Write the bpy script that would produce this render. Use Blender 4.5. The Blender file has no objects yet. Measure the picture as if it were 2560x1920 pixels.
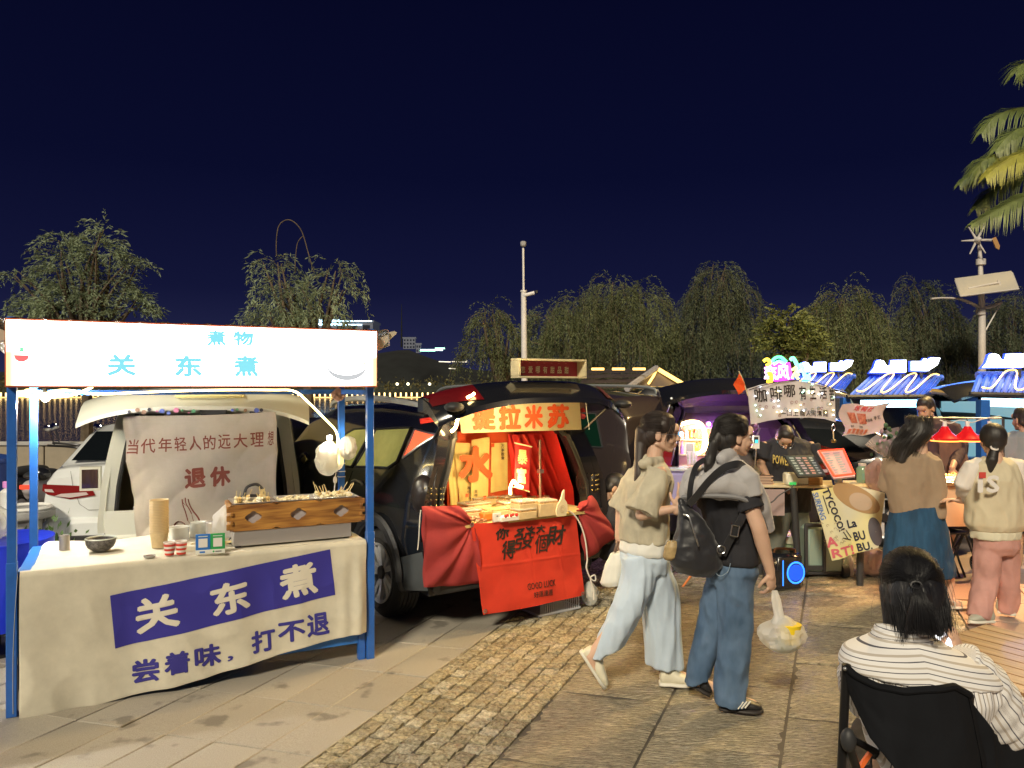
import bpy,bmesh,math,random
import numpy as np
from mathutils import Vector,Matrix,noise as mnoise
SC=bpy.context.scene
COL=SC.collection
PI=math.pi
FPX,HY,CX,EYE=1923.0,966.0,1280.0,1.8
# ------------------------------------------------------------------ camera
cam_d=bpy.data.cameras.new('camera')
cam_d.sensor_width=36.0
cam_d.lens=36.0*FPX/2560.0
cam_d.shift_y=(HY-960.0)/2560.0
cam_d.clip_start=0.05
cam_d.clip_end=3000
cam=bpy.data.objects.new('camera',cam_d)
cam.location=(0,0,EYE)
cam.rotation_euler=(PI/2,0,0)
COL.objects.link(cam)
SC.camera=cam
# ------------------------------------------------------------------ night sky
world=bpy.data.worlds.new('World')
SC.world=world
world.use_nodes=True
nt=world.node_tree
nt.nodes.clear()
wo=nt.nodes.new('ShaderNodeOutputWorld')
bg=nt.nodes.new('ShaderNodeBackground')
bg.inputs[1].default_value=1.0
tc=nt.nodes.new('ShaderNodeTexCoord')
sx=nt.nodes.new('ShaderNodeSeparateXYZ')
rp=nt.nodes.new('ShaderNodeValToRGB')
el=rp.color_ramp.elements
el[0].position=0.0;el[0].color=(0.0120,0.0134,0.042,1)
el[1].position=1.0;el[1].color=(0.0007,0.0010,0.0078,1)
e=el.new(0.12);e.color=(0.0037,0.0045,0.0215,1)
e=el.new(0.26);e.color=(0.0016,0.0022,0.0137,1)
e=el.new(0.45);e.color=(0.0010,0.0014,0.0100,1)
nt.links.new(tc.outputs['Generated'],sx.inputs[0])
nt.links.new(sx.outputs[2],rp.inputs[0])
nt.links.new(rp.outputs[0],bg.inputs[0])
sky=nt.nodes.new('ShaderNodeTexSky')
try:
 sky.sky_type='NISHITA'
 sky.sun_disc=False
 sky.sun_elevation=math.radians(-5)
 sky.sun_rotation=math.radians(180)
except Exception:
 pass
bg2=nt.nodes.new('ShaderNodeBackground')
bg2.inputs[1].default_value=0.05
nt.links.new(sky.outputs[0],bg2.inputs[0])
adds=nt.nodes.new('ShaderNodeAddShader')
nt.links.new(bg.outputs[0],adds.inputs[0])
nt.links.new(bg2.outputs[0],adds.inputs[1])
nt.links.new(adds.outputs[0],wo.inputs[0])
sd=bpy.data.lights.new('plaza_floodlight','SUN')
sd.energy=2.0
sd.color=(1.0,0.88,0.66)
sd.angle=math.radians(9)
so=bpy.data.objects.new('plaza_floodlight',sd)
so.rotation_euler=Vector((0.28,0.80,-0.62)).to_track_quat('-Z','Y').to_euler()
COL.objects.link(so)
SC.view_settings.view_transform='Standard'
SC.view_settings.look='None'
SC.view_settings.exposure=0.78
SC.view_settings.gamma=1
SC.view_settings.use_curve_mapping=False
SC.render.engine='CYCLES'
SC.cycles.use_denoising=True
SC.cycles.max_bounces=6
SC.cycles.transparent_max_bounces=12
SC.cycles.sample_clamp_indirect=4.0
try:
 SC.cycles.use_light_tree=True
except Exception:
 pass
 # ------------------------------------------------------------------ pixel -> place
def P(px,py,Y):
 """point of the place seen at a pixel of the photograph, Y metres ahead"""
 return Vector(((px-CX)/FPX*Y,Y,EYE-(py-HY)/FPX*Y))
def T(px,py,z=0.0):
 """point at height z seen at a pixel"""
 Y=FPX*(EYE-z)/(py-HY)
 return Vector(((px-CX)/FPX*Y,Y,z))
class Frame:
 def __init__(s,loc,yaw=0.0):
  s.m=Matrix.Translation(Vector(loc))@Matrix.Rotation(yaw,4,'Z');s.i=s.m.inverted()
  s.loc=Vector(loc);s.yaw=yaw
 def hit(s,px,py,axis,val):
  o=s.i@Vector((0,0,EYE));d=s.i.to_3x3()@Vector(((px-CX)/FPX,1,-(py-HY)/FPX))
  k='xyz'.index(axis);t=(val-o[k])/d[k]
  return o+d*t
 def w(s,p):return s.m@Vector(p)
 def l(s,p):return s.i@Vector(p)
 # ------------------------------------------------------------------ materials
MC={}
def mat(name,col=(.5,.5,.5),rough=.6,metal=0.,emit=None,es=0.,var=0.,vs=6.,bump=0.,bs=40.,bdist=.004,alpha=1.,trans=0.,coat=0.,stretch=(1,1,1),col2=None,detail=4.,spec=.5,sheen=0.,sss=0.,thin=0.):
 if name in MC:return MC[name]
 m=bpy.data.materials.new(name);m.use_nodes=True
 n=m.node_tree.nodes;L=m.node_tree.links;b=n['Principled BSDF']
 c=tuple(col)+(1,)
 b.inputs['Base Color'].default_value=c
 b.inputs['Roughness'].default_value=rough
 b.inputs['Metallic'].default_value=metal
 b.inputs['Alpha'].default_value=alpha
 b.inputs['Transmission Weight'].default_value=trans
 b.inputs['Coat Weight'].default_value=coat
 b.inputs['Coat Roughness'].default_value=.05
 b.inputs['Specular IOR Level'].default_value=spec
 b.inputs['Sheen Weight'].default_value=sheen
 if sss:
  b.inputs['Subsurface Weight'].default_value=sss;b.inputs['Subsurface Radius'].default_value=(.012,.005,.003)
  b.inputs['Subsurface Scale'].default_value=1.
 if emit is not None:
  b.inputs['Emission Color'].default_value=tuple(emit)+(1,);b.inputs['Emission Strength'].default_value=es
 if var or bump:
  t=n.new('ShaderNodeTexCoord');mp=n.new('ShaderNodeMapping');mp.inputs['Scale'].default_value=stretch
  L.new(t.outputs['Object'],mp.inputs[0])
 if var:
  nz=n.new('ShaderNodeTexNoise');nz.inputs['Scale'].default_value=vs;nz.inputs['Detail'].default_value=detail
  nz.inputs['Roughness'].default_value=.65
  L.new(mp.outputs[0],nz.inputs[0])
  mx=n.new('ShaderNodeMix');mx.data_type='RGBA'
  c2=col2 if col2 else tuple(max(0,x*(1-var))for x in col)
  c1=col if col2 else tuple(min(1,x*(1+var*.6))for x in col)
  mr=n.new('ShaderNodeMapRange');mr.inputs[1].default_value=.34;mr.inputs[2].default_value=.66
  L.new(nz.outputs[0],mr.inputs[0]);L.new(mr.outputs[0],mx.inputs[0])
  mx.inputs[6].default_value=tuple(c1)+(1,);mx.inputs[7].default_value=tuple(c2)+(1,)
  L.new(mx.outputs[2],b.inputs['Base Color'])
 if bump:
  nb=n.new('ShaderNodeTexNoise');nb.inputs['Scale'].default_value=bs;nb.inputs['Detail'].default_value=5.
  L.new(mp.outputs[0],nb.inputs[0])
  bu=n.new('ShaderNodeBump');bu.inputs['Strength'].default_value=bump;bu.inputs['Distance'].default_value=bdist
  L.new(nb.outputs[0],bu.inputs['Height']);L.new(bu.outputs[0],b.inputs['Normal'])
 if thin:
  tl=n.new('ShaderNodeBsdfTranslucent');tl.inputs[0].default_value=c
  mxs=n.new('ShaderNodeMixShader');mxs.inputs[0].default_value=thin
  out=n['Material Output']
  L.new(b.outputs[0],mxs.inputs[1]);L.new(tl.outputs[0],mxs.inputs[2]);L.new(mxs.outputs[0],out.inputs[0])
 MC[name]=m
 return m
def glow(name,col,s):
 return mat(name,col=tuple(x*.8 for x in col),rough=.5,emit=col,es=s)
 # ------------------------------------------------------------------ mesh builder
def basis(d):
 d=Vector(d).normalized()
 a=Vector((0,0,1))if abs(d.z)<.95 else Vector((1,0,0))
 u=d.cross(a).normalized();return u,d.cross(u).normalized()
class MB:
 def __init__(s):s.v=[];s.f=[]
 def add(s,v,f):
  n=len(s.v);s.v+=[tuple(p)for p in v];s.f+=[tuple(i+n for i in q)for q in f];return s
 def box(s,c,d,rot=None,ch=0.):
  """box with centre c, size d, chamfer ch, rot = Matrix"""
  c=Vector(c);hx,hy,hz=d[0]/2,d[1]/2,d[2]/2
  if ch<=0 or ch>min(hx,hy,hz)*.9:
   vs=[Vector((x,y,z))for x in(-hx,hx)for y in(-hy,hy)for z in(-hz,hz)]
   fs=[(0,1,3,2),(4,6,7,5),(0,4,5,1),(2,3,7,6),(0,2,6,4),(1,5,7,3)]
  else :
   vs=[];idx={}
   for sx_ in(-1,1):
    for sy_ in(-1,1):
     for sz_ in(-1,1):
      for ax in range(3):
       q=[sx_*hx,sy_*hy,sz_*hz];sg=(sx_,sy_,sz_)
       for k in range(3):
        if k!=ax:q[k]-=sg[k]*ch
       idx[(sx_,sy_,sz_,ax)]=len(vs);vs.append(Vector(q))
   fs=[]
   for ax in range(3):
    o=[k for k in range(3)if k!=ax]
    for sg in(-1,1):
     q=[]
     for a,b in((-1,-1),(1,-1),(1,1),(-1,1)):
      k3=[0,0,0];k3[ax]=sg;k3[o[0]]=a;k3[o[1]]=b;q.append(idx[tuple(k3)+(ax,)])
     fs.append(tuple(q))
    for a in(-1,1):
     for b in(-1,1):
      q=[]
      for sg,fx in((-1,o[0]),(1,o[0]),(1,o[1]),(-1,o[1])):
       k3=[0,0,0];k3[ax]=sg;k3[o[0]]=a;k3[o[1]]=b;q.append(idx[tuple(k3)+(fx,)])
      fs.append(tuple(q))
   for a in(-1,1):
    for b in(-1,1):
     for c_ in(-1,1):fs.append(tuple(idx[(a,b,c_,ax)]for ax in range(3)))
  if rot is not None:vs=[rot@v for v in vs]
  return s.add([v+c for v in vs],fs)
 def tube(s,pts,r,n=8,caps=True,flat=None):
  pts=[Vector(p)for p in pts];rs=r if isinstance(r,(list,tuple))else[r]*len(pts)
  k0=len(s.v);u=None;N=len(pts)
  for i,p in enumerate(pts):
   d=(pts[min(i+1,N-1)]-pts[max(i-1,0)])
   if d.length<1e-9:d=Vector((0,0,1))
   d.normalize()
   if u is None:u,w=basis(d)
   else :
    u=(u-d*u.dot(d));
    if u.length<1e-6:u,w=basis(d)
    u.normalize();w=d.cross(u)
   for j in range(n):
    a=2*PI*j/n;s.v.append(tuple(p+(u*math.cos(a)+w*math.sin(a)*(flat or 1))*rs[i]))
  for i in range(N-1):
   for j in range(n):
    a=k0+i*n+j;b=k0+i*n+(j+1)%n;s.f.append((a,b,b+n,a+n))
  if caps:s.f.append(tuple(k0+j for j in range(n))[::-1]);s.f.append(tuple(k0+(N-1)*n+j for j in range(n)))
  return s
 def lathe(s,prof,c=(0,0,0),n=24,rot=None,a0=0.,a1=2*PI,caps=False):
  c=Vector(c);k0=len(s.v);full=abs(a1-a0-2*PI)<1e-6;m=n if full else n+1
  for r,z in prof:
   for j in range(m):
    a=a0+(a1-a0)*j/n;v=Vector((r*math.cos(a),r*math.sin(a),z))
    if rot is not None:v=rot@v
    s.v.append(tuple(v+c))
  for i in range(len(prof)-1):
   for j in range(n if full else m-1):
    a=k0+i*m+j;b=k0+i*m+(j+1)%m;s.f.append((a,b,b+m,a+m))
  if caps:
   s.f.append(tuple(k0+j for j in range(m))[::-1]);s.f.append(tuple(k0+(len(prof)-1)*m+j for j in range(m)))
  return s
 def grid(s,fn,nu,nv,skip=None):
  k0=len(s.v)
  for i in range(nu+1):
   for j in range(nv+1):s.v.append(tuple(fn(i/nu,j/nv)))
  for i in range(nu):
   for j in range(nv):
    if skip and skip(i,j):continue
    a=k0+i*(nv+1)+j;s.f.append((a,a+nv+1,a+nv+2,a+1))
  return s
 def sheet(s,fn,nu,nv,th,nrm):
  """closed thin cloth: fn surface, thickness th along nrm"""
  nrm=Vector(nrm)*th;k0=len(s.v);W_=(nu+1)*(nv+1)
  pts=[Vector(fn(i/nu,j/nv))for i in range(nu+1)for j in range(nv+1)]
  s.v+=[tuple(p)for p in pts]+[tuple(p+nrm)for p in pts]
  ix=lambda i,j:k0+i*(nv+1)+j
  for i in range(nu):
   for j in range(nv):
    a,b,c,d=ix(i,j),ix(i+1,j),ix(i+1,j+1),ix(i,j+1)
    s.f.append((a,b,c,d));s.f.append((d+W_,c+W_,b+W_,a+W_))
  for i in range(nu):
   for j in(0,nv):a,b=ix(i,j),ix(i+1,j);s.f.append((a,a+W_,b+W_,b)if j==0 else(a,b,b+W_,a+W_))
  for j in range(nv):
   for i in(0,nu):a,b=ix(i,j),ix(i,j+1);s.f.append((a,b,b+W_,a+W_)if i==0 else(a,a+W_,b+W_,b))
  return s
 def prism(s,poly,o,u,v,th):
  """polygon (2d list) in plane o,u,v extruded by vector th"""
  o,u,v,th=Vector(o),Vector(u),Vector(v),Vector(th);n=len(poly)
  a=[o+u*p[0]+v*p[1]for p in poly]
  return s.add(a+[p+th for p in a],[tuple(range(n)),tuple(range(2*n-1,n-1,-1))]+[(i,i+n,(i+1)%n+n,(i+1)%n)for i in range(n)])
 def ball(s,c,r,nu=12,nv=8,rot=None):
  rr=(r,r,r)if not hasattr(r,'__len__')else r;c=Vector(c)
  k0=len(s.v)
  for i in range(1,nv):
   t=PI*i/nv
   for j in range(nu):
    a=2*PI*j/nu;v=Vector((rr[0]*math.sin(t)*math.cos(a),rr[1]*math.sin(t)*math.sin(a),rr[2]*math.cos(t)))
    if rot is not None:v=rot@v
    s.v.append(tuple(v+c))
  t=Vector((0,0,rr[2]));b=Vector((0,0,-rr[2]))
  if rot is not None:t=rot@t;b=rot@b
  s.v.append(tuple(c+t));s.v.append(tuple(c+b));it=len(s.v)-2
  for i in range(nv-2):
   for j in range(nu):
    a=k0+i*nu+j;q=k0+i*nu+(j+1)%nu;s.f.append((a,a+nu,q+nu,q))
  for j in range(nu):
   s.f.append((it,k0+j,k0+(j+1)%nu));e_=k0+(nv-2)*nu;s.f.append((it+1,e_+(j+1)%nu,e_+j))
  return s
 def build(s,name,m,parent=None,ang=40,off=None):
  me=bpy.data.meshes.new(name)
  vs=s.v
  if off is not None:vs=[(p[0]-off[0],p[1]-off[1],p[2]-off[2])for p in vs]
  me.from_pydata(vs,[],s.f);me.update()
  bm=bmesh.new();bm.from_mesh(me);bmesh.ops.recalc_face_normals(bm,faces=bm.faces);bm.to_mesh(me);bm.free()
  return link(name,me,m,parent,ang)
def link(name,me,m,parent=None,ang=40):
 ms=m if isinstance(m,(list,tuple))else[m]
 for x in ms:
  if x is not None:me.materials.append(x)
 if ang is not None:
  me.shade_smooth()
  if ang<180:
   try:me.set_sharp_from_angle(angle=math.radians(ang))
   except Exception:pass
 o=bpy.data.objects.new(name,me);COL.objects.link(o)
 if parent is not None:o.parent=parent
 return o
def thing(name,label,cat,loc=(0,0,0),yaw=0.,group=None):
 o=bpy.data.objects.new(name,None);COL.objects.link(o)
 o.empty_display_size=.2;o.location=loc;o.rotation_euler=(0,0,yaw)
 return tag(o,label,cat,group)
def tag(o,label=None,cat=None,group=None,kind=None):
 if label:o['label']=label
 if cat:o['category']=cat
 if group:o['group']=group
 if kind:o['kind']=kind
 return o
def copy_tree(o,parent=None):
 c=o.copy();COL.objects.link(c)
 if parent is not None:c.parent=parent
 for ch in list(o.children):copy_tree(ch,c)
 return c
def setting(o):o['kind']='structure';return o
def R3(ax,a):return Matrix.Rotation(a,3,ax)
def lerp(a,b,t):return a+(b-a)*t
def interp(x,xs,ys):
 return float(np.interp(x,xs,ys))
def smooth_path(pts,n=8):
 """Catmull-Rom through the points"""
 pts=[Vector(p)for p in pts];out=[]
 for i in range(len(pts)-1):
  p0=pts[max(i-1,0)];p1=pts[i];p2=pts[i+1];p3=pts[min(i+2,len(pts)-1)]
  for k in range(n):
   t=k/n;t2,t3=t*t,t*t*t
   out.append(.5*((2*p1)+(p2-p0)*t+(2*p0-5*p1+4*p2-p3)*t2+(3*p1-p0-3*p2+p3)*t3))
 out.append(pts[-1]);return out
 # ------------------------------------------------------------------ writing
_TX={}
def text_geo(body,shear=0.,fine=False):
 k=(body,shear,fine)
 if k in _TX:return _TX[k]
 c=bpy.data.curves.new('lettering','FONT');c.body=body;c.shear=shear;c.resolution_u=2
 o=bpy.data.objects.new('lettering',c);COL.objects.link(o)
 dg=bpy.context.evaluated_depsgraph_get();me=o.evaluated_get(dg).to_mesh()
 v=[(p.co.x,p.co.y)for p in me.vertices];f=[tuple(q.vertices)for q in me.polygons]
 o.evaluated_get(dg).to_mesh_clear();bpy.data.objects.remove(o);bpy.data.curves.remove(c)
 if not v:v=[(0,0),(1,0),(1,1)];f=[(0,1,2)]
 a=np.array(v);lo=a.min(0);hi=a.max(0);a=(a-lo)/np.maximum(hi-lo,1e-6)
 if fine:
  bm=bmesh.new();vs=[bm.verts.new((x,y,0))for x,y in a]
  for q in f:
   try:bm.faces.new([vs[i]for i in q])
   except ValueError:pass
  for _ in range(3):
   ee=[e_ for e_ in bm.edges if e_.calc_length()>.13]
   if not ee:break
   bmesh.ops.subdivide_edges(bm,edges=ee,cuts=1);bmesh.ops.triangulate(bm,faces=bm.faces[:])
  bm.verts.index_update();a=np.array([(v_.co.x,v_.co.y)for v_ in bm.verts]);f=[tuple(v_.index for v_ in q.verts)for q in bm.faces];bm.free()
 _TX[k]=(a,f,(hi-lo));return _TX[k]
def write(mb,body,quad,bold=0.,shear=0.,fn=None,off=(0,0,0),lift=.00009):
 """quad = bottom left, bottom right, top right, top left (local points, or (s,t) when fn maps them);
    bold = pen widening as a share of the letter height: shifted copies, each a hair in front of the last"""
 a,f,dm=text_geo(body,shear,fn is not None);q=[Vector(p)for p in quad];o_=Vector(off)
 asp=dm[1]/max(dm[0],1e-6)
 nrm=Vector((0,-1,0))if fn else(q[1]-q[0]).cross(q[3]-q[0]).normalized()
 if not fn and nrm.dot(Vector((0,-1,0)))<0:nrm=-nrm
 sh=[(0,0)]if bold<=0 else[(math.cos(k*PI/3+.3)*bold,math.sin(k*PI/3+.3)*bold)for k in range(6)]+[(0,0)]
 if bold>.028:sh+=[(math.cos(k*PI/3+.8)*bold*.5,math.sin(k*PI/3+.8)*bold*.5)for k in range(6)]
 for i,(dx,dy)in enumerate(sh):
  out=[]
  for x,y in a:
   x=x*(1-2*bold*asp)+bold*asp+dx*asp;y=y*(1-2*bold)+bold+dy
   p=(q[0]*(1-x)+q[1]*x)*(1-y)+(q[3]*(1-x)+q[2]*x)*y
   if fn:p=Vector(fn(p[0],p[1]))
   out.append(p+o_+nrm*lift*i)
  mb.add(out,f)
 return mb
def letters(parent,m,items,bold=0.,fn=None,off=(0,0,0),name='character',shear=0.):
 """each written character is a part of its own"""
 for body,quad in items:build_flat(write(MB(),body,quad,bold,shear,fn,off),name,m,parent)
def build_flat(mb,name,m,parent,off=None):
 me=bpy.data.meshes.new(name);vs=mb.v
 if off is not None:vs=[(p[0]-off[0],p[1]-off[1],p[2]-off[2])for p in vs]
 me.from_pydata(vs,[],mb.f);me.update();return link(name,me,m,parent,None)
rng=random.Random(7)
# ------------------------------------------------------------------ ground, paving
UA=Vector((.388,.922,0));VA=Vector((.96,-.28,0));O0=Vector((-.99,3.647,0))
def AB(a,b,z=0.):return O0+UA*a+VA*b+Vector((0,0,z))
m_ground=mat('joint_sand',(.085,.072,.055),.9,var=.4,vs=3)
m=MB();m.v=[(-60,-20,-.016),(80,-20,-.016),(80,20.6,-.016),(-60,20.6,-.016)];m.f=[(0,1,2,3)]
ground=setting(m.build('ground',m_ground,ang=None))
def random_tint(name,cols,rough,bump,bs,stretch=(1,1,1),bdist=.01,stain=None,spec=.5,grain_glint=(190,.72,1.15)):
 mt=mat(name,cols[0],rough,spec=spec)
 n=mt.node_tree.nodes;L=mt.node_tree.links;b=n['Principled BSDF']
 oi=n.new('ShaderNodeObjectInfo');ge=n.new('ShaderNodeNewGeometry');r=n.new('ShaderNodeValToRGB')
 r.color_ramp.elements[0].color=tuple(cols[0])+(1,);r.color_ramp.elements[1].color=tuple(cols[-1])+(1,)
 for i,c in enumerate(cols[1:-1]):
  e_=r.color_ramp.elements.new((i+1)/(len(cols)-1));e_.color=tuple(c)+(1,)
 ad=n.new('ShaderNodeMath');ad.operation='ADD';fr=n.new('ShaderNodeMath');fr.operation='FRACT'
 L.new(oi.outputs['Random'],ad.inputs[0]);L.new(ge.outputs['Random Per Island'],ad.inputs[1]);L.new(ad.outputs[0],fr.inputs[0]);L.new(fr.outputs[0],r.inputs[0])
 nz=n.new('ShaderNodeTexNoise');nz.inputs['Scale'].default_value=grain_glint[0];nz.inputs['Detail'].default_value=5;nz.inputs['Roughness'].default_value=.7
 mp=n.new('ShaderNodeMapping');mp.inputs['Scale'].default_value=stretch;L.new(ge.outputs['Position'],mp.inputs[0]);L.new(mp.outputs[0],nz.inputs[0])
 mx=n.new('ShaderNodeMix');mx.data_type='RGBA';mx.blend_type='MULTIPLY';mx.inputs[0].default_value=1.
 r2_=n.new('ShaderNodeMapRange');r2_.inputs[1].default_value=.35;r2_.inputs[2].default_value=.65;r2_.inputs[3].default_value=grain_glint[1];r2_.inputs[4].default_value=grain_glint[2]
 L.new(nz.outputs[0],r2_.inputs[0]);L.new(r.outputs[0],mx.inputs[6]);L.new(r2_.outputs[0],mx.inputs[7])
 last=mx.outputs[2]
 if stain:
  ns=n.new('ShaderNodeTexNoise');ns.inputs['Scale'].default_value=stain[0];ns.inputs['Detail'].default_value=3
  L.new(ge.outputs['Position'],ns.inputs[0])
  mr=n.new('ShaderNodeMapRange');mr.inputs[1].default_value=stain[1];mr.inputs[2].default_value=stain[1]+.07;mr.inputs[3].default_value=0;mr.inputs[4].default_value=stain[2]
  L.new(ns.outputs[0],mr.inputs[0]);m2=n.new('ShaderNodeMix');m2.data_type='RGBA'
  L.new(mr.outputs[0],m2.inputs[0]);L.new(last,m2.inputs[6]);m2.inputs[7].default_value=(.035,.03,.026,1);last=m2.outputs[2]
 L.new(last,b.inputs['Base Color'])
 nb=n.new('ShaderNodeTexNoise');nb.inputs['Scale'].default_value=bs;nb.inputs['Detail'].default_value=6;nb.inputs['Roughness'].default_value=.6
 L.new(mp.outputs[0],nb.inputs[0])
 bu=n.new('ShaderNodeBump');bu.inputs['Strength'].default_value=bump;bu.inputs['Distance'].default_value=bdist
 L.new(nb.outputs[0],bu.inputs['Height']);L.new(bu.outputs[0],b.inputs['Normal'])
 return mt
m_paver=random_tint('flamed_granite',[(.36,.33,.28),(.41,.375,.32),(.33,.30,.25)],.5,.25,260,bdist=.002,stain=(4.2,.61,.5))
m_sett=random_tint('split_granite',[(.30,.25,.155),(.38,.33,.21),(.24,.20,.125),(.43,.39,.29)],.17,1.,34,bdist=.022,spec=1.,grain_glint=(45,.60,1.45))  # bright speckle in the colour also stands for gold glints on the setts
m_slab=random_tint('rough_granite',[(.27,.235,.155),(.31,.27,.185),(.245,.21,.14)],.18,1.,26,stretch=(.6,2.8,1),bdist=.030,spec=1.,grain_glint=(34,.50,1.65))  # streaked speckle paints glints into the slab colour, on top of stone grain
m_tile=random_tint('rosy_granite',[(.36,.28,.24),(.40,.31,.26),(.33,.25,.21)],.33,.2,200,bdist=.002)
def vis(p):
 return p.y>1.2 and abs(p.x/p.y)<.72 and p.y>EYE*FPX/975
def lay(holder,cells,meshes,mt,name):
 """nearest 300 in view as single stones, the others joined"""
 cells=sorted(cells,key=lambda c:(not vis(c[0]),c[0].y));rest=MB()
 for i,(p,r,sc,k)in enumerate(cells):
  if i<290 and vis(p):
   o=bpy.data.objects.new(name,meshes[k]);COL.objects.link(o);o.parent=holder
   o.location=p;o.rotation_euler=(rng.uniform(-.012,.012),rng.uniform(-.012,.012),r);o.scale=sc
  else :
   M_=Matrix.Translation(p)@Matrix.Rotation(r,4,'Z')@Matrix.Diagonal((sc[0],sc[1],sc[2],1))
   me=meshes[k];rest.add([M_@v.co for v in me.vertices],[tuple(q.vertices)for q in me.polygons])
 if rest.v:
  o=rest.build(name+'_field',mt,holder,None);o['kind']='stuff'
def skew_block(la,lb,th,ch,mt,name,top=None,na=1,nb=1):
 m=MB();U=UA*la;V=VA*lb
 if top is None:
  def ring(i,z):return[U*sa*(.5-i/la)+V*sb*(.5-i/lb)+Vector((0,0,z))for sa,sb in((-1,-1),(-1,1),(1,1),(1,-1))]
  v=ring(ch,0)+ring(0,-ch)+ring(0,-th)
  m.add(v,[(0,1,2,3)]+[(i+k*4,i+k*4+4,(i+1)%4+k*4+4,(i+1)%4+k*4)for k in(0,1)for i in range(4)])
 else :
  m.grid(lambda s,t:U*(s-.5)+V*(t-.5)+Vector((0,0,top(s,t))),na,nb)
  n1=nb+1;b0=[i for i in range(n1)]+[i*n1+nb for i in range(1,na+1)]+[na*n1+nb-i for i in range(1,n1)]+[(na-i)*n1 for i in range(1,na)]
  k=len(m.v);m.v+=[(m.v[i][0],m.v[i][1],-th)for i in b0];N=len(b0)
  m.f+=[(b0[i],b0[(i+1)%N],k+(i+1)%N,k+i)for i in range(N)]
 me=bpy.data.meshes.new(name);me.from_pydata(m.v,[],m.f)
 bm=bmesh.new();bm.from_mesh(me);bmesh.ops.recalc_face_normals(bm,faces=bm.faces);bm.to_mesh(me);bm.free()
 me.materials.append(mt)
 me.shade_flat()
 return me
def strip(name,b0,b1,a0,a1,z=-.012):
 m=MB();m.v=[tuple(AB(a,b,z))for a,b in((a0,b0),(a0,b1),(a1,b1),(a1,b0))];m.f=[(0,1,2,3)]
 return setting(m.build(name,m_ground,ang=None))
pav=strip('pavement',-9,-.004,-1.5,14)
pm=[skew_block(.549,.285,.012,.0035,m_paver,'paver')]
cells=[]
for i in range(-3,24):
 for j in range(31):
  cells.append((AB(.651+.555*(i-.5),-.295+.004-.291*(j-.5),rng.uniform(-.001,.0015)),0,(1,1,1),0))
lay(pav,cells,pm,m_paver,'paver')
def sett_mesh(seed,la,lb,na=4,nb=4,amp=.011):
 r=random.Random(seed);off=Vector((r.uniform(0,99),r.uniform(0,99),0))
 def top(s,t):
  e_=min(s,1-s,t,1-t);dz=(mnoise.noise(Vector((s*2.6,t*2.6,0))+off)*amp+mnoise.noise(Vector((s*7,t*7,3))+off)*amp*.5)
  return dz-(.005 if e_<.01 else 0)+.001
 return skew_block(la,lb,.03,0,m_sett,'sett',top,na,nb)
sm=[sett_mesh(k,.094,.094)for k in range(9)]
for nm,b0,nn in(('sett_band',0.,8),('sett_band',2.74,5)):
 st=strip(nm,b0+.001,b0+nn*.102-.001,-1.5,15,-.02+.006)
 cells=[]
 for i in range(150 if b0==0 else 100):
  for j in range(nn):
   a=-1.1+i*.101+rng.uniform(-.008,.008)+.02*math.sin(j*2.1)
   cells.append((AB(a,b0+.051+j*.102+rng.uniform(-.004,.004),rng.uniform(-.005,.003)),rng.uniform(-.05,.05)+(PI if rng.random()<.5 else 0),(rng.uniform(.93,1.03),rng.uniform(.93,1.02),1),rng.randrange(9)))
 lay(st,cells,sm,m_sett,'sett')
def slab_top(seed):
 off=Vector((seed*7.3,seed*3.1,0))
 return lambda s,t:mnoise.noise(Vector((s*9,t*2.2,0))+off)*.008+mnoise.noise(Vector((s*26,t*6,5))+off)*.007-(.008 if min(s,1-s,t,1-t)<.001 else 0)
slm=[skew_block(.885,.625,.03,0,m_slab,'stone_slab',slab_top(k),26,14)for k in range(4)]
sl=strip('slab_band',.82,2.735,-1.5,15)
cells=[(AB(-1.+i*.9+(j%2)*.4,.815+.32+j*.64,rng.uniform(-.002,.002)),PI*(i%2),(1,1,1),(i*3+j)%4)for i in range(18)for j in range(3)]
lay(sl,cells,slm,m_slab,'stone_slab')
ti=strip('tiled_plaza',3.26,16,-4,20)
tm=[skew_block(.592,.592,.012,.003,m_tile,'tile')]
cells=[(AB(-4+i*.6,3.26+.3+j*.6,rng.uniform(-.001,.001)),0,(1,1,1),0)for i in range(40)for j in range(20)]
lay(ti,cells,tm,m_tile,'tile')
# ------------------------------------------------------------------ lake, far shore, hills
m_water=mat('lake_water',(.004,.006,.012),.12,bump=.35,bs=1.2,bdist=.15,spec=.5)
m=MB();m.v=[(-900,20.6,-2),(900,20.6,-2),(900,1500,-2),(-900,1500,-2)];m.f=[(0,1,2,3)]
setting(m.build('lake',m_water,ang=None))
m=MB();m.v=[(-60,20.6,-.016),(80,20.6,-.016),(80,20.6,-2.1),(-60,20.6,-2.1)];m.f=[(0,1,2,3)]
setting(m.build('quay_edge',mat('quay_stone',(.2,.18,.15),.8),ang=None))
m_far=mat('night_hill',(.010,.012,.012),.95,var=.5,vs=.05)
def ridge(name,Y,pts,dep,mt):
 m=MB();xs=[p[0]for p in pts];ys=[p[1]for p in pts];n=120
 def f(s,t):
  px=lerp(xs[0],xs[-1],s);z=P(px,interp(px,xs,ys)+2.5*mnoise.noise(Vector((px*.05,0,Y))),Y).z
  return Vector(((px-CX)/FPX*Y*(1+.2*t),Y+dep*t,lerp(-2.5,z,math.sin(t*PI/2)**.6)if t<.999 else z))
 m.grid(f,n,8);o=m.build(name,mt,ang=60);return setting(o)
ridge('hill',520,[(-400,930),(300,915),(700,905),(900,872),(1010,852),(1090,888),(1180,915),(1300,925),(1800,935),(3000,925)],120,m_far)
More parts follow.
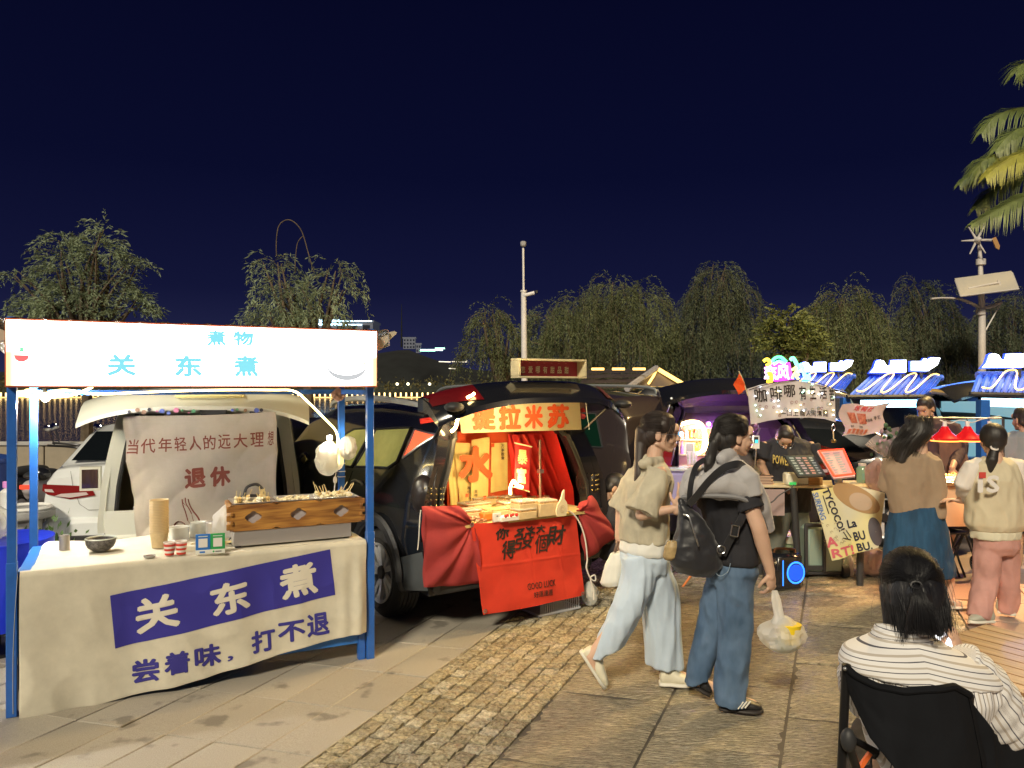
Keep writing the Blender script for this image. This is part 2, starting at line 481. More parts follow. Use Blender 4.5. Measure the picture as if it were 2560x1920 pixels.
ridge('far_shore',252,[(-400,958),(400,950),(800,962),(1000,958),(1500,950),(3000,955)],30,mat('shore_bank',(.03,.035,.02),.95,var=.5,vs=.3))
m_warm=glow('shore_lamp_light',(1.,.66,.26),2.2)
m_warm2=glow('shore_strip_light',(1.,.62,.22),1.4)
sf=thing('shore_railing','long lit railing with a row of warm lights along the far lake shore','railing',(-60,249,-1.6))
m=MB();m2=MB()
x=-190.
while x<60:
 m.box((x+60,0,.75+rng.uniform(-.05,.05)),(.42,.4,1.25));x+=1.75
o=m.build('shore_light',m_warm,sf,None);o['kind']='stuff'
m2.box((-5,.5,-.15),(250,.4,.22));m2.build('light_strip',m_warm2,sf,None)
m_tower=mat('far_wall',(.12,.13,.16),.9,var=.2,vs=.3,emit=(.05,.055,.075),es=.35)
def far_block(name,label,px0,px1,py0,py1,Y,lights=(),rows=3,cols=6):
 a=P(px0,py1,Y);b=P(px1,py0,Y);t=thing(name,label,'building',(a.x,Y,a.z))
 W_,H_=b.x-a.x,b.z-a.z
 MB().box((W_/2,W_*.3,H_/2),(W_,W_*.6,H_)).build('wall',m_tower,t,None)
 w0=MB().box((0,0,0),(W_/cols*.55,.1,H_/rows*.5)).build('window',mat('far_window',(.02,.025,.04),.2),t,None)
 for r in range(rows):
  for c in range(cols):
   w=w0 if r==c==0 else w0.copy()
   w.location=(W_*(c+.5)/cols,-.06,H_*(r+.5)/rows)
   if w is not w0:COL.objects.link(w);w.parent=t
 MB().box((W_/2,W_*.3,H_+.4),(W_+1,W_*.62,.8)).build('roof',m_tower,t,None)
 for(x0,x1,y,th,cm)in lights:
  p0=P(x0,y,Y);p1=P(x1,y,Y)
  MB().box(((p0.x+p1.x)/2-a.x,-.3,p0.z-a.z),(p1.x-p0.x,.4,th)).build('roof_light',cm,t,None)
m_cyan=glow('roof_tube_light',(.55,.85,1.),3.);m_green=glow('green_tube_light',(.45,1.,.7),2.)
far_block('lakeside_hotel','far block with glowing blue white roofline behind the white stall sign',770,932,806,860,300,[(735,930,803,.35,m_cyan),(785,850,802,1.1,m_cyan),(752,905,812,.35,m_cyan),(785,860,810,.6,m_cyan)],2,5)
far_block('hillside_house','tall white house with grid front on the dark hilltop',1008,1038,846,872,480,(),3,4)
far_block('hillside_house','low white annex below the hilltop house beside green white light streaks',1040,1052,861,882,480,[(1052,1107,875,.8,m_cyan),(1088,1112,871,.8,m_green),(1050,1088,877,.5,m_green)],2,2)
m=MB();tn=thing('hillside_lamps','broken line of small white lamps across the dark hill','lights',P(1150,905,470))
for x0,x1,y in((1097,1128,904),(1130,1165,904),(1122,1140,921),(1164,1168,903)):
 a=P(x0,y,470)-tn.location;b=P(x1,y+(1 if x1-x0>5 else 0),470)-tn.location
 m.tube([a,b],.25 if x1-x0>5 else .7,5)
m.build('lamp',glow('hill_lamp_light',(1,.9,.7),.9),tn)
mst=thing('radio_mast','faint lattice mast on top of the dark hill','mast',P(1004,860,500))
m=MB();m.tube([(0,0,-2),(0,0,26)],[.7,.15],6)
for k in range(9):m.box((0,0,1+k*2.6),(2.6-k*.25,.2,.2))
m.build('mast',m_far,mst)
# ------------------------------------------------------------------ trees
def leaf_mat(name,c,thin=.35):
 return mat(name,c,.55,var=.55,vs=1.3,thin=thin,spec=.3)
m_leafA=leaf_mat('locust_leaf',(.29,.36,.23));m_leafB=leaf_mat('willow_leaf',(.17,.20,.10));m_leafC=leaf_mat('willow_leaf_dark',(.12,.145,.09))
m_leafD=leaf_mat('yellow_leaf',(.20,.23,.08));m_bark=mat('bark',(.11,.085,.06),.9,var=.4,bump=.6,bs=20,bdist=.02)
def foliage(pts,dirs,L,Wd,r):
 """leaf quads: centre points, directions"""
 n=len(pts);pts=np.asarray(pts);d=np.asarray(dirs);d=d/np.maximum(np.linalg.norm(d,axis=1,keepdims=True),1e-6)
 rn=np.random.RandomState(r);q=rn.normal(size=(n,3));s=np.cross(d,q);s/=np.maximum(np.linalg.norm(s,axis=1,keepdims=True),1e-6)
 l=L*rn.uniform(.6,1.3,(n,1));w=Wd*rn.uniform(.7,1.2,(n,1))
 v=np.stack([pts,pts+d*l*.45+s*w,pts+d*l,pts+d*l*.45-s*w],1).reshape(-1,3)
 me=bpy.data.meshes.new('crown');me.vertices.add(n*4);me.vertices.foreach_set('co',v.ravel())
 me.loops.add(n*4);me.loops.foreach_set('vertex_index',np.arange(n*4));me.polygons.add(n);me.polygons.foreach_set('loop_start',np.arange(n)*4)
 me.polygons.foreach_set('loop_total',np.full(n,4));me.update(calc_edges=True);return me
def tree(name,label,base_px,Y,blobs,strand,n,seed,lm,group=None,leaf=(.10,.011),droop=1.,twig=True,lean=0.):
 r=random.Random(seed);base=Vector(((base_px-CX)/FPX*Y,Y,0));t=thing(name,label,'tree',base,0,group)
 cs=[(P(x,y,Y)-base,rr/FPX*Y)for x,y,rr in blobs]
 top=max(c.z for c,_ in cs);fork=Vector((lean,0,top*.42));m=MB()
 m.tube(smooth_path([(0,0,-.1),(lean*.4,.05,top*.2),fork],5),[.17,.16,.15,.145,.14,.135,.13,.125,.12,.115,.11],8)
 tips=[]
 for c,rr in cs:
  for k in range(3):
   e_=c+Vector((r.uniform(-.6,.6),r.uniform(-.6,.6),r.uniform(0,.8)))*rr
   mid=(fork+e_)/2+Vector((r.uniform(-.2,.2),r.uniform(-.3,.3),.25))
   pth=smooth_path([fork,mid,e_],5);m.tube(pth,[lerp(.07,.012,i/(len(pth)-1))for i in range(len(pth))],5);tips.append(pth)
 pts=[];dr=[];vol=sum(rr**2 for _,rr in cs);tw=MB()
 for c,rr in cs:
  k=int(n*rr*rr/vol)
  for q in range(k):
   th=r.uniform(0,2*PI);ph=math.acos(r.uniform(-.25,1));rad=rr*r.uniform(.50,.93)*(1+.25*mnoise.noise(Vector((math.cos(th)*2,math.sin(th)*2,ph*2+seed))))
   o=Vector((math.sin(ph)*math.cos(th),math.sin(ph)*math.sin(th)*.8,math.cos(ph)*.95));p=c+o*rad
   d=Vector((o.x,o.y,.35+r.uniform(-.2,.3)));L_=strand*r.uniform(.35,1.15);st=.075;k2=int(L_/st);bend=r.uniform(.25,.5)/max(.3,droop)
   sway=Vector((r.uniform(-.1,.1),r.uniform(-.1,.1),0));p0=p.copy();path=[p0]
   for i in range(k2):
    d=(d.normalized()*(1-.22*droop)+(Vector((0,0,-1))+sway)*.22*droop);p=p+d.normalized()*st
    path.append(p.copy())
    for w in range(2):
     pts.append(p+Vector((r.uniform(-.02,.02),r.uniform(-.02,.02),r.uniform(-.03,.03))))
     dr.append(d.normalized()*.7+Vector((r.uniform(-1,1),r.uniform(-1,1),r.uniform(-.7,.3)))*.8)
   if twig and q%6==0 and len(path)>3:tw.tube(path[::2],.005,3,False)
 m.build('trunk',m_bark,t)
 if tw.v:tag(tw.build('twigs',m_bark,t),kind='stuff')
 link('crown',foliage(pts,dr,leaf[0],leaf[1],seed),lm,t,None)
 return t
if True:
 tree('locust_tree','bushy pale green tree above the left half of the white sign',215,19,[(110,760,45),(45,700,26),(170,680,62),(250,640,50),(270,740,62),(180,780,80),(330,780,45),(150,610,30),(262,585,24),(330,670,26),(90,800,50)],.62,1000,1,m_leafA,leaf=(.12,.016),droop=.7)
 t2=tree('willow_tree','thin straggly willow with a bare looping twig above the sign',770,17,[(705,720,48),(680,670,30),(770,740,50),(835,690,38),(850,730,30),(700,790,65),(800,800,50),(660,800,35)],1.05,330,2,m_leafA,leaf=(.12,.012),droop=.9)
 b=t2.location;q=MB()
 lp=[P(x,y,17)-b for x,y in((784,680),(770,630),(755,580),(735,555),(715,550),(697,565),(691,600),(691,640))]
 q.tube(smooth_path(lp,6),.012,5)
 q.tube(smooth_path([P(x,y,17)-b for x,y in((757,590),(743,610),(738,660),(738,680))],5),.010,5);q.build('looping_twig',m_bark,t2)
 G_='willows in a row along the lake'
 tree('willow_tree','small leaning willow just left of the camera pole',1250,23,[(1225,810,38),(1265,850,45),(1205,890,50),(1290,900,40),(1225,790,25)],1.0,520,3,m_leafB,G_)
 tree('willow_tree','broad drooping willow right of the camera pole',1480,25,[(1380,810,60),(1450,800,75),(1530,770,80),(1600,770,75),(1420,870,80),(1560,860,90),(1640,850,60),(1345,860,40)],2.3,1700,4,m_leafB,G_)
 tree('willow_tree','tallest pointed willow right of the tiled hut',1790,25,[(1790,700,40),(1780,760,65),(1840,760,55),(1750,840,70),(1830,840,70),(1720,900,60),(1800,900,80),(1800,680,30)],2.2,1500,5,m_leafC,G_)
 tree('elm_tree','small yellow green leafy tree left of the rainbow neon sign',1975,20,[(1965,820,42),(1950,870,40),(2000,860,45),(1990,900,40)],.5,480,6,m_leafD,leaf=(.11,.03),droop=.4)
 tree('willow_tree','rounded drooping willow above the neon sign',2100,24,[(2110,770,60),(2060,810,55),(2150,800,55),(2100,860,80),(2180,870,60)],2.0,1250,7,m_leafB,G_)
 tree('willow_tree','narrow tall willow beside the curved lamp arm',2310,25,[(2290,720,32),(2330,760,45),(2300,790,45),(2350,830,60),(2290,870,70),(2360,880,60),(2240,870,50)],1.7,1150,8,m_leafC,G_)
 tree('willow_tree','dim willow behind the solar lamp post at right',2520,27,[(2500,800,55),(2560,780,60),(2470,860,60),(2550,870,80),(2430,890,45)],1.6,900,9,m_leafC,G_)
 tree('willow_tree','low dark willow between the two tall willows',1680,27,[(1690,880,60),(1670,900,50)],1.2,350,10,m_leafC,G_)
 fs=thing('shore_trees','row of tiny lit trees on the far lake shore','trees',(-40,251,-1))
 fs['kind']='stuff'
 pts=[];dr=[]
 for x in range(-200,60,5):
  cx_=x+rng.uniform(-2,2);h=rng.uniform(2.4,4.6)
  for k in range(60):
   v=Vector((rng.gauss(0,1),rng.gauss(0,1),rng.gauss(0,.8)));pts.append((cx_+40+v.x*1.1,v.y,h+v.z));dr.append((rng.uniform(-1,1),rng.uniform(-1,1),rng.uniform(-1,1)))
 o=link('crown',foliage(pts,dr,.9,.3,3),mat('shore_leaf',(.10,.09,.03),.7,var=.5,vs=.2),fs,None);o['kind']='stuff'
 sl_=MB()
 for px_ in(993,1074,1020,480,330):sl_.ball(P(px_,960,250)-Vector((-40,251,-1)),.45,8,6)
 sl_.build('lamp_globe',glow('shore_globe_light',(1,.9,.6),2.5),fs)
pc=P(2700,395,15);palm=thing('palm_tree','tall palm whose fronds reach in at the right edge','tree',(pc.x,15,0))
MB().tube(smooth_path([(0,0,-.05),(.1,0,pc.z*.5),(0,0,pc.z)],6),[.20]*6+[.15]*7,12).build('trunk',m_bark,palm)
m_fr=mat('palm_frond',(.085,.125,.05),.5,var=.45,vs=2,thin=.3)
m_fr2=mat('palm_frond_old',(.16,.18,.04),.55,var=.35,vs=3,thin=.3)
def frond(path_px,Y,mt,wl,seed,up=.25):
 r=random.Random(seed);pts=smooth_path([P(x,y,Y)-palm.location for x,y in path_px],10);m=MB();n=len(pts)
 m.tube(pts,[lerp(.028,.006,i/(n-1))for i in range(n)],5)
 Q=n*2
 for i in range(2,Q):
  s=i/(Q-1)*(n-1);k=min(int(s),n-2);p=pts[k].lerp(pts[k+1],s-k);d=(pts[k+1]-pts[k]).normalized()
  for sg in(-1,1):
   L_=wl*math.sin(PI*min(1,.15+.85*i/Q))**.5*r.uniform(.8,1.1)
   side=Vector((0,1,0)).cross(d)*sg;v=(side*.5+Vector((0,sg*.45,0))+d*.75+Vector((0,0,-.35))+Vector((r.uniform(-.12,.12),r.uniform(-.1,.1),r.uniform(-.12,.12)))).normalized()
   q1=p+v*L_*.5;q2=p+v*L_*.9+Vector((0,0,-.34*L_));w=d.cross(v).cross(v).normalized()*.013
   m.add([p-w,p+w,q1+w,q1-w,q2],[(0,1,2,3),(3,2,4)])
 return m.build('frond',mt,palm,None)
frond([(2700,395),(2640,385),(2540,372),(2460,400),(2452,430)],15,m_fr,.62,1)
frond([(2700,400),(2640,280),(2560,270),(2490,290),(2455,330)],15.4,m_fr,.65,2)
frond([(2700,395),(2600,360),(2500,390),(2440,425),(2400,460)],15.6,m_fr,.50,3)
frond([(2700,400),(2620,460),(2560,490),(2500,520),(2430,560)],14.8,m_fr,.62,4)
frond([(2700,395),(2620,370),(2550,385),(2500,410),(2466,440)],14.6,m_fr2,.55,5)
frond([(2700,400),(2600,430),(2530,450),(2475,480),(2440,520)],15.8,m_fr,.55,14)
frond([(2700,395),(2620,330),(2560,320),(2520,340),(2490,375)],14.9,m_fr,.55,15)
frond([(2700,395),(2660,250),(2600,180),(2560,160),(2540,180)],15,m_fr,.6,6)
frond([(2700,395),(2780,300),(2880,300),(2960,400)],15,m_fr,.6,7)
frond([(2700,395),(2800,400),(2900,460),(2950,560)],15,m_fr,.6,8)
frond([(2700,395),(2700,250),(2760,150),(2850,150)],15,m_fr,.6,9)
frond([(2700,395),(2680,500),(2650,600),(2640,680)],14.5,m_fr,.55,10)
# ------------------------------------------------------------------ cars
m_blackpaint=mat('black_paint',(.010,.011,.014),.18,coat=1.,spec=.6)
m_dkpaint=mat('dark_grey_paint',(.022,.024,.030),.22,coat=1.)
m_brownpaint=mat('dark_brown_paint',(.035,.026,.026),.25,coat=1.)
m_whitepaint=mat('white_paint',(.74,.77,.78),.25,coat=1.)
m_cream=mat('van_white_paint',(.60,.60,.50),.3,coat=.8)
m_plastic=mat('black_plastic',(.03,.031,.034),.55,bump=.3,bs=300,bdist=.0006)
m_rubber=mat('tyre_rubber',(.020,.020,.021),.75,bump=.3,bs=80)
m_seal=mat('rubber_seal',(.012,.012,.012),.6)
m_alloy=mat('alloy',(.55,.56,.58),.28,metal=1.)
m_darkmetal=mat('dark_metal',(.05,.05,.055),.4,metal=.8)
m_glassd=mat('tinted_glass',(.006,.008,.009),.06,spec=.7)
m_glassg=mat('green_tinted_glass',(.004,.022,.012),.08,spec=.6)
m_glassy=mat('cabin_glow_glass',(.16,.15,.04),.10,spec=.7,emit=(.40,.37,.10),es=.32,var=.5,vs=2.5)  # cabin light is put into the pane as yellow tint and glow
m_glassr=mat('red_glow_glass',(.5,.05,.03),.15,emit=(1.,.14,.05),es=.75)  # pane glows red by itself in place of lit cloth inside
m_tail=mat('tail_lamp_red',(.20,.005,.007),.2,coat=.5)
m_tailw=mat('tail_lamp_clear',(.6,.5,.5),.15,coat=1.)
m_mirror=mat('mirror_glass',(.7,.72,.74),.03,metal=1.)
m_plate=mat('plate_blue',(.02,.06,.35),.4)
m_rimp=mat('silver_rim_paint',(.50,.51,.53),.35,metal=.35)
def make_wheel(root,x,y,r,sgn,w=.22,rim=m_rimp,spokes=5):
 """sgn -1: outer face towards -x"""
 R_=Matrix.Rotation(PI/2*sgn,3,'Y')
 prof=[(r*.64,-w/2+.01),(r*.80,-w/2),(r*.95,-w/2+.02)]
 k=5
 for i in range(k):
  a=-w/2+.03+(w-.06)*i/k;b=a+(w-.06)/k
  prof+=[(r,a+.003),(r,b-.006),(r*.975,b-.005),(r*.975,b+.001)]
 prof+=[(r*.95,w/2-.02),(r*.80,w/2),(r*.64,w/2-.01)]
 wh=MB().lathe(prof,(x,y,r),44,R_).build('wheel',m_rubber,root,30)
 rm=MB().lathe([(r*.66,w/2-.012),(r*.68,w/2+.004),(r*.62,w/2-.004),(r*.60,w/2-.05),(r*.59,-w/2)],(x,y,r),44,R_)
 for i in range(spokes):
  a=2*PI*i/spokes+.3
  for da in(-.15,.15):
   o=Vector((math.cos(a+da*.4)*r*.12,math.sin(a+da*.4)*r*.12,w/2-.03));e_=Vector((math.cos(a+da*1.5)*r*.62,math.sin(a+da*1.5)*r*.62,w/2-.012))
   d=e_-o;s_=Vector((-d.y,d.x,0)).normalized()
   vs=[o-s_*.016,o+s_*.016,e_+s_*.022,e_-s_*.022];vs+=[v-Vector((0,0,.03))for v in vs]
   c=Vector((x,y,r));rm.add([R_@v+c for v in vs],[(0,1,2,3),(4,7,6,5),(0,4,5,1),(1,5,6,2),(2,6,7,3),(3,7,4,0)])
 rm.build('rim',rim,wh)
 MB().lathe([(0,w/2-.012),(r*.14,w/2-.012),(r*.16,w/2-.03)],(x,y,r),20,R_).build('hub_cap',m_darkmetal,wh)
 MB().lathe([(0,-w/2+.05),(r*.6,-w/2+.05)],(x,y,r),30,R_).build('brake_disc',m_darkmetal,wh)
 return wh
class Car:
 def __init__(s,name,label,loc,yaw,W,L,zs,roof,belt,paint,wheels=(.85,3.5),rw=.34,tumble=.30,open_rear=None,group='cars parked in the row behind the stalls',cat='car',front=.16):
  s.W,s.L,s.zs,s.roof,s.belt,s.tumble,s.front,s.rw=W,L,zs,roof,belt,tumble,front,rw
  s.root=thing(name,label,cat,loc,yaw,group);s.fr=Frame(loc,yaw);s.op=open_rear;s.wheels=wheels;s.paint=paint
  yy=sorted(set([0,.02,.05,.09]+[L*i/44 for i in range(1,44)]+[L-.07,L-.02,L]+[p[0]for p in roof]))
  prof=[s.section(y)for y in yy];N=len(prof[0]);m=MB();snap={}
  for i,y in enumerate(yy):
   for(x,z)in prof[i]:m.v.append((x,y,z))
  for wy in wheels:
   for k,(x,y,z)in enumerate(m.v):
    if z<rw*2.2 and abs(x)>W*.36:
     dy,dz=y-wy,z-rw;d=math.hypot(dy,dz)
     if d<rw*1.13 and d>.001:
      if d>rw*.80:f_=rw*1.13/d;m.v[k]=(x,wy+dy*f_,max(z,rw+dz*f_))
      else :snap[k]=1
  mid=N//2
  for i in range(len(yy)-1):
   for j in range(N-1):
    q=(i*N+j,(i+1)*N+j,(i+1)*N+j+1,i*N+j+1)
    if any(k in snap for k in q):continue
    if open_rear and yy[i]<open_rear['y1']-.001 and 11<=j<=N-13:continue
    m.f.append(q)
  m.f.append(tuple((len(yy)-1)*N+j for j in range(N)))
  if not open_rear:m.f.append(tuple(range(N)))
  else :
   q=[k for k in range(N)if k<=5 or k>=N-6];m.f.append(tuple(q))
  s.body=m.build('body',paint,s.root,50)
  ar=MB()
  for wy in wheels:
   for sg in(-1,1):
    pts=[]
    for k in range(17):
     a=PI*(-.04+1.08*k/16);y=wy+math.cos(a)*rw*1.15;z=rw+math.sin(a)*rw*1.15
     pts.append((sg*(s.hw(max(.02,min(L-.02,y)),max(z,zs))+.004),y,z))
    ar.tube(pts,.032,6)
  ar_o=ar.build('wheel_arch_trim',m_plastic,s.root);ar_o['kind']='stuff'
  for wy in wheels:
   for sg in(-1,1):make_wheel(s.root,sg*(W/2-.125),wy,rw,sg)
  MB().box((0,L/2,zs+.06),(W*.86,L*.96,.12)).build('underbody',m_plastic,s.root)
 def section(s,y):
  zr=interp(y,[p[0]for p in s.roof],[p[1]for p in s.roof]);zb=min(interp(y,[p[0]for p in s.belt],[p[1]for p in s.belt]),zr-.04)
  f=1-.07*max(0,1-y/.35)**2-s.front*max(0,1-(s.L-y)/.8)**2;w=s.W/2*f
  wr=max(w*.45,w*.97-(zr-zb)*s.tumble);zs=s.zs+.10*max(0,1-y/.3)**2
  h=[(w*.95,zs),(w*.99,zs+.08)]+[(w*(1-.012*abs(k-3)),zs+.08+(zb-zs-.08)*k/6)for k in range(1,6)]+[(w*.965,zb)]
  for k in(1,2,3):h.append((lerp(w*.965,wr,k/4),lerp(zb,zr-.05,k/4)))
  h+=[(wr,zr-.05),(wr*.95,zr-.015),(wr*.8,zr),(wr*.4,zr+.015),(0,zr+.02)]
  return[(-x,z)for x,z in h]+[(x,z)for x,z in h[::-1][1:]]
 def hw(s,y,z):
  q=s.section(y);n=len(q)//2+1;pts=[(-x,zz)for x,zz in q[:n]];zz=[p[1]for p in pts];return float(np.interp(z,zz,[p[0]for p in pts]))
 def panel(s,name,poly,m,sg=-1,off=.004,parent=None,frame=None):
  bm=bmesh.new();vs=[bm.verts.new((0,y,z))for y,z in poly];bm.faces.new(vs)
  bmesh.ops.triangulate(bm,faces=bm.faces[:]);bmesh.ops.subdivide_edges(bm,edges=bm.edges[:],cuts=3,use_grid_fill=True)
  for v in bm.verts:v.co.x=sg*(s.hw(v.co.y,v.co.z)+off)
  bmesh.ops.recalc_face_normals(bm,faces=bm.faces)
  me=bpy.data.meshes.new(name);bm.to_mesh(me);bm.free();o=link(name,me,m,parent or s.root,60)
  if frame:
   n=len(poly);mb=MB();pl=[]
   for i in range(n):
    a,b=poly[i],poly[(i+1)%n]
    for k in range(4):y,z=lerp(a[0],b[0],k/4),lerp(a[1],b[1],k/4);pl.append((sg*(s.hw(y,z)+off+.002),y,z))
   pl.append(pl[0]);mb.tube(pl,.010,5);mb.build('window_trim',frame,o)
  return o
 def lining(s,m,y1,depth,zf,inset=.09,pil=m_blackpaint,rim=None):
  """cargo bay seen through the open tailgate"""
  b=MB()
  def q(y,k):
   sec=s.section(max(y,y1));n=len(sec);x,z=sec[k]
   return((abs(x)-inset)*(1 if x>0 else -1)if abs(x)>inset else 0,y,max(zf,min(z-inset*.7,9)))
  n=len(s.section(1));ks=list(range(5,n-5));ys=[y1,y1+depth*.5,y1+depth]
  for y in ys:b.v+=[q(y,k)for k in ks]
  K=len(ks)
  for i in range(2):
   for j in range(K-1):b.f.append((i*K+j,i*K+j+1,(i+1)*K+j+1,(i+1)*K+j))
  b.f.append(tuple(2*K+j for j in range(K)))
  return b.build('cargo_lining',m,s.root,50)
 def pillar_trim(s,m,zf,wid=.10,n=14,rim=None):
  """painted frame of the tailgate opening"""
  ro=[p for p in s.roof if p[0]<=s.op['y1']+.001];zt=ro[-1][1];out=[];inn=[]
  for sg in(-1,1):
   col=[]
   for k in range(n+1):
    z=lerp(zf,zt-.03,k/n);y=interp(z,[p[1]for p in ro],[p[0]for p in ro]);x=s.hw(y+.22,z)
    col.append((x,y,z))
   out.append([(sg*x,y-.01,z)for x,y,z in col]);inn.append([(sg*(x-wid),y+.05,z-(.06 if k>n-3 else 0))for k,(x,y,z)in enumerate(col)])
  for i,sg in enumerate((-1,1)):
   b=MB();b.v=out[i]+inn[i]+[(p[0],p[1]+.10,p[2])for p in inn[i]];K=n+1
   b.f=[(k,k+1,K+k+1,K+k)for k in range(n)]+[(K+k,K+k+1,2*K+k+1,2*K+k)for k in range(n)]
   b.build('rear_pillar',m,s.root,60)
   if rim:MB().tube([Vector(p)+Vector((0,-.015,0))for p in inn[i]],.018,6).build('door_seal',rim,s.root)
  MB().box((0,ro[-1][0]+.05,zt-.06),(abs(inn[0][-1][0])*2+.1,.14,.10)).build('roof_rail',m,s.root)
  # --- black sports utility vehicle with open boot (dessert stall)
RFS=[(0,1.0),(.03,1.25),(.10,1.48),(.22,1.62),(1.2,1.66),(2.2,1.62),(2.8,1.45),(3.2,1.12),(3.6,1.02),(4.2,.86),(4.3,.7)]
RF=[(0,.98),(.06,1.10),(.40,1.56),(.55,1.62),(1.4,1.66),(2.4,1.64),(2.9,1.52),(3.35,1.12),(3.7,1.02),(4.35,.86),(4.45,.7)]
BF=[(0,1.0),(4.4,.9)]
suv=Car('dessert_car','black car with its boot open and lined with red cloth for a dessert stall',(.075,5.93,0),math.radians(34.8),1.78,4.3,.28,RFS,BF,m_blackpaint,(.70,3.3),.345,tumble=.36,open_rear=dict(y1=.22),group=None)
suv.pillar_trim(m_blackpaint,.70,.16,rim=m_seal)
m_redcloth=mat('red_cloth',(.62,.02,.015),.75,var=.25,vs=4,bump=.3,bs=30,bdist=.006,thin=.12)
m_redcloth2=mat('dark_red_cloth',(.42,.045,.045),.8,var=.2,vs=3,bump=.35,bs=14,bdist=.012,thin=.15)
suv.lining(m_redcloth,.30,.85,.74,.10)
suv.panel('quarter_window',[(.14,1.445),(.50,1.25),(.46,1.47)],m_glassr,-1,frame=m_alloy)
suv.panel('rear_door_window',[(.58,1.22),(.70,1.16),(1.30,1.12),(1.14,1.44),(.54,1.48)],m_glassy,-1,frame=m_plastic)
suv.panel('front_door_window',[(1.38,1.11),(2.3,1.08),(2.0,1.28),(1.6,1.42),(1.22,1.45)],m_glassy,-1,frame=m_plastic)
MB().tube([(-s_*.0-suv.hw(y,z)-.02,y,z)for s_,y,z in((1,1.02,1.0),(1,1.06,1.015),(1,1.20,1.015),(1,1.24,1.0))],.012,6).build('door_handle',m_alloy,suv.root)
for yv in(1.34,2.4):
 MB().tube([(-suv.hw(yv,z)-.001,yv+.02*math.sin(z*3),z)for z in np.linspace(.42,1.08,9)],.004,4).build('door_gap',m_seal,suv.root)
for sg in(-1,1):MB().tube(smooth_path([(sg*.66,.20,1.61),(sg*.68,.35,1.66),(sg*.68,1.2,1.70),(sg*.67,2.0,1.67),(sg*.66,2.2,1.62)],6),.018,8,flat=1.4).build('roof_bar',mat('satin_grey',(.45,.47,.48),.4,metal=.3),suv.root)
suv.panel('sill_cladding',[(1.14,.30),(2.9,.30),(2.9,.45),(1.14,.45)],m_plastic,-1,.012)
suv.panel('bumper_side',[(.02,.34),(.28,.30),(.36,.52),(.04,.62)],mat('grey_cladding',(.07,.08,.09),.5),-1,.012)
MB().tube([(-suv.hw(.70,.7)-.02,.70+math.cos(a)*.43,.345+math.sin(a)*.43)for a in np.linspace(.05,PI-.05,20)],.045,6,flat=.5).build('arch_cladding',m_plastic,suv.root)
for sg in(-1,1):
 m=MB().ball((sg*.78,.13,1.00),(.085,.13,.16),18,12)
 lm=m.build('lamp_housing',mat('smoked_lamp',(.02,.016,.016),.3,bump=.5,bs=60),suv.root)
 d=MB()
 for a in range(5):
  for b_ in range(4):
   d.ball((sg*(.70+a*.03),-.03+.012*abs(a-1)**1.6,.95+b_*.04),.008,8,6)
 o=d.build('lamp_dots',mat('lamp_dot',(.3,.25,.1),.2,metal=.8),lm);o['kind']='stuff'
MB().box((0,.12,.50),(1.50,.22,.42),ch=.04).build('rear_bumper',m_plastic,suv.root)
def tailgate(car,name,hinge_y,hinge_z,reach,half,m_out,m_in,tip=.1,drop=.10,rise=.06,edge=.07,pitch=0.):
 def f(s,t,dz=0):
  x=(s*2-1);k=abs(x)**3.2
  return Vector((x*half*(.80+.2*math.sin(min(1,t*1.6)*PI/2)),hinge_y-reach*t+k*tip*(1 if t>.5 else 0),hinge_z+rise*math.sin(t*PI*.8)-drop*k*(.4+.6*t)+dz+pitch*t-.10*max(0,t-.75)/.25*.9))
 b=MB();b.grid(lambda s,t:f(s,t),24,10);k=len(b.v);b.grid(lambda s,t:f(s,t,-edge*(.4+.6*math.sin(t*PI))),24,10)
 for i in range(24):
  for j in(0,10):a=i*11+j;b.f.append((a,a+11,k+a+11,k+a))
 for j in range(10):
  for i in(0,24):a=i*11+j;b.f.append((a,a+1,k+a+1,k+a))
 return b.build(name,m_out,car.root,45),f
tg,tf=tailgate(suv,'tailgate',.30,1.665,.74,.86,m_blackpaint,m_plastic,tip=.22,drop=.16,rise=.13,edge=.10,pitch=.07)
for sg in(-1,1):
 lampm=MB();lampm.grid(lambda s,t:tf(.5+sg*(.33+.165*s),.74+.22*t-.10*s,.008),8,6)
 lampm.build('tail_lamp',mat('dark_red_lens',(.10,.004,.006),.3,coat=.4),tg)
 MB().ball((sg*.78,-.30,1.66),(.07,.07,.035),14,8).build('corner_bumper',m_plastic,tg)
 MB().tube([(sg*.70,.12,1.42),(sg*.73,-.15,1.62)],.012,8).build('gas_strut',m_darkmetal,tg)
MB().box((.02,-.06,1.60),(.16,.10,.035),ch=.01).build('latch',m_darkmetal,tg)
MB().box((.42,-.02,1.615),(.15,.10,.02),ch=.006).build('pull_handle',m_plastic,tg)
m=MB();m.tube(smooth_path([(x,.02+.28*abs(x)**2,1.60-.12*abs(x)**3)for x in np.linspace(-.78,.78,9)],4),.022,6)
m.build('red_inner_trim',m_redcloth,tg)
m=MB();m.grid(lambda s,t:tf(.1+.8*s,.02+.5*t,-.115),10,4);m.build('inner_panel',mat('warm_grey_trim',(.10,.05,.04),.8),tg)
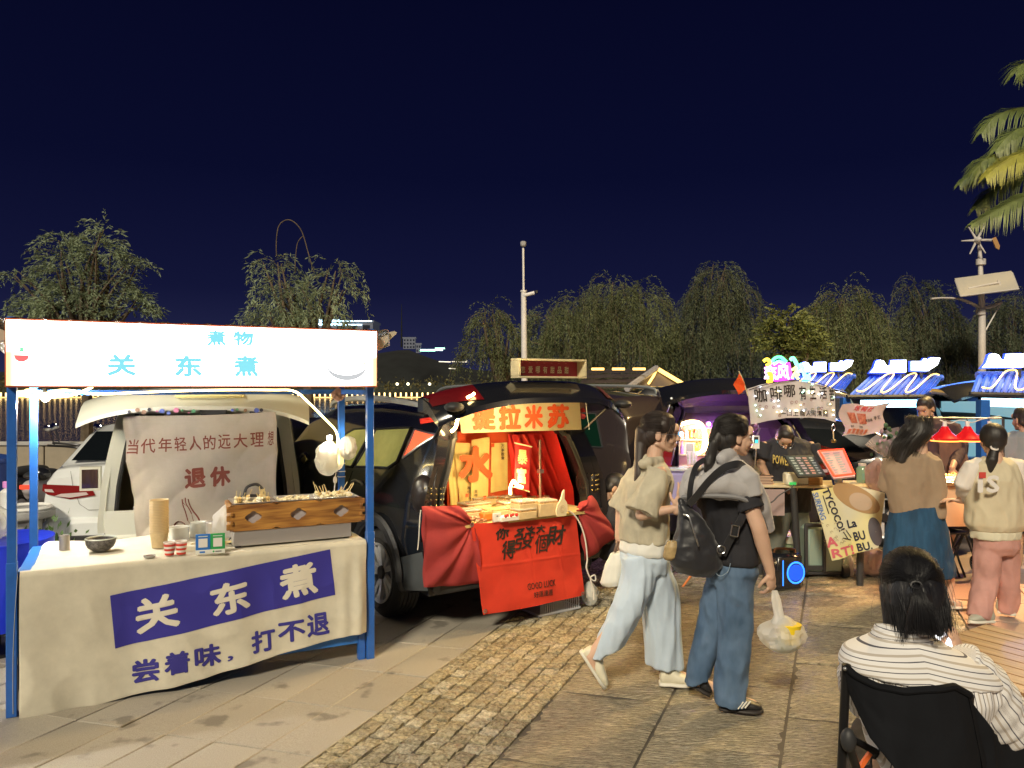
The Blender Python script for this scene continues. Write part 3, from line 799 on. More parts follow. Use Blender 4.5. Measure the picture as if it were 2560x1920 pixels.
# --- small white van with its tailgate up (behind the oden stall)
RV=[(0,1.02),(.03,1.20),(.14,1.50),(.26,1.68),(.5,1.73),(2.6,1.73),(3.2,1.40),(3.6,1.02),(3.9,.8)]
van=Car('food_van','small white van with raised tailgate hung with a beige curtain',(-2.56,6.38,0),math.radians(16),1.60,3.9,.25,RV,[(0,1.0),(3.9,.95)],m_cream,(.65,3.1),.30,tumble=.16,open_rear=dict(y1=.26),group=None,cat='van')
van.pillar_trim(m_cream,.62,.12,rim=m_seal)
van.lining(mat('beige_trim',(.30,.26,.19),.8),.25,1.6,.66,.10)
MB().box((0,.06,.44),(1.50,.16,.36),ch=.04).build('rear_bumper',m_cream,van.root)
vtg,vf=tailgate(van,'tailgate',.30,1.70,.80,.84,m_cream,m_cream,tip=.05,drop=.13,rise=.10,edge=.075,pitch=-.02)
a=van.fr.l(P(525,993,6.0));MB().box((a.x,a.y,1.735),(.50,.10,.05),ch=.015).build('spoiler',mat('yellow_light_tint',(.8,.7,.3),.4),vtg)  # yellow of the warm strip light is put into this colour
MB().box((.12,-.43,1.60),(.20,.03,.05),ch=.01).build('number_plate_recess',m_plastic,vtg)
MB().box((.48,-.43,1.60),(.18,.03,.04),ch=.01).build('grab_handle',m_plastic,vtg)
stk=[mat('sticker_%s'%n_,c,.5)for n_,c in(('pink',(.6,.2,.35)),('blue',(.1,.15,.5)),('brown',(.25,.14,.08)),('green',(.1,.3,.15)),('black',(.03,.03,.04)))]
for k in range(22):
 x=-.46+k*.045+rng.uniform(-.01,.01)
 if .02<x<.22:continue
 MB().lathe([(0,-.002),(rng.uniform(.008,.02),0)],(x,-.512+.05*abs(x)**3,1.612+rng.uniform(-.015,.015)),rng.choice((5,6,9)),R3('X',PI/2)).build('sticker',rng.choice(stk),vtg)
mr=MB().box((0,0,0),(.15,.06,.20),ch=.025);c_=van.fr.l(P(227,1196,6.6))
mr=MB().box(c_,(.16,.06,.205),ch=.028).build('side_mirror',m_cream,van.root)
MB().box(c_+Vector((0,-.033,0)),(.125,.004,.16)).build('mirror_glass',mat('dim_mirror',(.25,.16,.14),.08,metal=.9),mr)
MB().tube([c_+Vector((.05,.03,-.05)),c_+Vector((.16,.06,-.09))],.015,6).build('mirror_arm',m_cream,mr)
MB().box((0,1.3,.95),(1.2,.18,.6),ch=.05).build('rear_seat',mat('seat_fabric',(.05,.05,.05),.9),van.root)
MB().ball((-.45,1.0,.92),(.13,.12,.2),12,8).build('stored_bag',mat('red_bag',(.4,.02,.03),.5),van.root)
MB().ball((-.40,.7,.78),(.14,.12,.13),12,8).build('stored_bag',mat('green_bag',(.05,.14,.05),.5),van.root)
# --- white hatchback at far left, rear towards us
RW=[(0,.92),(.10,1.0),(.28,1.02),(.75,1.30),(1.1,1.38),(2.3,1.38),(3.0,1.05),(3.9,.8)]
wc=Car('parked_car','white car seen from behind between the blue posts at left',(-3.76,7.55,-.0),math.radians(12),1.62,3.9,.3,RW,[(0,.88),(3.9,.86)],m_whitepaint,(.75,3.1),.30,tumble=.42)
m=MB();m.grid(lambda s,t:(lerp(-.60+.10*t,.60-.10*t,s),lerp(.285,.72,t)-.02,lerp(1.045,1.31,t)+.015),8,4);m.build('rear_window',m_glassd,wc.root)
wc.panel('side_window',[(.62,.96),(1.5,.95),(1.45,1.26),(.98,1.26)],m_glassd,-1)
wc.panel('front_side_window',[(1.58,.95),(2.6,.94),(2.2,1.24),(1.55,1.27)],m_glassd,-1)
for sg in(-1,1):
 m=MB();m.prism([(.30,.74),(.34,.83),(.76,.86),(.765,.80),(.72,.76),(.52,.71)],(0,-.012,0),(sg,0,0),(0,0,1),(0,.05,0));tl_=m.build('tail_lamp',m_tail,wc.root)
 MB().prism([(.36,.75),(.38,.775),(.60,.765),(.66,.745),(.52,.725)],(0,-.018,0),(sg,0,0),(0,0,1),(0,.02,0)).build('clear_lens',m_tailw,tl_)
 MB().prism([(.66,.78),(.68,.81),(.745,.815),(.74,.79)],(0,-.018,0),(sg,0,0),(0,0,1),(0,.02,0)).build('clear_lens',m_tailw,tl_)
 MB().tube([(sg*.52,-.004,.98),(sg*.50,-.010,.84),(sg*.44,-.010,.66),(sg*.36,-.010,.60),(0,-.010,.60)],.0018,4).build('boot_gap',m_seal,wc.root)
MB().box((0,.02,.42),(1.52,.16,.22),ch=.05).build('rear_bumper',m_whitepaint,wc.root)
MB().box((0,-.06,.33),(1.3,.04,.07),ch=.01).build('bumper_insert',m_plastic,wc.root)
c_=wc.fr.l(P(103,1186,8.6));MB().ball(c_,(.10,.07,.075),12,8).build('side_mirror',m_blackpaint,wc.root)
MB().box((.32,-.012,.67),(.12,.01,.02)).build('badge',m_alloy,wc.root)
# --- dark hatchback between the van and the black car
RD=[(0,.9),(.1,1.0),(.5,1.32),(.8,1.42),(2.2,1.44),(3.0,1.02),(4.1,.82)]
dc=Car('parked_car','dark hatchback half hidden behind the right side of the curtain',(-1.95,8.2,0),math.radians(25),1.70,4.1,.28,RD,[(0,.92),(4.1,.9)],m_blackpaint,(.8,3.3),.32,tumble=.4)
m=MB();m.grid(lambda s,t:(lerp(-.62+.08*t,.62-.08*t,s),lerp(.13,.46,t)-.01,lerp(1.035,1.30,t)+.01),8,4);m.build('rear_window',m_glassd,dc.root)
MB().box((.1,-.01,.62),(.46,.02,.13)).build('number_plate',m_plate,dc.root)
for sg in(-1,1):MB().ball((sg*.68,.05,.86),(.10,.06,.05),12,8).build('tail_lamp',m_tail,dc.root)
c_=dc.fr.l(P(772,1148,7.6));mr=MB().ball(c_,(.115,.07,.075),14,10).build('side_mirror',m_blackpaint,dc.root)
MB().ball(c_+Vector((0,-.03,0)),(.09,.05,.055),14,10).build('mirror_glass',mat('yellow_lit_mirror',(.6,.5,.2),.1,metal=1.),mr)
dc.panel('side_window',[(.85,.98),(1.8,.97),(1.75,1.30),(1.05,1.30)],m_glassd,1)
# --- dark people carrier side-on behind the dessert car
RM=[(0,1.0),(.10,1.45),(.3,1.66),(.8,1.72),(3.2,1.70),(4.1,1.12),(4.9,.9)]
mv=Car('parked_car','long dark people carrier with green tinted windows behind the dessert car',(1.84,9.25,0),math.radians(50),1.74,4.9,.28,RM,[(0,1.05),(4.9,.98)],m_brownpaint,(.95,3.9),.34,tumble=.22)
mv.panel('rear_door_window',[(1.15,1.09),(2.05,1.08),(2.05,1.50),(1.2,1.50)],m_glassg,-1,frame=m_plastic)
mv.panel('front_door_window',[(2.15,1.08),(3.25,1.07),(2.95,1.48),(2.15,1.50)],m_glassg,-1,frame=m_plastic)
mv.panel('quarter_window',[(.35,1.10),(1.05,1.09),(1.05,1.50),(.5,1.48)],m_glassg,-1,frame=m_plastic)
for yv in(1.10,2.10,3.35):MB().tube([(-mv.hw(yv,z)-.001,yv+.03*math.sin(z*3),z)for z in np.linspace(.42,1.55,12)],.005,4).build('door_gap',m_seal,mv.root)
for yv in(1.3,2.35):MB().tube([(-mv.hw(yv,1.0)-.025,yv,.98),(-mv.hw(yv,1.0)-.03,yv+.2,.985)],.014,6).build('door_handle',m_alloy,mv.root)
for sg in(-1,1):MB().tube(smooth_path([(sg*.70,.5,1.70),(sg*.72,.8,1.80),(sg*.72,2.8,1.80),(sg*.70,3.2,1.70)],5),.02,8).build('roof_bar',mat('satin_silver',(.5,.55,.58),.3,metal=.7),mv.root)
# --- black car selling coffee: tailgate up, neon inside
cf=Car('coffee_car','black car with open boot full of neon lights selling coffee',(2.40,8.0,0),math.radians(-2),1.76,4.4,.28,RF,BF,m_blackpaint,(.95,3.5),.34,tumble=.36,open_rear=dict(y1=.55),group=None)
cf.pillar_trim(m_blackpaint,.82,.10,rim=m_seal)
cf.lining(mat('mauve_cloth',(.30,.22,.32),.7),.3,.75,.86,.12)
ctg,cff=tailgate(cf,'tailgate',.62,1.66,1.0,.86,m_blackpaint,m_plastic,tip=.18,drop=.14,rise=.16,edge=.10,pitch=.10)
m=MB();m.grid(lambda s,t:cff(.12+.76*s,.1+.62*t,-.125),10,4);m.build('rear_window',mat('purple_lit_glass',(.03,.02,.04),.08,spec=.8),ctg)
for sg in(-1,1):
 MB().tube([(sg*.74,.42,1.45),(sg*.78,-.25,1.68)],.012,8).build('gas_strut',m_alloy,ctg)
 m=MB();m.prism([(0,-.13),(.05,-.02),(.03,.10),(.10,.17),(.20,.14),(.22,.02),(.20,-.13)],(sg*.70-(.0 if sg>0 else 0),-.035,1.02),(sg*1.,0,0),(0,0,1),(0,.12,0))
 tl_=m.build('tail_lamp',m_tail,cf.root)
 MB().box((sg*.80,-.045,.93),(.10,.02,.03)).build('clear_lens',m_tailw,tl_)
MB().box((0,.10,.50),(1.62,.22,.50),ch=.05).build('rear_bumper',m_plastic,cf.root)
# --- black saloon and another roof behind the bouquet, right
RS=[(0,.95),(.1,1.02),(.5,1.08),(1.1,1.36),(1.7,1.44),(2.5,1.42),(3.2,1.05),(4.5,.78)]
s1=Car('parked_car','shiny black saloon behind the fried duck banner',(5.3,9.1,0),math.radians(70),1.78,4.5,.28,RS,[(0,.95),(4.5,.9)],m_blackpaint,(.9,3.6),.33,tumble=.42)
s1.panel('side_window',[(1.0,1.0),(2.0,1.0),(2.0,1.32),(1.4,1.30)],m_glassd,-1);s1.panel('front_side_window',[(2.08,1.0),(2.95,1.0),(2.6,1.30),(2.08,1.32)],m_glassd,-1)
s2=Car('parked_car','dark van roof just left of the short haired vendor',(5.4,12.3,0),math.radians(80),1.80,4.6,.28,[(0,1.1),(.2,1.72),(.5,1.80),(3.2,1.78),(4.0,1.2),(4.6,.9)],[(0,1.05),(4.6,1.0)],m_dkpaint,(.9,3.7),.33,tumble=.2)
s2.panel('side_window',[(.5,1.2),(3.1,1.2),(3.0,1.55),(.6,1.55)],m_glassd,-1)
s3=Car('parked_car','black car behind the red lamps with its long raised tailgate',(6.3,9.9,0),math.radians(10),1.8,4.4,.28,RF,BF,m_blackpaint,(.95,3.5),.34,tumble=.36,open_rear=dict(y1=.55))
s3.pillar_trim(m_blackpaint,.8,.12);s3.lining(mat('dark_lining',(.03,.03,.03),.9),.3,.8,.85,.1)
tailgate(s3,'tailgate',.62,1.66,1.0,.88,m_blackpaint,m_plastic,tip=.15,drop=.14,rise=.16,edge=.08,pitch=.10)
# ------------------------------------------------------------------ blue stall at left
m_blue=mat('blue_frame_paint',(.025,.13,.50),.35,var=.12,vs=8,coat=.2)
m_blue2=mat('blue_panel_paint',(.03,.17,.55),.4,var=.1,vs=3)
m_cloth=mat('cream_cloth',(.70,.66,.54),.85,var=.12,vs=5,bump=.25,bs=9,bdist=.012,thin=.1)
m_inkblue=mat('blue_print',(.035,.03,.30),.8)
m_paper=mat('cream_print',(.72,.68,.58),.85)
FS=Frame((-2.73,4.20,0),math.atan2(.9,1.79))
def fs(px,py,y):return FS.hit(px,py,'y',y)
SW,SD,TH=2.0,.79,.785
stall=thing('market_stall','blue framed oden stall with a glowing white name board on top','stall',FS.loc,FS.yaw)
for x,y in((0,0),(SW,0),(.0,SD),(SW,SD)):
 xx=x+(.03 if y else 0)-(.02 if(y and x)else 0)
 m=MB().box((xx,y,1.09),(.045,.045,2.18),ch=.003)
 if not y:m.box((xx,y-.001,.42),(.052,.052,.84),ch=.003).box((xx+(.055 if x==0 else -.055),y+.012,.38),(.045,.045,.76),ch=.003)
 m.build('post',m_blue,stall)
for x in(0,SW):MB().box((x,SD/2,1.76),(.035,SD-.05,.035)).build('side_rail',m_blue,stall)
MB().box((SW/2,SD,1.76),(SW-.06,.035,.035)).build('rear_rail',m_blue,stall)
for z,h in((.30,.34),):
 MB().box((SW/2,.012,.30),(SW-.16,.02,.38)).build('front_panel',m_blue2,stall)
MB().box((SW/2,SD-.02,.40),(SW-.1,.02,.62)).build('rear_panel',m_blue2,stall)
MB().box((SW/2,SD/2,TH-.02),(SW-.05,SD-.03,.03)).build('counter_top',m_blue2,stall)
def awn(s,t):
 x=lerp(-.12,SW+.12,s);y=lerp(-.06,SD+.25,t);return Vector((x,y,2.172+.004*math.sin(x*52)-.10*t-(.10 if s in(0,1)else 0)))
m=MB();m.grid(awn,220,3);m.build('roof_sheet',mat('roof_metal',(.45,.46,.48),.5,metal=.5),stall,60)
MB().prism([(0,0),(.13,.07),(.15,.06),(.03,-.06),(0,-.05)],(SW+.03,-.03,2.10),(1,0,0),(0,0,1),(0,.75,0)).build('awning_flap',mat('awning_flap',(.5,.45,.35),.7),stall)
MB().prism([(0,0),(-.13,.07),(-.15,.06),(-.03,-.06),(0,-.05)],(-.03,-.03,2.10),(1,0,0),(0,0,1),(0,.75,0)).build('awning_flap',mat('awning_flap',(.5,.45,.35),.7),stall)
sb=MB().box((SW/2,-.055,1.98),(SW+.045,.09,.37),ch=.004).build('sign_box',mat('sign_edge',(.5,.12,.05),.5),stall)
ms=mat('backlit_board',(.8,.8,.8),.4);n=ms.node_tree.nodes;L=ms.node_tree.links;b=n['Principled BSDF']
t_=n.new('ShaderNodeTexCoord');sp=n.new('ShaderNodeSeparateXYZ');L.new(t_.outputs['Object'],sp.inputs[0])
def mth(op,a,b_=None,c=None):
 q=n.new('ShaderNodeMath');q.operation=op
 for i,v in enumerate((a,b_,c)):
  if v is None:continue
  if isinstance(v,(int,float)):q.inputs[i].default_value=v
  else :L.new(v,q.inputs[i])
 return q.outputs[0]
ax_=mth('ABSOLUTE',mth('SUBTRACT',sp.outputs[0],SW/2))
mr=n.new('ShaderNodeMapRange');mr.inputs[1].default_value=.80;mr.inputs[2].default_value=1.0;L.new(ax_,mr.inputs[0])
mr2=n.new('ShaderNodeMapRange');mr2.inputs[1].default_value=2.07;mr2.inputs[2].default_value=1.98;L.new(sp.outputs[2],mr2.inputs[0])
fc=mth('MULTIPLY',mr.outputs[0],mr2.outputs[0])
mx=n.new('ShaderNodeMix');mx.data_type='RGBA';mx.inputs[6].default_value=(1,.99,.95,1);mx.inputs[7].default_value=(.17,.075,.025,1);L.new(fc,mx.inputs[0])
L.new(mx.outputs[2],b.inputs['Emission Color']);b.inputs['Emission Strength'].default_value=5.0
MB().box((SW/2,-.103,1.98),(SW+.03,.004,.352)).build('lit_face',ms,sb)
m_cy=mat('cyan_backlit_print',(.1,.4,.5),.5,emit=(.16,.46,.56),es=.75)
yq=-.108
def sgq(x0,x1,y0,y1):return[fs(x0,y1,yq),fs(x1,y1,yq),fs(x1,y0,yq),fs(x0,y0,yq)]
for ch,q in(('煮',(516,566,826,864)),('物',(582,634,827,864)),('关',(267,341,885,940)),('东',(436,506,888,942)),('煮',(584,647,889,942))):letters(sb,m_cy,[(ch,sgq(*q))],.045)
m_gr=mat('grey_print',(.2,.2,.2),.5,emit=(.35,.38,.42),es=.8)
m=MB();c1=fs(867,922,yq);pts=[]
for k in range(25):a=PI*(1.04+.92*k/24);pts.append((c1.x+.128*math.cos(a),c1.z+.095*math.sin(a)+.02))
for k in range(25):a=PI*(1.96-.92*k/24);pts.append((c1.x+.122*math.cos(a),c1.z+.060*math.sin(a)+.02))
m.prism(pts,(0,yq,0),(1,0,0),(0,0,1),(0,.002,0));m.build('bowl_picture',m_gr,sb)
MB().tube([(c1.x+.122*math.cos(a),yq,c1.z+.02+.045*math.sin(a))for a in np.linspace(0,1.2,12)],.0035,4).build('bowl_rim_picture',mat('brown_print',(.1,.04,.02),.5,emit=(.25,.1,.05),es=.7),sb)
c2=fs(54,888,yq)
MB().prism([(-.035,.0),(.035,0),(.028,-.022),(.010,-.034),(-.012,-.034),(-.028,-.022)],(c2.x,yq,c2.z),(1,0,0),(0,0,1),(0,.002,0)).build('red_bowl_picture',mat('red_print',(.4,.02,.02),.5,emit=(.6,.12,.12),es=.9),sb)
MB().prism([(-.02,.02),(.02,.02),(.006,.03),(.014,.034),(0,.045),(-.012,.034),(-.006,.03)],(c2.x,yq,c2.z),(1,0,0),(0,0,1),(0,.002,0)).build('green_garnish_picture',mat('green_print',(.02,.3,.1),.5,emit=(.15,.6,.3),es=.9),sb)
m_led=glow('warm_led_light',(1.,.74,.26),9.);m_ledw=glow('white_led_light',(1.,.98,.90),14.)
led=thing('led_strip','warm glowing light strip looped under the white name board','light strip',FS.w((0,.1,1.75)),FS.yaw)
def lp(px,py,y):return FS.hit(px,py,'y',y)-Vector((0,.1,1.75))
pth=smooth_path([lp(64,982,.70),lp(80,990,.66),lp(110,985,.4),lp(160,975,.12),lp(240,985,.10),lp(330,982,.10),lp(430,978,.08),lp(560,975,.08),lp(680,975,.08),lp(735,978,.10),lp(770,1005,.3),lp(815,1050,.6),lp(838,1075,.74),lp(845,1100,.75),lp(848,1160,.75)],8)
MB().tube(pth,.0065,6).build('glowing_tube',m_led,led)
MB().tube(smooth_path([lp(110,985,.4),lp(70,975,.72),lp(60,985,.74),lp(80,992,.6),lp(170,990,.3),lp(230,968,.12)],8),.007,6).build('glowing_tube',m_led,led)
def bulb(name,label,loc,power,col,r=.03,mesh=True,parent=None,es=25.,cat='lamp'):
 t=thing(name,label,cat,loc)
 MB().ball((0,0,0),(r,r,r*1.15),14,10).build('bulb',glow('bulb_%s'%name,col,es),t)
 MB().lathe([(0,r*1.9),(r*.55,r*1.9),(r*.6,r*.8),(0,r*.8)],(0,0,0),12).build('socket',m_plastic,t)
 l=bpy.data.lights.new(name,'POINT');l.energy=power;l.color=col;l.shadow_soft_size=r*1.2
 o=bpy.data.objects.new('light',l);COL.objects.link(o);o.parent=t;o.location=(0,0,-r*1.4);return t
bulb('stall_bulb','bright white bulb at the top of the left rear blue post',FS.w((.10,.70,1.735)),42,(1,.96,.88),.028,es=40)
bulb('stall_bulb','warm lamp wrapped in white plastic bags on the right rear post',FS.w((1.90,.70,1.42)),6,(1,.90,.66),.02,es=8)
def cz(x):return interp(x,[.0,.35,.62,1.0,1.3,1.6,2.0],[.012,.03,.075,.13,.145,.15,.17])
_b=[(46,1798),(130,1785),(217,1768),(330,1739),(434,1715),(520,1691),(573,1675),(694,1638),(760,1618),(825,1599),(903,1580)]
_bl=[FS.hit(x,y,'y',-.04)for x,y in _b]
def cz(x):return max(.004,interp(x,[p.x for p in _bl],[p.z for p in _bl]))
X0,X1=.04,1.965
def cfront(x,z):
 d=TH-z;k=min(1,d/.25)
 y=-.046-.010*k*math.sin(x*7+1)-.007*k*math.sin(x*17+z*2)-.018*k*mnoise.noise(Vector((x*2.6,z*2.2,0)))-.008*k*(1-abs(mnoise.noise(Vector((x*5+z*2,z*3.5,4))))*4)*.6
 y-=.012*k*max(0,(x-1.75)/.2)*math.sin(x*60);return Vector((x,y,z))
def cloth(s,t):
 x=lerp(X0,X1,s);xl=x
 if t<.35:
  q=t/.35;y=lerp(SD-.02+.03*math.sin(x*5),-.02,q);z=TH+.006+.006*abs(mnoise.noise(Vector((x*6,y*9,0))))+(.012*math.sin(x*8+1)*(1-q)**2 if x<1.1 else 0)
  z-=.25*max(0,(.14-x)/.14)**2*(1-q*.75)
  return Vector((x-.02*(1-q),y,z))
 if t<.40:
  a=(t-.35)/.05*PI/2;return Vector((x,-.02-.022*math.sin(a),TH+.008-.022*(1-math.cos(a))+.0))
 q=(t-.40)/.60;zb=cz(x);z=lerp(TH-.014,zb,q);return cfront(x,z)
tc_=thing('tablecloth','long cream cloth with blue panel draped over the stall counter','tablecloth',FS.loc,FS.yaw)
m=MB();m.sheet(cloth,170,90,.0025,(0,.3,-1));m.build('cloth',m_cloth,tc_,80)
m=MB();m.sheet(lambda s,t:Vector((X0-.012-.02*t-.01*math.sin(s*9+t*3),lerp(-.03,SD-.05,s),lerp(TH-.01,.02+.45*s,t))),20,16,.002,(1,0,0));m.build('side_drop',m_cloth,tc_,80)
def fq(x0,y0,x1,y1,x2,y2,x3,y3):
 return[Vector((p.x,p.z,0))for p in(FS.hit(x0,y0,'y',-.046),FS.hit(x1,y1,'y',-.046),FS.hit(x2,y2,'y',-.046),FS.hit(x3,y3,'y',-.046))]
def onc(s,t):return cfront(s,t)
q=fq(288,1623,838,1487,825,1373,275,1490);m=MB()
m.grid(lambda s,t:cfront(*((q[0]*(1-s)+q[1]*s)*(1-t)+(q[3]*(1-s)+q[2]*s)*t)[:2])+Vector((0,-.0022,0)),110,34)
build_flat(m,'blue_panel_print',m_inkblue,tc_)
for ch,q in(('关',(342,1590,452,1562,441,1476,331,1503)),('东',(533,1545,628,1521,618,1442,521,1466)),('煮',(704,1503,797,1481,788,1398,694,1421))):
 letters(tc_,m_paper,[(ch,fq(*q))],.038,fn=onc,off=(0,-.004,0))
k_=-.19;m_bb=mat('blue_brush_print',(.04,.035,.27),.8)
for ch,(x0,x1,y0,y1)in(('尝',(328,397,1643,1714)),('着',(408,473,1621,1690)),('味',(484,551,1604,1673)),('，',(566,582,1638,1654)),('打',(627,688,1569,1636)),('不',(694,762,1547,1612)),('退',(766,822,1528,1595))):
 d=-k_*(x1-x0);letters(tc_,m_bb,[(ch,fq(x0+3,y1,x1+3,y1-d,x1,y0,x0,y0+d))],.035,fn=onc,off=(0,-.0025,0))
 # ------------------------------------------------------------------ oden box
m_pine=mat('scorched_pine',(.52,.26,.06),.45,var=.8,vs=5,stretch=(.7,1,7),col2=(.20,.075,.02),coat=.3,detail=2)
m_steel=mat('brushed_steel',(.72,.70,.71),.33,metal=.8,bump=.15,bs=60,stretch=(1,1,12))
OB=Frame(FS.w((1.16,.055,TH+.014)),FS.yaw)
ob=thing('oden_cooker','wooden oden cooker on a steel base with three simmering trays','cooker',OB.loc,OB.yaw)
LW=.84;m=MB().box((.36,.13,.055),(.74,.27,.095),ch=.004);m.build('steel_base',m_steel,ob)
for x in(.02,.70):
 for y in(.02,.24):MB().box((x,y,.004),(.035,.03,.010)).build('foot',m_rubber,ob)
zb_,zt_=.103,.262;x0_,x1_=-.03,.80
def board_with_holes(m,x0,x1,z0,z1,y,th,nh):
 w_=(x1-x0)/nh
 for i in range(nh):
  cx_=x0+w_*(i+.5);cz_=(z0+z1)/2;N=40;outer=[];inner=[]
  for k in range(N):
   a=2*PI*k/N+PI/4;r=.040*(1+.13*math.cos(4*(a)))*(1.12 if abs(math.cos(a))>.6 else 1);inner.append((cx_+r*math.cos(a),cz_+r*.86*math.sin(a)))
   c,s_=math.cos(a),math.sin(a);f_=min(w_/2/max(abs(c),1e-6),(z1-z0)/2/max(abs(s_),1e-6));outer.append((cx_+f_*c,cz_+f_*s_))
  k0=len(m.v)
  m.v+=[(p[0],y,p[1])for p in outer]+[(p[0],y,p[1])for p in inner]+[(p[0],y+th,p[1])for p in outer]+[(p[0],y+th,p[1])for p in inner]
  for k in range(N):
   j=(k+1)%N
   m.f+=[(k0+k,k0+j,k0+N+j,k0+N+k),(k0+2*N+k,k0+3*N+k,k0+3*N+j,k0+2*N+j),(k0+N+k,k0+N+j,k0+3*N+j,k0+3*N+k)]
 return m
m=MB();board_with_holes(m,x0_,x1_,zb_,zt_,-.012,.018,3)
m.box(((x0_+x1_)/2,-.003,zt_+.0005),(x1_-x0_,.018,.001)).box(((x0_+x1_)/2,-.003,zb_-.0005),(x1_-x0_,.018,.001))
for sx_,ex in((x0_,-1),(x1_,1)):
 for k,z in enumerate((zb_+.02,zb_+.075,zb_+.13)):m.box((sx_+ex*.010,-.003,z+.006),(.020,.018,.036),ch=.002)
m.build('front_board',m_pine,ob)
for sx_ in(x0_+.008,x1_-.008):
 m=MB().box((sx_,.135,(zb_+zt_)/2),(.016,.25,zt_-zb_),ch=.002)
 for k,z in enumerate((zb_+.048,zb_+.103)):m.box((sx_,-.012,z+.006),(.016,.03,.024),ch=.002)
 m.build('side_board',m_pine,ob)
MB().box(((x0_+x1_)/2,.265,(zb_+zt_)/2),(x1_-x0_,.016,zt_-zb_),ch=.002).build('rear_board',m_pine,ob)
MB().box(((x0_+x1_)/2,.014,(zb_+zt_)/2),(x1_-x0_-.05,.006,zt_-zb_-.02)).build('inner_wall',mat('grey_inner_wall',(.42,.38,.39),.6),ob)
tw_=(x1_-x0_-.03)/3
m_broth=mat('broth',(.42,.36,.22),.08,trans=.3)
for i in range(3):
 cx_=x0_+.015+tw_*(i+.5);tr=MB();hw_,hd=tw_/2-.003,.125;yc=.130
 rings=[(hw_,hd,.268),(hw_,hd,.272),(hw_-.014,hd-.014,.272),(hw_-.018,hd-.018,.266),(hw_-.024,hd-.024,.20)]
 k0=0
 for a,b_,z in rings:tr.v+=[(cx_-a,yc-b_,z),(cx_+a,yc-b_,z),(cx_+a,yc+b_,z),(cx_-a,yc+b_,z)]
 for r in range(len(rings)-1):tr.f+=[(r*4+k,r*4+(k+1)%4,r*4+4+(k+1)%4,r*4+4+k)for k in range(4)]
 tr.f.append((16,17,18,19));t_o=tr.build('tray',m_steel,ob,30)
 MB().box((cx_,yc,.245),(2*hw_-.04,2*hd-.04,.004)).build('broth',m_broth,t_o)
m_stick=mat('bamboo',(.62,.50,.25),.6,var=.2,vs=20);m_fish=[mat('fish_cake',(.75,.66,.42),.5,var=.3,vs=30),mat('tofu_puff',(.62,.44,.18),.6,var=.4,vs=40),mat('pale_ball',(.78,.74,.60),.45,var=.2,vs=25)]
def skewer(cx_,cy,lx,ly,ln,k,lab,grp):
 t=thing('food_skewer',lab,'skewer',OB.w((cx_,cy,.25)),OB.yaw,grp);d=Vector((lx,ly,1)).normalized()
 MB().tube([d*-.02,d*ln],.0032,6).build('stick',m_stick,t)
 m=MB();r=random.Random(k)
 for i in range(3):m.ball(d*(.0+.020*i)+Vector((r.uniform(-.004,.004),0,0)),(r.uniform(.011,.016),.013,.012),8,6)
 m.build('morsels',m_fish[k%3],t)
r_=random.Random(11)
for k in range(17):skewer(.05+r_.uniform(.09,.20)if k>4 else .02+k*.018,.06+r_.uniform(0,.15),r_.uniform(-.45,.5),r_.uniform(-.5,.2),r_.uniform(.07,.105),k,'bamboo skewer of fish cake standing in the left simmering tray','skewers in the left tray')
for k in range(6):skewer(.55+k*.014,.08+r_.uniform(0,.1),r_.uniform(-.6,-.2),r_.uniform(-.2,.2),r_.uniform(.09,.12),k,'bamboo skewer leaning left in the right simmering tray','left leaning skewers in the right tray')
for k in range(10):skewer(.63+r_.uniform(0,.11),.06+r_.uniform(0,.14),r_.uniform(.4,1.3),r_.uniform(-.2,.3),r_.uniform(.07,.12),k,'bamboo skewer leaning right in the right simmering tray','right leaning skewers in the right tray')
m=MB()
for k in range(110):
 i=r_.choice((0,1,1,2,2,2));cx_=x0_+.015+tw_*(i+.5);m.ball((cx_+r_.uniform(-.105,.105),.13+r_.uniform(-.09,.09),.256+r_.uniform(0,.010)+(.014 if i==2 else 0)),(r_.uniform(.010,.018),.013,.011),8,5)
o=m.build('simmering_food',m_fish[0],None);o.location=OB.loc;o.rotation_euler=(0,0,OB.yaw);tag(o,'heap of pale fish cakes and balls filling the three steel trays','food',None,'stuff')
# ------------------------------------------------------------------ things on the counter
def on(px,py):p=T(px,py,TH+.014);return Vector((p.x,p.y,TH+.014))
def put(name,label,cat,px,py,group=None):return thing(name,label,cat,on(px,py),FS.yaw,group)
m_kraft=mat('kraft_paper',(.62,.48,.27),.7,var=.1,vs=30);m_kraftd=mat('kraft_paper_edge',(.55,.42,.24),.6)
c0=thing('paper_cup','brown paper cup, lowest of the tall stack on the cream cloth','cup',on(398,1368),0,'brown paper cups stacked in one tower')
MB().lathe([(0,.002),(.041,.002),(.041,0),(.043,.001),(.0545,.098),(.052,.098),(.041,.006),(0,.006)],n=28).build('body',m_kraft,c0)
MB().lathe([(.0545,.096),(.057,.0985),(.0545,.101),(.052,.0985),(.0545,.096)],n=28).build('rim',m_kraftd,c0)
ORD='first second third fourth fifth sixth seventh eighth ninth tenth eleventh twelfth thirteenth fourteenth fifteenth sixteenth seventeenth eighteenth nineteenth twentieth'.split()
for k in range(1,21):
 c=copy_tree(c0);c.location=c0.location+Vector((rng.uniform(-.0012,.0012),rng.uniform(-.001,.001),k*.0098));c.name='paper_cup'
 c['label']='topmost brown paper cup of the tall stack' if k==20 else '%s nested brown paper cup from the top of the tall stack'%ORD[20-k]
t=put('bowl','black speckled ceramic bowl with white rim on the cream cloth','bowl',252,1376)
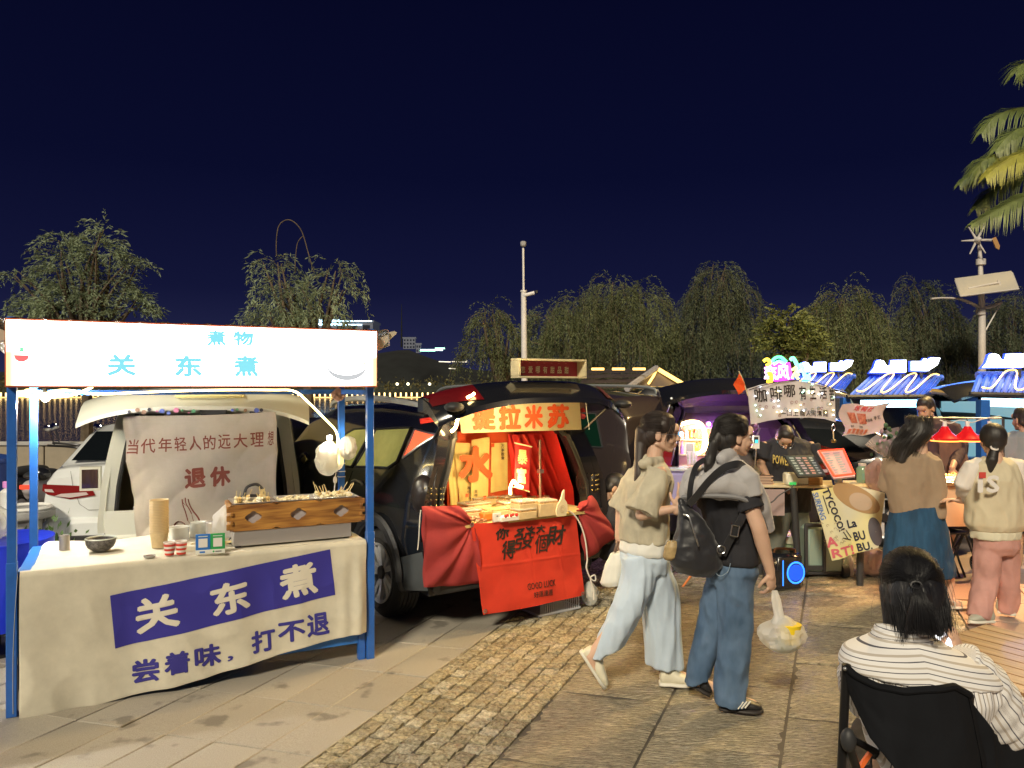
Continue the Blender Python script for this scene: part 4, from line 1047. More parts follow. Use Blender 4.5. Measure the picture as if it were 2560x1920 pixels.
MB().lathe([(0,0),(.045,0),(.048,.006),(.072,.022),(.083,.045),(.086,.075),(.081,.075),(.074,.045),(.05,.015),(0,.010)],n=36).build('body',mat('black_glaze',(.035,.033,.035),.35,var=.9,vs=60,col2=(.16,.15,.15)),t)
MB().lathe([(.086,.073),(.0875,.077),(.084,.080),(.080,.076),(.079,.070)],n=36).build('rim',mat('pale_glaze',(.55,.58,.52),.4),t)
def tin(name,label,px,py,r,h,m_,cat='tin'):
 t=put(name,label,cat,px,py);MB().lathe([(0,0),(r,0),(r,.003),(r*.98,.006),(r*.98,h-.006),(r*1.02,h-.002),(r,h),(r*.94,h-.002),(r*.94,.01),(0,.01)],n=28).build('body',m_,t);return t
tin('steel_tin','small steel tin alone at the left end of the counter',161,1374,.030,.088,m_steel)
tin('steel_tin','shiny steel cup behind the blue and green stand',532,1347,.043,.112,m_steel)
m_clear=mat('cloudy_plastic',(.80,.82,.78),.25,alpha=.55,var=.1)
tin('plastic_tub','low cloudy plastic tub behind the paper cup stack',448,1349,.062,.085,m_clear,'tub');tin('plastic_tub','square cloudy tub between the cup stack and the steel cup',495,1342,.05,.10,m_clear,'tub')
t=put('paste_lid','tiny round lid with brown paste beside the red striped cups','lid',374,1393)
MB().lathe([(0,.002),(.030,.002),(.034,.012),(.032,.012),(.029,.005),(0,.005)],n=24).build('lid',m_clear,t);MB().lathe([(0,.006),(.027,.006),(.022,.011),(0,.012)],n=20).build('paste',mat('brown_paste',(.14,.08,.04),.5),t)
def striped_cup(px,py,label):
 t=put('striped_cup',label,'cup',px,py,'red and white striped cups');
 MB().lathe([(0,.001),(.024,.001),(.033,.078),(.031,.078),(.023,.004),(0,.004)],n=24).build('body',m_clear,t)
 for i,z in enumerate((.003,.016,.029,.042,.055)):
  r0,r1=.0255+z*.115,.0255+(z+.0125)*.115
  MB().lathe([(0,z),(r0,z),(r1,z+.0125),(0,z+.0125)],n=22).build('red_layer' if i%2==0 else 'white_layer',mat('red_sauce',(.62,.05,.03),.4)if i%2==0 else mat('white_cream',(.8,.76,.7),.5),t)
 MB().lathe([(.033,.076),(.036,.079),(.033,.081),(.031,.079),(.033,.076)],n=24).build('rim',mat('clear_rim',(.8,.8,.8),.2),t)
striped_cup(424,1388,'left one of two small red and white layered cups');striped_cup(453,1386,'right one of two small red and white layered cups')
t=put('payment_stand','small upright blue and green payment stand with blank white squares','stand',526,1384);t.rotation_euler.z=FS.yaw-.12
for x,nm,c in((-.041,'blue_panel',(.01,.16,.62)),(.041,'green_panel',(.03,.34,.10))):
 p=MB().box((x,0,.072),(.082,.010,.095),ch=.002).build(nm,mat(nm+'_paint',c,.3),t);MB().box((x,-.0065,.067),(.050,.002,.052)).build('white_square',mat('white_card',(.75,.72,.68),.6),p)
 MB().box((x,-.0065,.106),(.052,.002,.005)).build('small_print',mat('pale_print',(.6,.65,.6),.6),p)
MB().box((0,0,.012),(.166,.012,.026),ch=.002).build('white_base',mat('white_card2',(.75,.75,.68),.5),t)
MB().box((-.045,-.0072,.013),(.030,.001,.010)).build('blue_mark',mat('blue_mark_ink',(.05,.2,.6),.5),t);MB().ball((.018,-.0062,.013),(.006,.001,.006)).build('green_mark',mat('green_mark_ink',(.05,.4,.1),.5),t);MB().box((.045,-.0072,.013),(.035,.001,.007)).build('grey_mark',mat('grey_mark_ink',(.2,.2,.2),.5),t)
m=MB();r_=random.Random(5)
for k in range(26):a=Vector((r_.uniform(-.02,.10),r_.uniform(-.03,.03),.006+r_.uniform(0,.022)));m.tube([a,a+Vector((.12,.07+r_.uniform(-.02,.02),r_.uniform(0,.02)))],.0025,5)
o=m.build('bamboo_sticks',m_stick);o.location=on(485,1368);o.rotation_euler.z=-.15;tag(o,'loose bundle of bamboo sticks lying behind the payment stand','sticks',None,'stuff')
def bag(name,label,loc,size,seed,m_,yaw=0.,cat='bag',knot=True,parent=None):
 r=random.Random(seed);off=Vector((seed*3.7,0,0));me=MB();me.ball((0,0,size[2]*.5),(size[0]/2,size[1]/2,size[2]/2),36,26)
 vs=[]
 for p in me.v:
  v=Vector(p);d=1+.30*mnoise.noise(Vector((v.x/size[0]*4,v.y/size[1]*4,v.z/size[2]*2.4))+off)+.34*(.35-abs(mnoise.noise(Vector((v.x*2,v.y*2,v.z*.8))*(5/size[2])+off)))
  k=v.z/size[2];tp=1-.55*max(0,k-.7)/.3 if knot else 1
  vs.append((v.x*d*tp,v.y*d*tp,v.z*(1+.05*(d-1))))
 me.v=vs;o=me.build(name,m_,parent,25);o.location=loc;o.rotation_euler.z=yaw
 if label:tag(o,label,cat)
 return o
m_bagw=mat('white_thin_plastic',(.78,.78,.76),.35,alpha=.72,thin=.35,bump=.8,bs=25,bdist=.01)
bag('plastic_bag','crumpled white plastic bag behind the left end of the oden cooker',on(556,1360)+Vector((0,.06,0)),(.16,.12,.24),3,m_bagw)
t=put('ladle','black ladle lying against the steel base of the cooker','ladle',577,1362)
MB().ball((0,0,.012),(.022,.016,.010),12,8).build('scoop',m_plastic,t);MB().tube(smooth_path([(.01,0,.012),(-.01,.0,.03),(.005,.0,.045),(.05,.02,.05)],5),.004,6).build('handle',m_plastic,t)
t=thing('pot_lid','black lidded pot handle rising behind the left tray','pot',OB.w((.16,.42,.02)),OB.yaw)
MB().lathe([(0,0),(.10,0),(.11,.16),(.115,.22),(.06,.245),(0,.25)],n=28).build('pot',m_darkmetal,t);MB().tube(smooth_path([(-.05,0,.245),(-.03,0,.30),(.03,0,.315),(.07,0,.28),(.075,0,.245)],6),.010,8).build('handle',m_plastic,t)
for nm,lab,px,py,sz,sd in(('plastic_bag','white plastic bags bunched left of the right rear blue post, lit from inside',822,1190,(.19,.10,.26),8),('plastic_bag','smaller white plastic bag bunched right of the right rear blue post',870,1150,(.13,.10,.18),9)):
 p=FS.hit(px,py,'y',.74);bag(nm,lab,FS.w(p),sz,sd,m_bagw,FS.yaw,knot=False)
p=FS.hit(846,1003,'y',.72);bag('rag','brown rag tied to the top of the right rear post',FS.w(p),(.10,.06,.10),12,mat('brown_rag',(.28,.17,.13),.9),FS.yaw,'rag')
t=thing('serving_spoon','white plastic spoon hanging by a cord on the right rear post','spoon',FS.w(FS.hit(838,1200,'y',.70)),FS.yaw)
MB().ball((0,0,0),(.016,.008,.028),12,8).build('bowl',mat('white_plastic',(.8,.8,.78),.3),t);MB().tube(smooth_path([(0,0,-.02),(-.01,0,-.09),(-.03,0,-.12)],5),.005,6).build('handle',mat('white_plastic',(.8,.8,.78),.3),t)
MB().tube(smooth_path([(0,0,.02),(.012,0,.12),(.015,0,.35)],6),.003,6).build('cord',mat('white_cord',(.7,.7,.66),.6),t)
for z in(1.12,1.16,1.22):MB().box((SW+.01,SD,z),(.052,.052,.006)).build('cable_tie',mat('white_cord',(.7,.7,.66),.6),stall)
# ------------------------------------------------------------------ beige curtain on the van
FC=Frame((-2.93,5.98,0),math.radians(2))
def cu(px,py):p=FC.hit(px,py,'y',0);return Vector((p.x,p.z,0))
cq=[cu(337,1372),cu(700,1372),cu(688,1030),cu(303,1040)]
def cfold(x,z,k=1.):
 u_=(x-cq[0].x)/(cq[1].x-cq[0].x)
 return Vector((x,.012*math.sin(x*6+.6*z)+.03*math.sin(x*26+2*z)*max(0,abs(u_-.5)*2-.82)*5+.045*mnoise.noise(Vector((x*2.2,z*2.0,0)))+.02*(1-3*abs(mnoise.noise(Vector((x*3-z*2,z*2.2,7)))))+.010*math.sin((x*.8+z)*9),z))
ct=thing('curtain','beige curtain with brown writing hung across the open van','curtain',FC.loc,FC.yaw)
def cfn(s,t):
 p=(cq[0]*(1-s)+cq[1]*s)*(1-t)+(cq[3]*(1-s)+cq[2]*s)*t;q=cfold(p.x,p.y);sag=.03*math.sin(PI*s)*t;return q-Vector((0,0,sag*.3))
m=MB();m.sheet(cfn,130,80,.002,(0,1,0));m.build('cloth',mat('beige_curtain',(.50,.44,.35),.9,var=.12,vs=3,bump=.5,bs=7,bdist=.02,thin=.15),ct,80)
m_brown=mat('brown_ink',(.21,.055,.035),.85);ofs=(0,-.004,0)
n_=9;txt='当代年轻人的远大理'
for k,ch in enumerate(txt):
 x0=314+k*38.9;x1=x0+32;b=1136-k*2.3;letters(ct,m_brown,[(ch,[cu(x0,b),cu(x1,b-1),cu(x1,b-37),cu(x0,b-36)])],.012,fn=cfold,off=ofs)
letters(ct,m_brown,[('想',[cu(667,1114),cu(683,1113),cu(683,1077),cu(667,1078)])],.012,fn=cfold,off=ofs)
letters(ct,m_brown,[('退',[cu(461,1223),cu(513,1218),cu(512,1168),cu(459,1173)]),('休',[cu(522,1219),cu(574,1215),cu(573,1164),cu(520,1168)])],.045,fn=cfold,off=ofs)
w=MB()
def stroke(pts,r):
 pp=smooth_path([cfold(*cu(x,y)[:2])+Vector((0,-.006,0))for x,y in pts],5);w.tube(pp,r if not isinstance(r,tuple)else[lerp(r[0],r[1],i/(len(pp)-1))for i in range(len(pp))],4,flat=.15)
for pts,r in(([(458,1247),(462,1262),(468,1276),(474,1300)],.004),([(466,1243),(470,1258),(478,1270),(484,1282)],.004),([(474,1246),(480,1262),(488,1276),(500,1292),(508,1310)],(.004,.010)),([(470,1262),(462,1256),(458,1248)],.003),([(484,1282),(488,1300),(494,1312)],(.003,.009)),([(474,1300),(482,1309),(500,1312)],(.004,.012)),([(434,1320),(440,1308),(452,1302),(464,1308),(468,1318)],(.008,.014)),([(440,1322),(452,1312),(466,1322)],(.014,.010))):stroke(pts,r)
o=w.build('drawing',m_brown,ct);o['kind']='stuff'
# ------------------------------------------------------------------ dessert stall in the black car
S=suv.fr
def sp_(px,py,y):return S.hit(px,py,'y',y)
def sthing(name,label,cat,px,py,y,group=None):
 return thing(name,label,cat,S.w(sp_(px,py,y)),S.yaw,group)
def sloc(t,px,py,y):
 """local point of thing t (same yaw as the car) at pixel, car-plane y"""
 return S.hit(px,py,'y',y)-S.l(t.location)
def squad(t,pts,y):return[sloc(t,px,py,y)for px,py in pts]
def bil(q,s,t):return(q[0]*(1-s)+q[1]*s)*(1-t)+(q[3]*(1-s)+q[2]*s)*t
def rectq(t,x0,x1,y0,y1,y,sl=0.):return squad(t,[(x0,y1),(x1,y1+sl),(x1,y0+sl),(x0,y0)],y)
def banner(t,q,m_,rip=.006,nu=40,nv=14,th=.0015,name='cloth',freq=9.,fold=0.):
 def f(s,u):p=bil(q,s,u);return p+Vector((0,-rip*(math.sin(s*freq+1)+.6*math.sin(s*freq*2.3+u*3))-fold*math.sin(u*PI)*0,-.0))
 m=MB();m.sheet(f,nu,nv,th,(0,1,0));return m.build(name,m_,t,80),f
m_bannery=mat('cream_banner',(.82,.76,.50),.8,var=.06,vs=6,thin=.45)
m_orange=mat('orange_red_print',(.72,.10,.02),.7)
b1=sthing('banner','cream banner with four big orange characters across the open boot','banner',1300,1080,-.12)
bq=squad(b1,[(1152,1083),(1454,1074),(1450,997),(1143,994)],-.12);_,bf=banner(b1,bq,m_bannery)
for ch,(x0,x1,y0,y1,sl)in(('提',(1181,1240,1010,1075,0)),('拉',(1247,1303,1011,1075,0)),('米',(1311,1358,1012,1072,0)),('苏',(1368,1423,1010,1071,0))):
 q=rectq(b1,x0,x1,y0,y1,-.137,sl);letters(b1,m_orange,[(ch,q)],.045)
for px in(1147,1300,1449):
 MB().tube([sloc(b1,px,996,-.12),sloc(b1,px,985,-.12)],.003,5).build('tie',mat('white_cord',(.7,.7,.66),.6),b1)
fs_=sthing('framed_sign','dark pink sign in a pale wooden box frame on the raised tailgate','sign',1383,950,-.30)
fq4=squad(fs_,[(1297,944),(1466,950),(1471,901),(1304,895)],-.30);w_=(fq4[1]-fq4[0]);h_=(fq4[3]-fq4[0]).z;x0=fq4[0].x;x1=fq4[1].x;zb=fq4[0].z-.004;zt=fq4[3].z
m_pwood=mat('pale_wood',(.66,.58,.36),.5,var=.12,vs=8,stretch=(1,1,5))
MB().box(((x0+x1)/2,.10,(zb+zt)/2),(x1-x0-.01,.01,zt-zb-.01)).build('panel',mat('rose_panel',(.36,.03,.055),.6),fs_)
for c,d in((((x0+x1)/2,.05,zb+.008),(x1-x0,.11,.014)),(((x0+x1)/2,.05,zt-.008),(x1-x0,.11,.014)),((x0+.007,.05,(zb+zt)/2),(.014,.11,zt-zb-.034)),((x1-.007,.05,(zb+zt)/2),(.014,.11,zt-zb-.034))):
 MB().box(c,d,ch=.002).build('frame_side',m_pwood,fs_)
m_palel=mat('pale_letter',(.8,.76,.55),.6)
for k,ch in enumerate('恋爱哪有甜品甜'):
 a=x0+(x1-x0)*(.13+.108*k);zc=lerp(zb,zt,.46);letters(fs_,m_palel,[(ch,[Vector((a,.092,zc-.028)),Vector((a+.040,.092,zc-.028)),Vector((a+.040,.092,zc+.024)),Vector((a,.092,zc+.024))])],.02)
w=MB()
for k in range(7):w.box((x0+(x1-x0)*(.15+.108*k),.093,lerp(zb,zt,.80)),(.016,.001,.004))
tag(w.build('small_print',mat('faint_print',(.5,.2,.2),.6),fs_),kind='stuff')
m_yel=mat('yellow_paper',(.80,.66,.26),.8,var=.08,vs=9,thin=.2)
sc=sthing('scroll_banner','red cloth with pale yellow paper panels and one big red brush character','banner',1190,1260,.62)
banner(sc,squad(sc,[(1118,1275),(1292,1262),(1286,1075),(1108,1080)],.66),m_orange,.01,name='red_backing')
for k,(pts,y)in enumerate((([(1126,1262),(1146,1262),(1140,1098),(1112,1090)],.63),([(1148,1254),(1180,1254),(1176,1108),(1134,1106)],.625),([(1177,1262),(1220,1256),(1224,1092),(1178,1100)],.60),([(1226,1232),(1270,1224),(1268,1106),(1228,1108)],.63))):
 banner(sc,squad(sc,pts,y),m_yel,.004,12,16,name='paper_panel',freq=5)
letters(sc,m_orange,[('水',rectq(sc,1146,1233,1115,1206,.575))],.05)
m_ink=mat('black_ink',(.03,.02,.015),.7)
def vert(t,txt,px,y0,st,y,sz,m_,bold=.01):
 for k,ch in enumerate(txt):letters(t,m_,[(ch,rectq(t,px,px+sz,y0+k*st,y0+k*st+sz,y))],bold)
vert(sc,'万事胜意',1253,1111,10,.61,8,m_ink);vert(sc,'福相为身',1120,1094,10,.61,8,m_ink);vert(sc,'喜乐',1168,1216,10,.60,8,m_ink);vert(sc,'吉祥如意',1186,1224,10,.58,8,m_ink)
for px,py in((1168,1239),(1129,1126),(1232,1113),(1212,1244)):MB().box(sloc(sc,px,py,.57),(.028,.002,.03)).build('seal',m_orange,sc)
rs=sthing('hanging_scroll','small red scroll with two pale characters hanging at the middle of the boot','scroll',1306,1110,.20)
banner(rs,squad(rs,[(1286,1216),(1322,1228),(1329,1118),(1288,1108)],.20),mat('scroll_red',(.50,.03,.03),.7),.002,name='scroll_cloth')
m_gold=mat('pale_gold_print',(.85,.70,.30),.5)
letters(rs,m_gold,[('暴',rectq(rs,1294,1319,1123,1160,.185,2)),('富',rectq(rs,1292,1316,1168,1208,.185,2))],.03)
for a_,b_ in(((1286,1107),(1330,1117)),((1285,1217),(1323,1229))):MB().tube([sloc(rs,*a_,.19),sloc(rs,*b_,.19)],.006,6).build('rod',m_pwood,rs)
MB().tube([sloc(rs,1290,1107,.19),sloc(rs,1306,1086,.19),sloc(rs,1328,1116,.19)],.0015,4).build('string',m_orange,rs)
cu_r=sthing('red_drape','bright red cloth gathered in folds along the right side of the boot','drape',1390,1260,.45)
dq=squad(cu_r,[(1300,1282),(1434,1262),(1372,1086),(1268,1086)],.5)
def dr(s,t):
 p=bil(dq,s,t);return p+Vector((0,.05*math.sin(s*34+4*t)*(.4+.6*(1-t))+.03*mnoise.noise(Vector((s*8,t*3,1))),0))
m=MB();m.sheet(dr,80,14,.002,(0,1,0));m.build('cloth',m_redcloth,cu_r,80)
po=sthing('prop_pole','thin brown pole standing in the boot in front of the red drape','pole',1351,1256,.15)
MB().tube([(0,0,0),sloc(po,1350,1100,.15)],.011,10).build('pole',mat('brown_pole',(.13,.07,.05),.5),po)
MB().box(sloc(po,1351,1178,.14),(.04,.04,.03)).build('clamp',m_alloy,po)
m_boot=glow('warm_lamp_light',(1.,.72,.28),16.)
def tubelamp(name,label,pts,y,r,power):
 a=pts[0];t=sthing(name,label,'lamp',a[0],a[1],y);MB().tube(smooth_path([sloc(t,px,py,y)for px,py in pts],5),r,8).build('glowing_tube',m_boot,t)
 l=bpy.data.lights.new(name,'POINT');l.energy=power;l.color=(1,.70,.32);l.shadow_soft_size=.04
 o=bpy.data.objects.new('light',l);COL.objects.link(o);o.parent=t;mid=pts[len(pts)//2];o.location=sloc(t,mid[0],mid[1],y-.05)if y>-.1 else Vector((.30,-.22,-.17))
tubelamp('boot_lamp','bright warm lamp standing among the dessert boxes',[(1276,1236),(1276,1218),(1284,1202),(1292,1212),(1306,1218)],.17,.011,8)
tubelamp('boot_lamp','curved warm lamp along the left edge of the boot',[(1128,1079),(1139,1068),(1144,1045),(1143,1024)],.10,.012,15)
tubelamp('boot_lamp','short warm lamp tube under the raised tailgate',[(1168,994),(1180,988),(1186,983)],-.30,.010,17)
tb=sthing('boot_table','pale board covering the boot floor under the desserts','table',1300,1300,.0)
z0=S.l(tb.location).z;zt_b=.80
MB().box((0,.32,zt_b-S.l(tb.location).z-.01),(1.38,.84,.02)).build('board',mat('table_film',(.66,.50,.20),.5,var=.2,vs=10),tb)
for sx_ in(-1,1):MB().box((sx_*.60,.3,(zt_b-z0)-.05),(.04,.6,.06)).build('bearer',m_pwood,tb)
m_kb=mat('kraft_box',(.60,.46,.26),.6,var=.1,vs=20);m_lid=mat('clear_lid',(.75,.72,.6),.12,alpha=.5);m_tir=mat('cocoa_cream',(.55,.32,.12),.7,var=.6,vs=60)
def onb(px,py):o=S.i@Vector((0,0,EYE));d=S.i.to_3x3()@Vector(((px-CX)/FPX,1,-(py-HY)/FPX));t=(zt_b+.002-o.z)/d.z;return S.w(o+d*t)
def dbox(px,py,w,d,h,lab,lid=True,m_=None,fill=None,grp='dessert boxes laid out in the boot',rot=0.):
 t=thing('dessert_box',lab,'box',onb(px,py),S.yaw+rot,grp)
 MB().box((0,d/2,h/2),(w,d,h),ch=.004).build('box',m_ or m_kb,t)
 MB().box((0,d/2,h+.004),(w-.012,d-.012,.010)).build('filling',fill or m_tir,t)
 if lid:MB().box((0,d/2,h+.018),(w,d,.014),ch=.005).build('lid',m_lid,t)
 return t
k=0
for px,py,w_,d_,h_,lab in((1320,1298,.17,.13,.055,'kraft dessert box second from the right in the front row'),(1322,1296,.17,.13,.11,'upper kraft box of the stack at front centre right'),(1372,1290,.17,.13,.055,'kraft dessert box at the right end of the front row'),(1373,1291,.17,.13,.10,'upper kraft box of the stack at the right end'),(1180,1296,.20,.14,.04,'flat dessert box at the left end of the front row'),(1250,1292,.20,.14,.045,'wide tray of cocoa dessert left of the price card'),(1200,1278,.24,.16,.04,'dessert box in the second row at left'),(1290,1276,.22,.14,.045,'dessert box in the second row at centre'),(1350,1274,.22,.14,.05,'tray of topped desserts in the second row at right'),(1215,1265,.24,.14,.05,'dessert box in the rear row at left'),(1290,1262,.22,.12,.05,'dessert tray in the rear row under the lamp'),(1345,1262,.20,.12,.05,'dessert box in the rear row beside the pole')):
 dbox(px,py,w_,d_,h_ if 'upper' not in lab else h_,lab,lid=(k%3!=2),rot=rng.uniform(-.08,.08));k+=1
m=MB();r_=random.Random(4)
for k in range(150):
 px,py=r_.choice(((1345,1268),(1350,1262),(1290,1256),(1170,1302),(1190,1304)));p=onb(px+r_.uniform(-26,26),py+r_.uniform(-4,3));m.ball(p+Vector((0,0,r_.uniform(.04,.065)if py<1290 else r_.uniform(.0,.03))),(r_.uniform(.008,.016),.012,.009),7,5)
tag(m.build('dessert_toppings',mat('toppings',(.66,.5,.3),.6,var=.8,vs=60,col2=(.4,.08,.04))),'scattered pale and red dessert toppings heaped in the boot','toppings',None,'stuff')
t=thing('paper_dish','orange paper dish beside the white price card','dish',onb(1224,1302),S.yaw);MB().box((0,.04,.03),(.10,.08,.06),ch=.01).build('dish',mat('orange_paper',(.75,.22,.03),.6),t);MB().box((0,.04,.062),(.08,.06,.006)).build('filling',m_tir,t)
t=thing('price_card','small white card standing at the front of the desserts','card',onb(1242,1305),S.yaw);MB().box((0,0,.034),(.072,.012,.066),ch=.003).build('card',mat('white_card',(.75,.72,.68),.6),t);MB().box((0,-.008,.045),(.014,.002,.006)).build('mark',m_ink,t)
t=thing('red_striped_tray','white tray with red strawberry pieces in front of the kraft stack','tray',onb(1282,1303),S.yaw);MB().box((0,.05,.018),(.20,.09,.034),ch=.004).build('tray',mat('white_card',(.75,.72,.68),.6),t)
for k in range(6):MB().ball((-.06+k*.025,.01+.01*(k%2),.042),(.012,.012,.014),8,6).build('strawberry',mat('strawberry',(.6,.03,.02),.4),t)
t=thing('paper_fan','upright pale folded ornament at the right front corner of the boot','ornament',onb(1405,1290),S.yaw);
MB().prism([(-.045,0),(.04,0),(.058,.05),(.05,.10),(.025,.13),(.028,.20),(.012,.19),(-.01,.13),(-.04,.09),(-.055,.04)],(0,0,0),(1,0,0),(0,0,1),(0,.012,0)).build('ornament',mat('parchment',(.74,.64,.42),.7),t)
MB().tube([(math.cos(a)*.03*(1-a/16),-.003,.05+math.sin(a)*.035*(1-a/16))for a in np.linspace(0,12,40)],.002,4).build('spiral_line',m_kb,t)
fc=sthing('red_banner','bright red cloth with black brush writing hanging from the bumper','banner',1320,1300,-.10)
q=squad(fc,[(1208,1537),(1463,1488),(1440,1289),(1174,1308)],-.10)
def ff(s,t):
 p=bil(q,s,t);c=.004*math.exp(-((t-.52)/.010)**2)+.0035*math.exp(-((s-.5)/.009)**2)+.003*math.exp(-((s-.80)/.01)**2)
 return p+Vector((0,-c-.012*math.sin(s*5+1.5*t)-.010*mnoise.noise(Vector((s*4,t*4,2)))-.02*(1-t)*math.sin(s*3),-.012*math.sin(s*PI)*(t>.9)))
m=MB();m.sheet(ff,110,80,.002,(0,1,0));m.build('cloth',mat('bright_red_cloth',(.68,.045,.02),.7,var=.1,vs=4,bump=.2,bs=20,bdist=.004),fc,80)
def inv(px,py):
 p=sloc(fc,px,py,-.10);s,t=.5,.5
 for _ in range(12):
  a=bil(q,s,t);ds=(bil(q,s+.01,t)-a)/.01;dt=(bil(q,s,t+.01)-a)/.01;e_=p-a
  det=ds.x*dt.z-ds.z*dt.x;s+=(e_.x*dt.z-e_.z*dt.x)/det;t+=(ds.x*e_.z-ds.z*e_.x)/det
 return Vector((s,t,0))
def fcw(ch,x0,x1,y0,y1,b,sl=-.12,sh=0):d=sl*(x1-x0);letters(fc,m_ink,[(ch,[inv(x0,y1-d/2),inv(x1,y1+d/2),inv(x1,y0+d/2),inv(x0,y0-d/2)])],b,fn=ff,off=(0,-.006,0),shear=sh,name='character' if len(ch)==1 else 'lettering')
for ch,x0,x1,y0,y1,b in(('你',1237,1273,1317,1348,.035),('得',1250,1286,1350,1396,.022),('發',1283,1338,1313,1372,.008),('大',1339,1364,1309,1333,.05),('個',1337,1372,1335,1381,.008),('財',1366,1414,1313,1363,.022)):fcw(ch,x0,x1,y0,y1,b,-.15,.15)
fcw('GOOD LUCK',1313,1386,1452,1468,.018,-.14);fcw('好運連連',1328,1378,1474,1489,.01,-.14)
for px,py in((1213,1528),(1457,1484),(1180,1312)):
 MB().lathe([(.006,0),(.011,.002),(.016,0),(.011,-.002),(.006,0)],sloc(fc,px,py,-.118),18,R3('X',PI/2)).build('eyelet',m_alloy,fc)
def gather(name,label,poly,apex,y,seed,nf=9):
 t=sthing(name,label,'cloth',poly[0][0],poly[0][1],y);a=sloc(t,*apex,y);n=len(poly)
 rim=[sloc(t,px,py,y)for px,py in poly];N=60
 def ed(s):
  k=s*(n-1);i=min(int(k),n-2);return rim[i].lerp(rim[i+1],k-i)
 def f(s,r):
  p=a.lerp(ed(s),r);return p+Vector((0,-.022*r*(1.1-.5*r)*math.sin(s*nf*2*PI)-.05*math.sin(r*PI)+.012*mnoise.noise(Vector((s*9,r*3,seed))),0))
 m=MB();m.sheet(f,N,16,.002,(0,1,0));m.build('cloth',m_redcloth2,t,80);return t
gather('side_cloth','dull red cloth tied over the left corner of the bumper',[(1148,1264),(1100,1266),(1054,1266),(1056,1350),(1060,1468),(1120,1466),(1200,1458),(1194,1400),(1180,1330)],(1179,1312),-.075,3,8)
gather('side_cloth','dull red cloth fanning out over the right corner of the bumper',[(1440,1268),(1458,1252),(1481,1238),(1512,1290),(1545,1338),(1500,1374),(1462,1404),(1452,1340)],(1441,1276),-.07,5,7)
cd=sthing('power_cord','white power cord hanging down the right side of the red banner','cord',1415,1276,-.14)
MB().tube(smooth_path([sloc(cd,px,py,-.15)for px,py in((1415,1276),(1430,1282),(1448,1305),(1462,1345),(1468,1395),(1466,1420),(1476,1445),(1488,1452),(1487,1438),(1476,1446),(1484,1475),(1484,1500))],7),.006,7).build('cable',mat('white_cord',(.7,.7,.66),.6),cd)
for lab,pts in(('loose white string hanging from the raised tailgate at right',((1463,998),(1466,1020),(1468,1040),(1472,1062),(1473,1074))),('thin cord hanging beside the left dull red cloth',((1052,1275),(1049,1300),(1047,1345),(1044,1375)))):
 t=sthing('string',lab,'string',pts[0][0],pts[0][1],-.14);MB().tube(smooth_path([sloc(t,x,y,-.14)for x,y in pts],5),.004,5).build('string',mat('white_cord',(.7,.7,.66),.6),t)
p=T(1400,1532);bk=thing('plastic_basket','white slatted plastic basket on the ground under the red banner','basket',p,S.yaw)
m_bask=mat('white_basket',(.6,.62,.66),.5);W2,D2,H2=.42,.28,.11
MB().box((0,D2/2,.006),(W2,D2,.012)).build('base',m_bask,bk)
for z in(.012,H2):
 m=MB();m.box((0,0,z),(W2,.008,.012)).box((0,D2,z),(W2,.008,.012)).box((-W2/2,D2/2,z),(.008,D2-.008,.012)).box((W2/2,D2/2,z),(.008,D2-.008,.012));m.build('rim',m_bask,bk)
for k in range(19):MB().box((-W2/2+.02+k*(W2-.04)/18,0,H2/2+.004),(.006,.005,H2-.02)).build('slat',m_bask,bk)
for k in range(10):MB().box((W2/2,.02+k*(D2-.04)/9,H2/2+.004),(.005,.006,H2-.02)).build('slat',m_bask,bk)
bag('plastic_bag','clear plastic bag lying at the right end of the white basket',T(1474,1514),(.14,.14,.20),21,m_clear)
# ------------------------------------------------------------------ coffee stall
def wt(name,label,cat,px,py,Y,group=None):return thing(name,label,cat,P(px,py,Y),0,group)
def wl(t,px,py,Y):return P(px,py,Y)-t.location
def wq(t,x0,x1,y0,y1,Y,sl=0.):return[wl(t,x0,y1,Y),wl(t,x1,y1+sl,Y),wl(t,x1,y0+sl,Y),wl(t,x0,y0,Y)]
def ppoly(mb,t,pts,Y,th=.01):q=[wl(t,x,y,Y)for x,y in pts];return mb.prism([(p.x,p.z)for p in q],(0,q[0].y,0),(1,0,0),(0,0,1),(0,th,0))
def tubepx(t,pts,Y,r,m_,name,n=6,k=6):return MB().tube(smooth_path([wl(t,p[0],p[1],p[2]if len(p)>2 else Y)for p in pts],k),r,n).build(name,m_,t)
cb=wt('banner','white banner with black writing and fairy lights over the coffee man','banner',1980,1050,7.25)
TPx=[1867,1900,1940,1987,2040,2087];TPy=[972,962,955,952,958,974];BPx=[1877,1920,1965,2020,2060,2092];BPy=[1061,1052,1045,1044,1047,1056]
def cbf(s,t):
 px=lerp(lerp(1877,2092,s),lerp(1867,2087,s),t);py=lerp(interp(lerp(1877,2092,s),BPx,BPy),interp(lerp(1867,2087,s),TPx,TPy),t)
 return wl(cb,px,py,7.25)+Vector((0,-.012*math.sin(s*11+t*2)-.01*math.sin(s*23),0))
m=MB();m.sheet(cbf,60,16,.002,(0,1,0));m.build('cloth',mat('white_banner',(.66,.62,.62),.85,var=.08,vs=5,thin=.2),cb,80)
def cbi(px,py):
 s=(px-1872)/216;top=interp(px,TPx,TPy);bot=interp(px,BPx,BPy);return Vector((s,(bot-py)/(bot-top),0))
def cbq(x0,x1,y0,y1):return[cbi(x0,y1),cbi(x1,y1),cbi(x1,y0),cbi(x0,y0)]
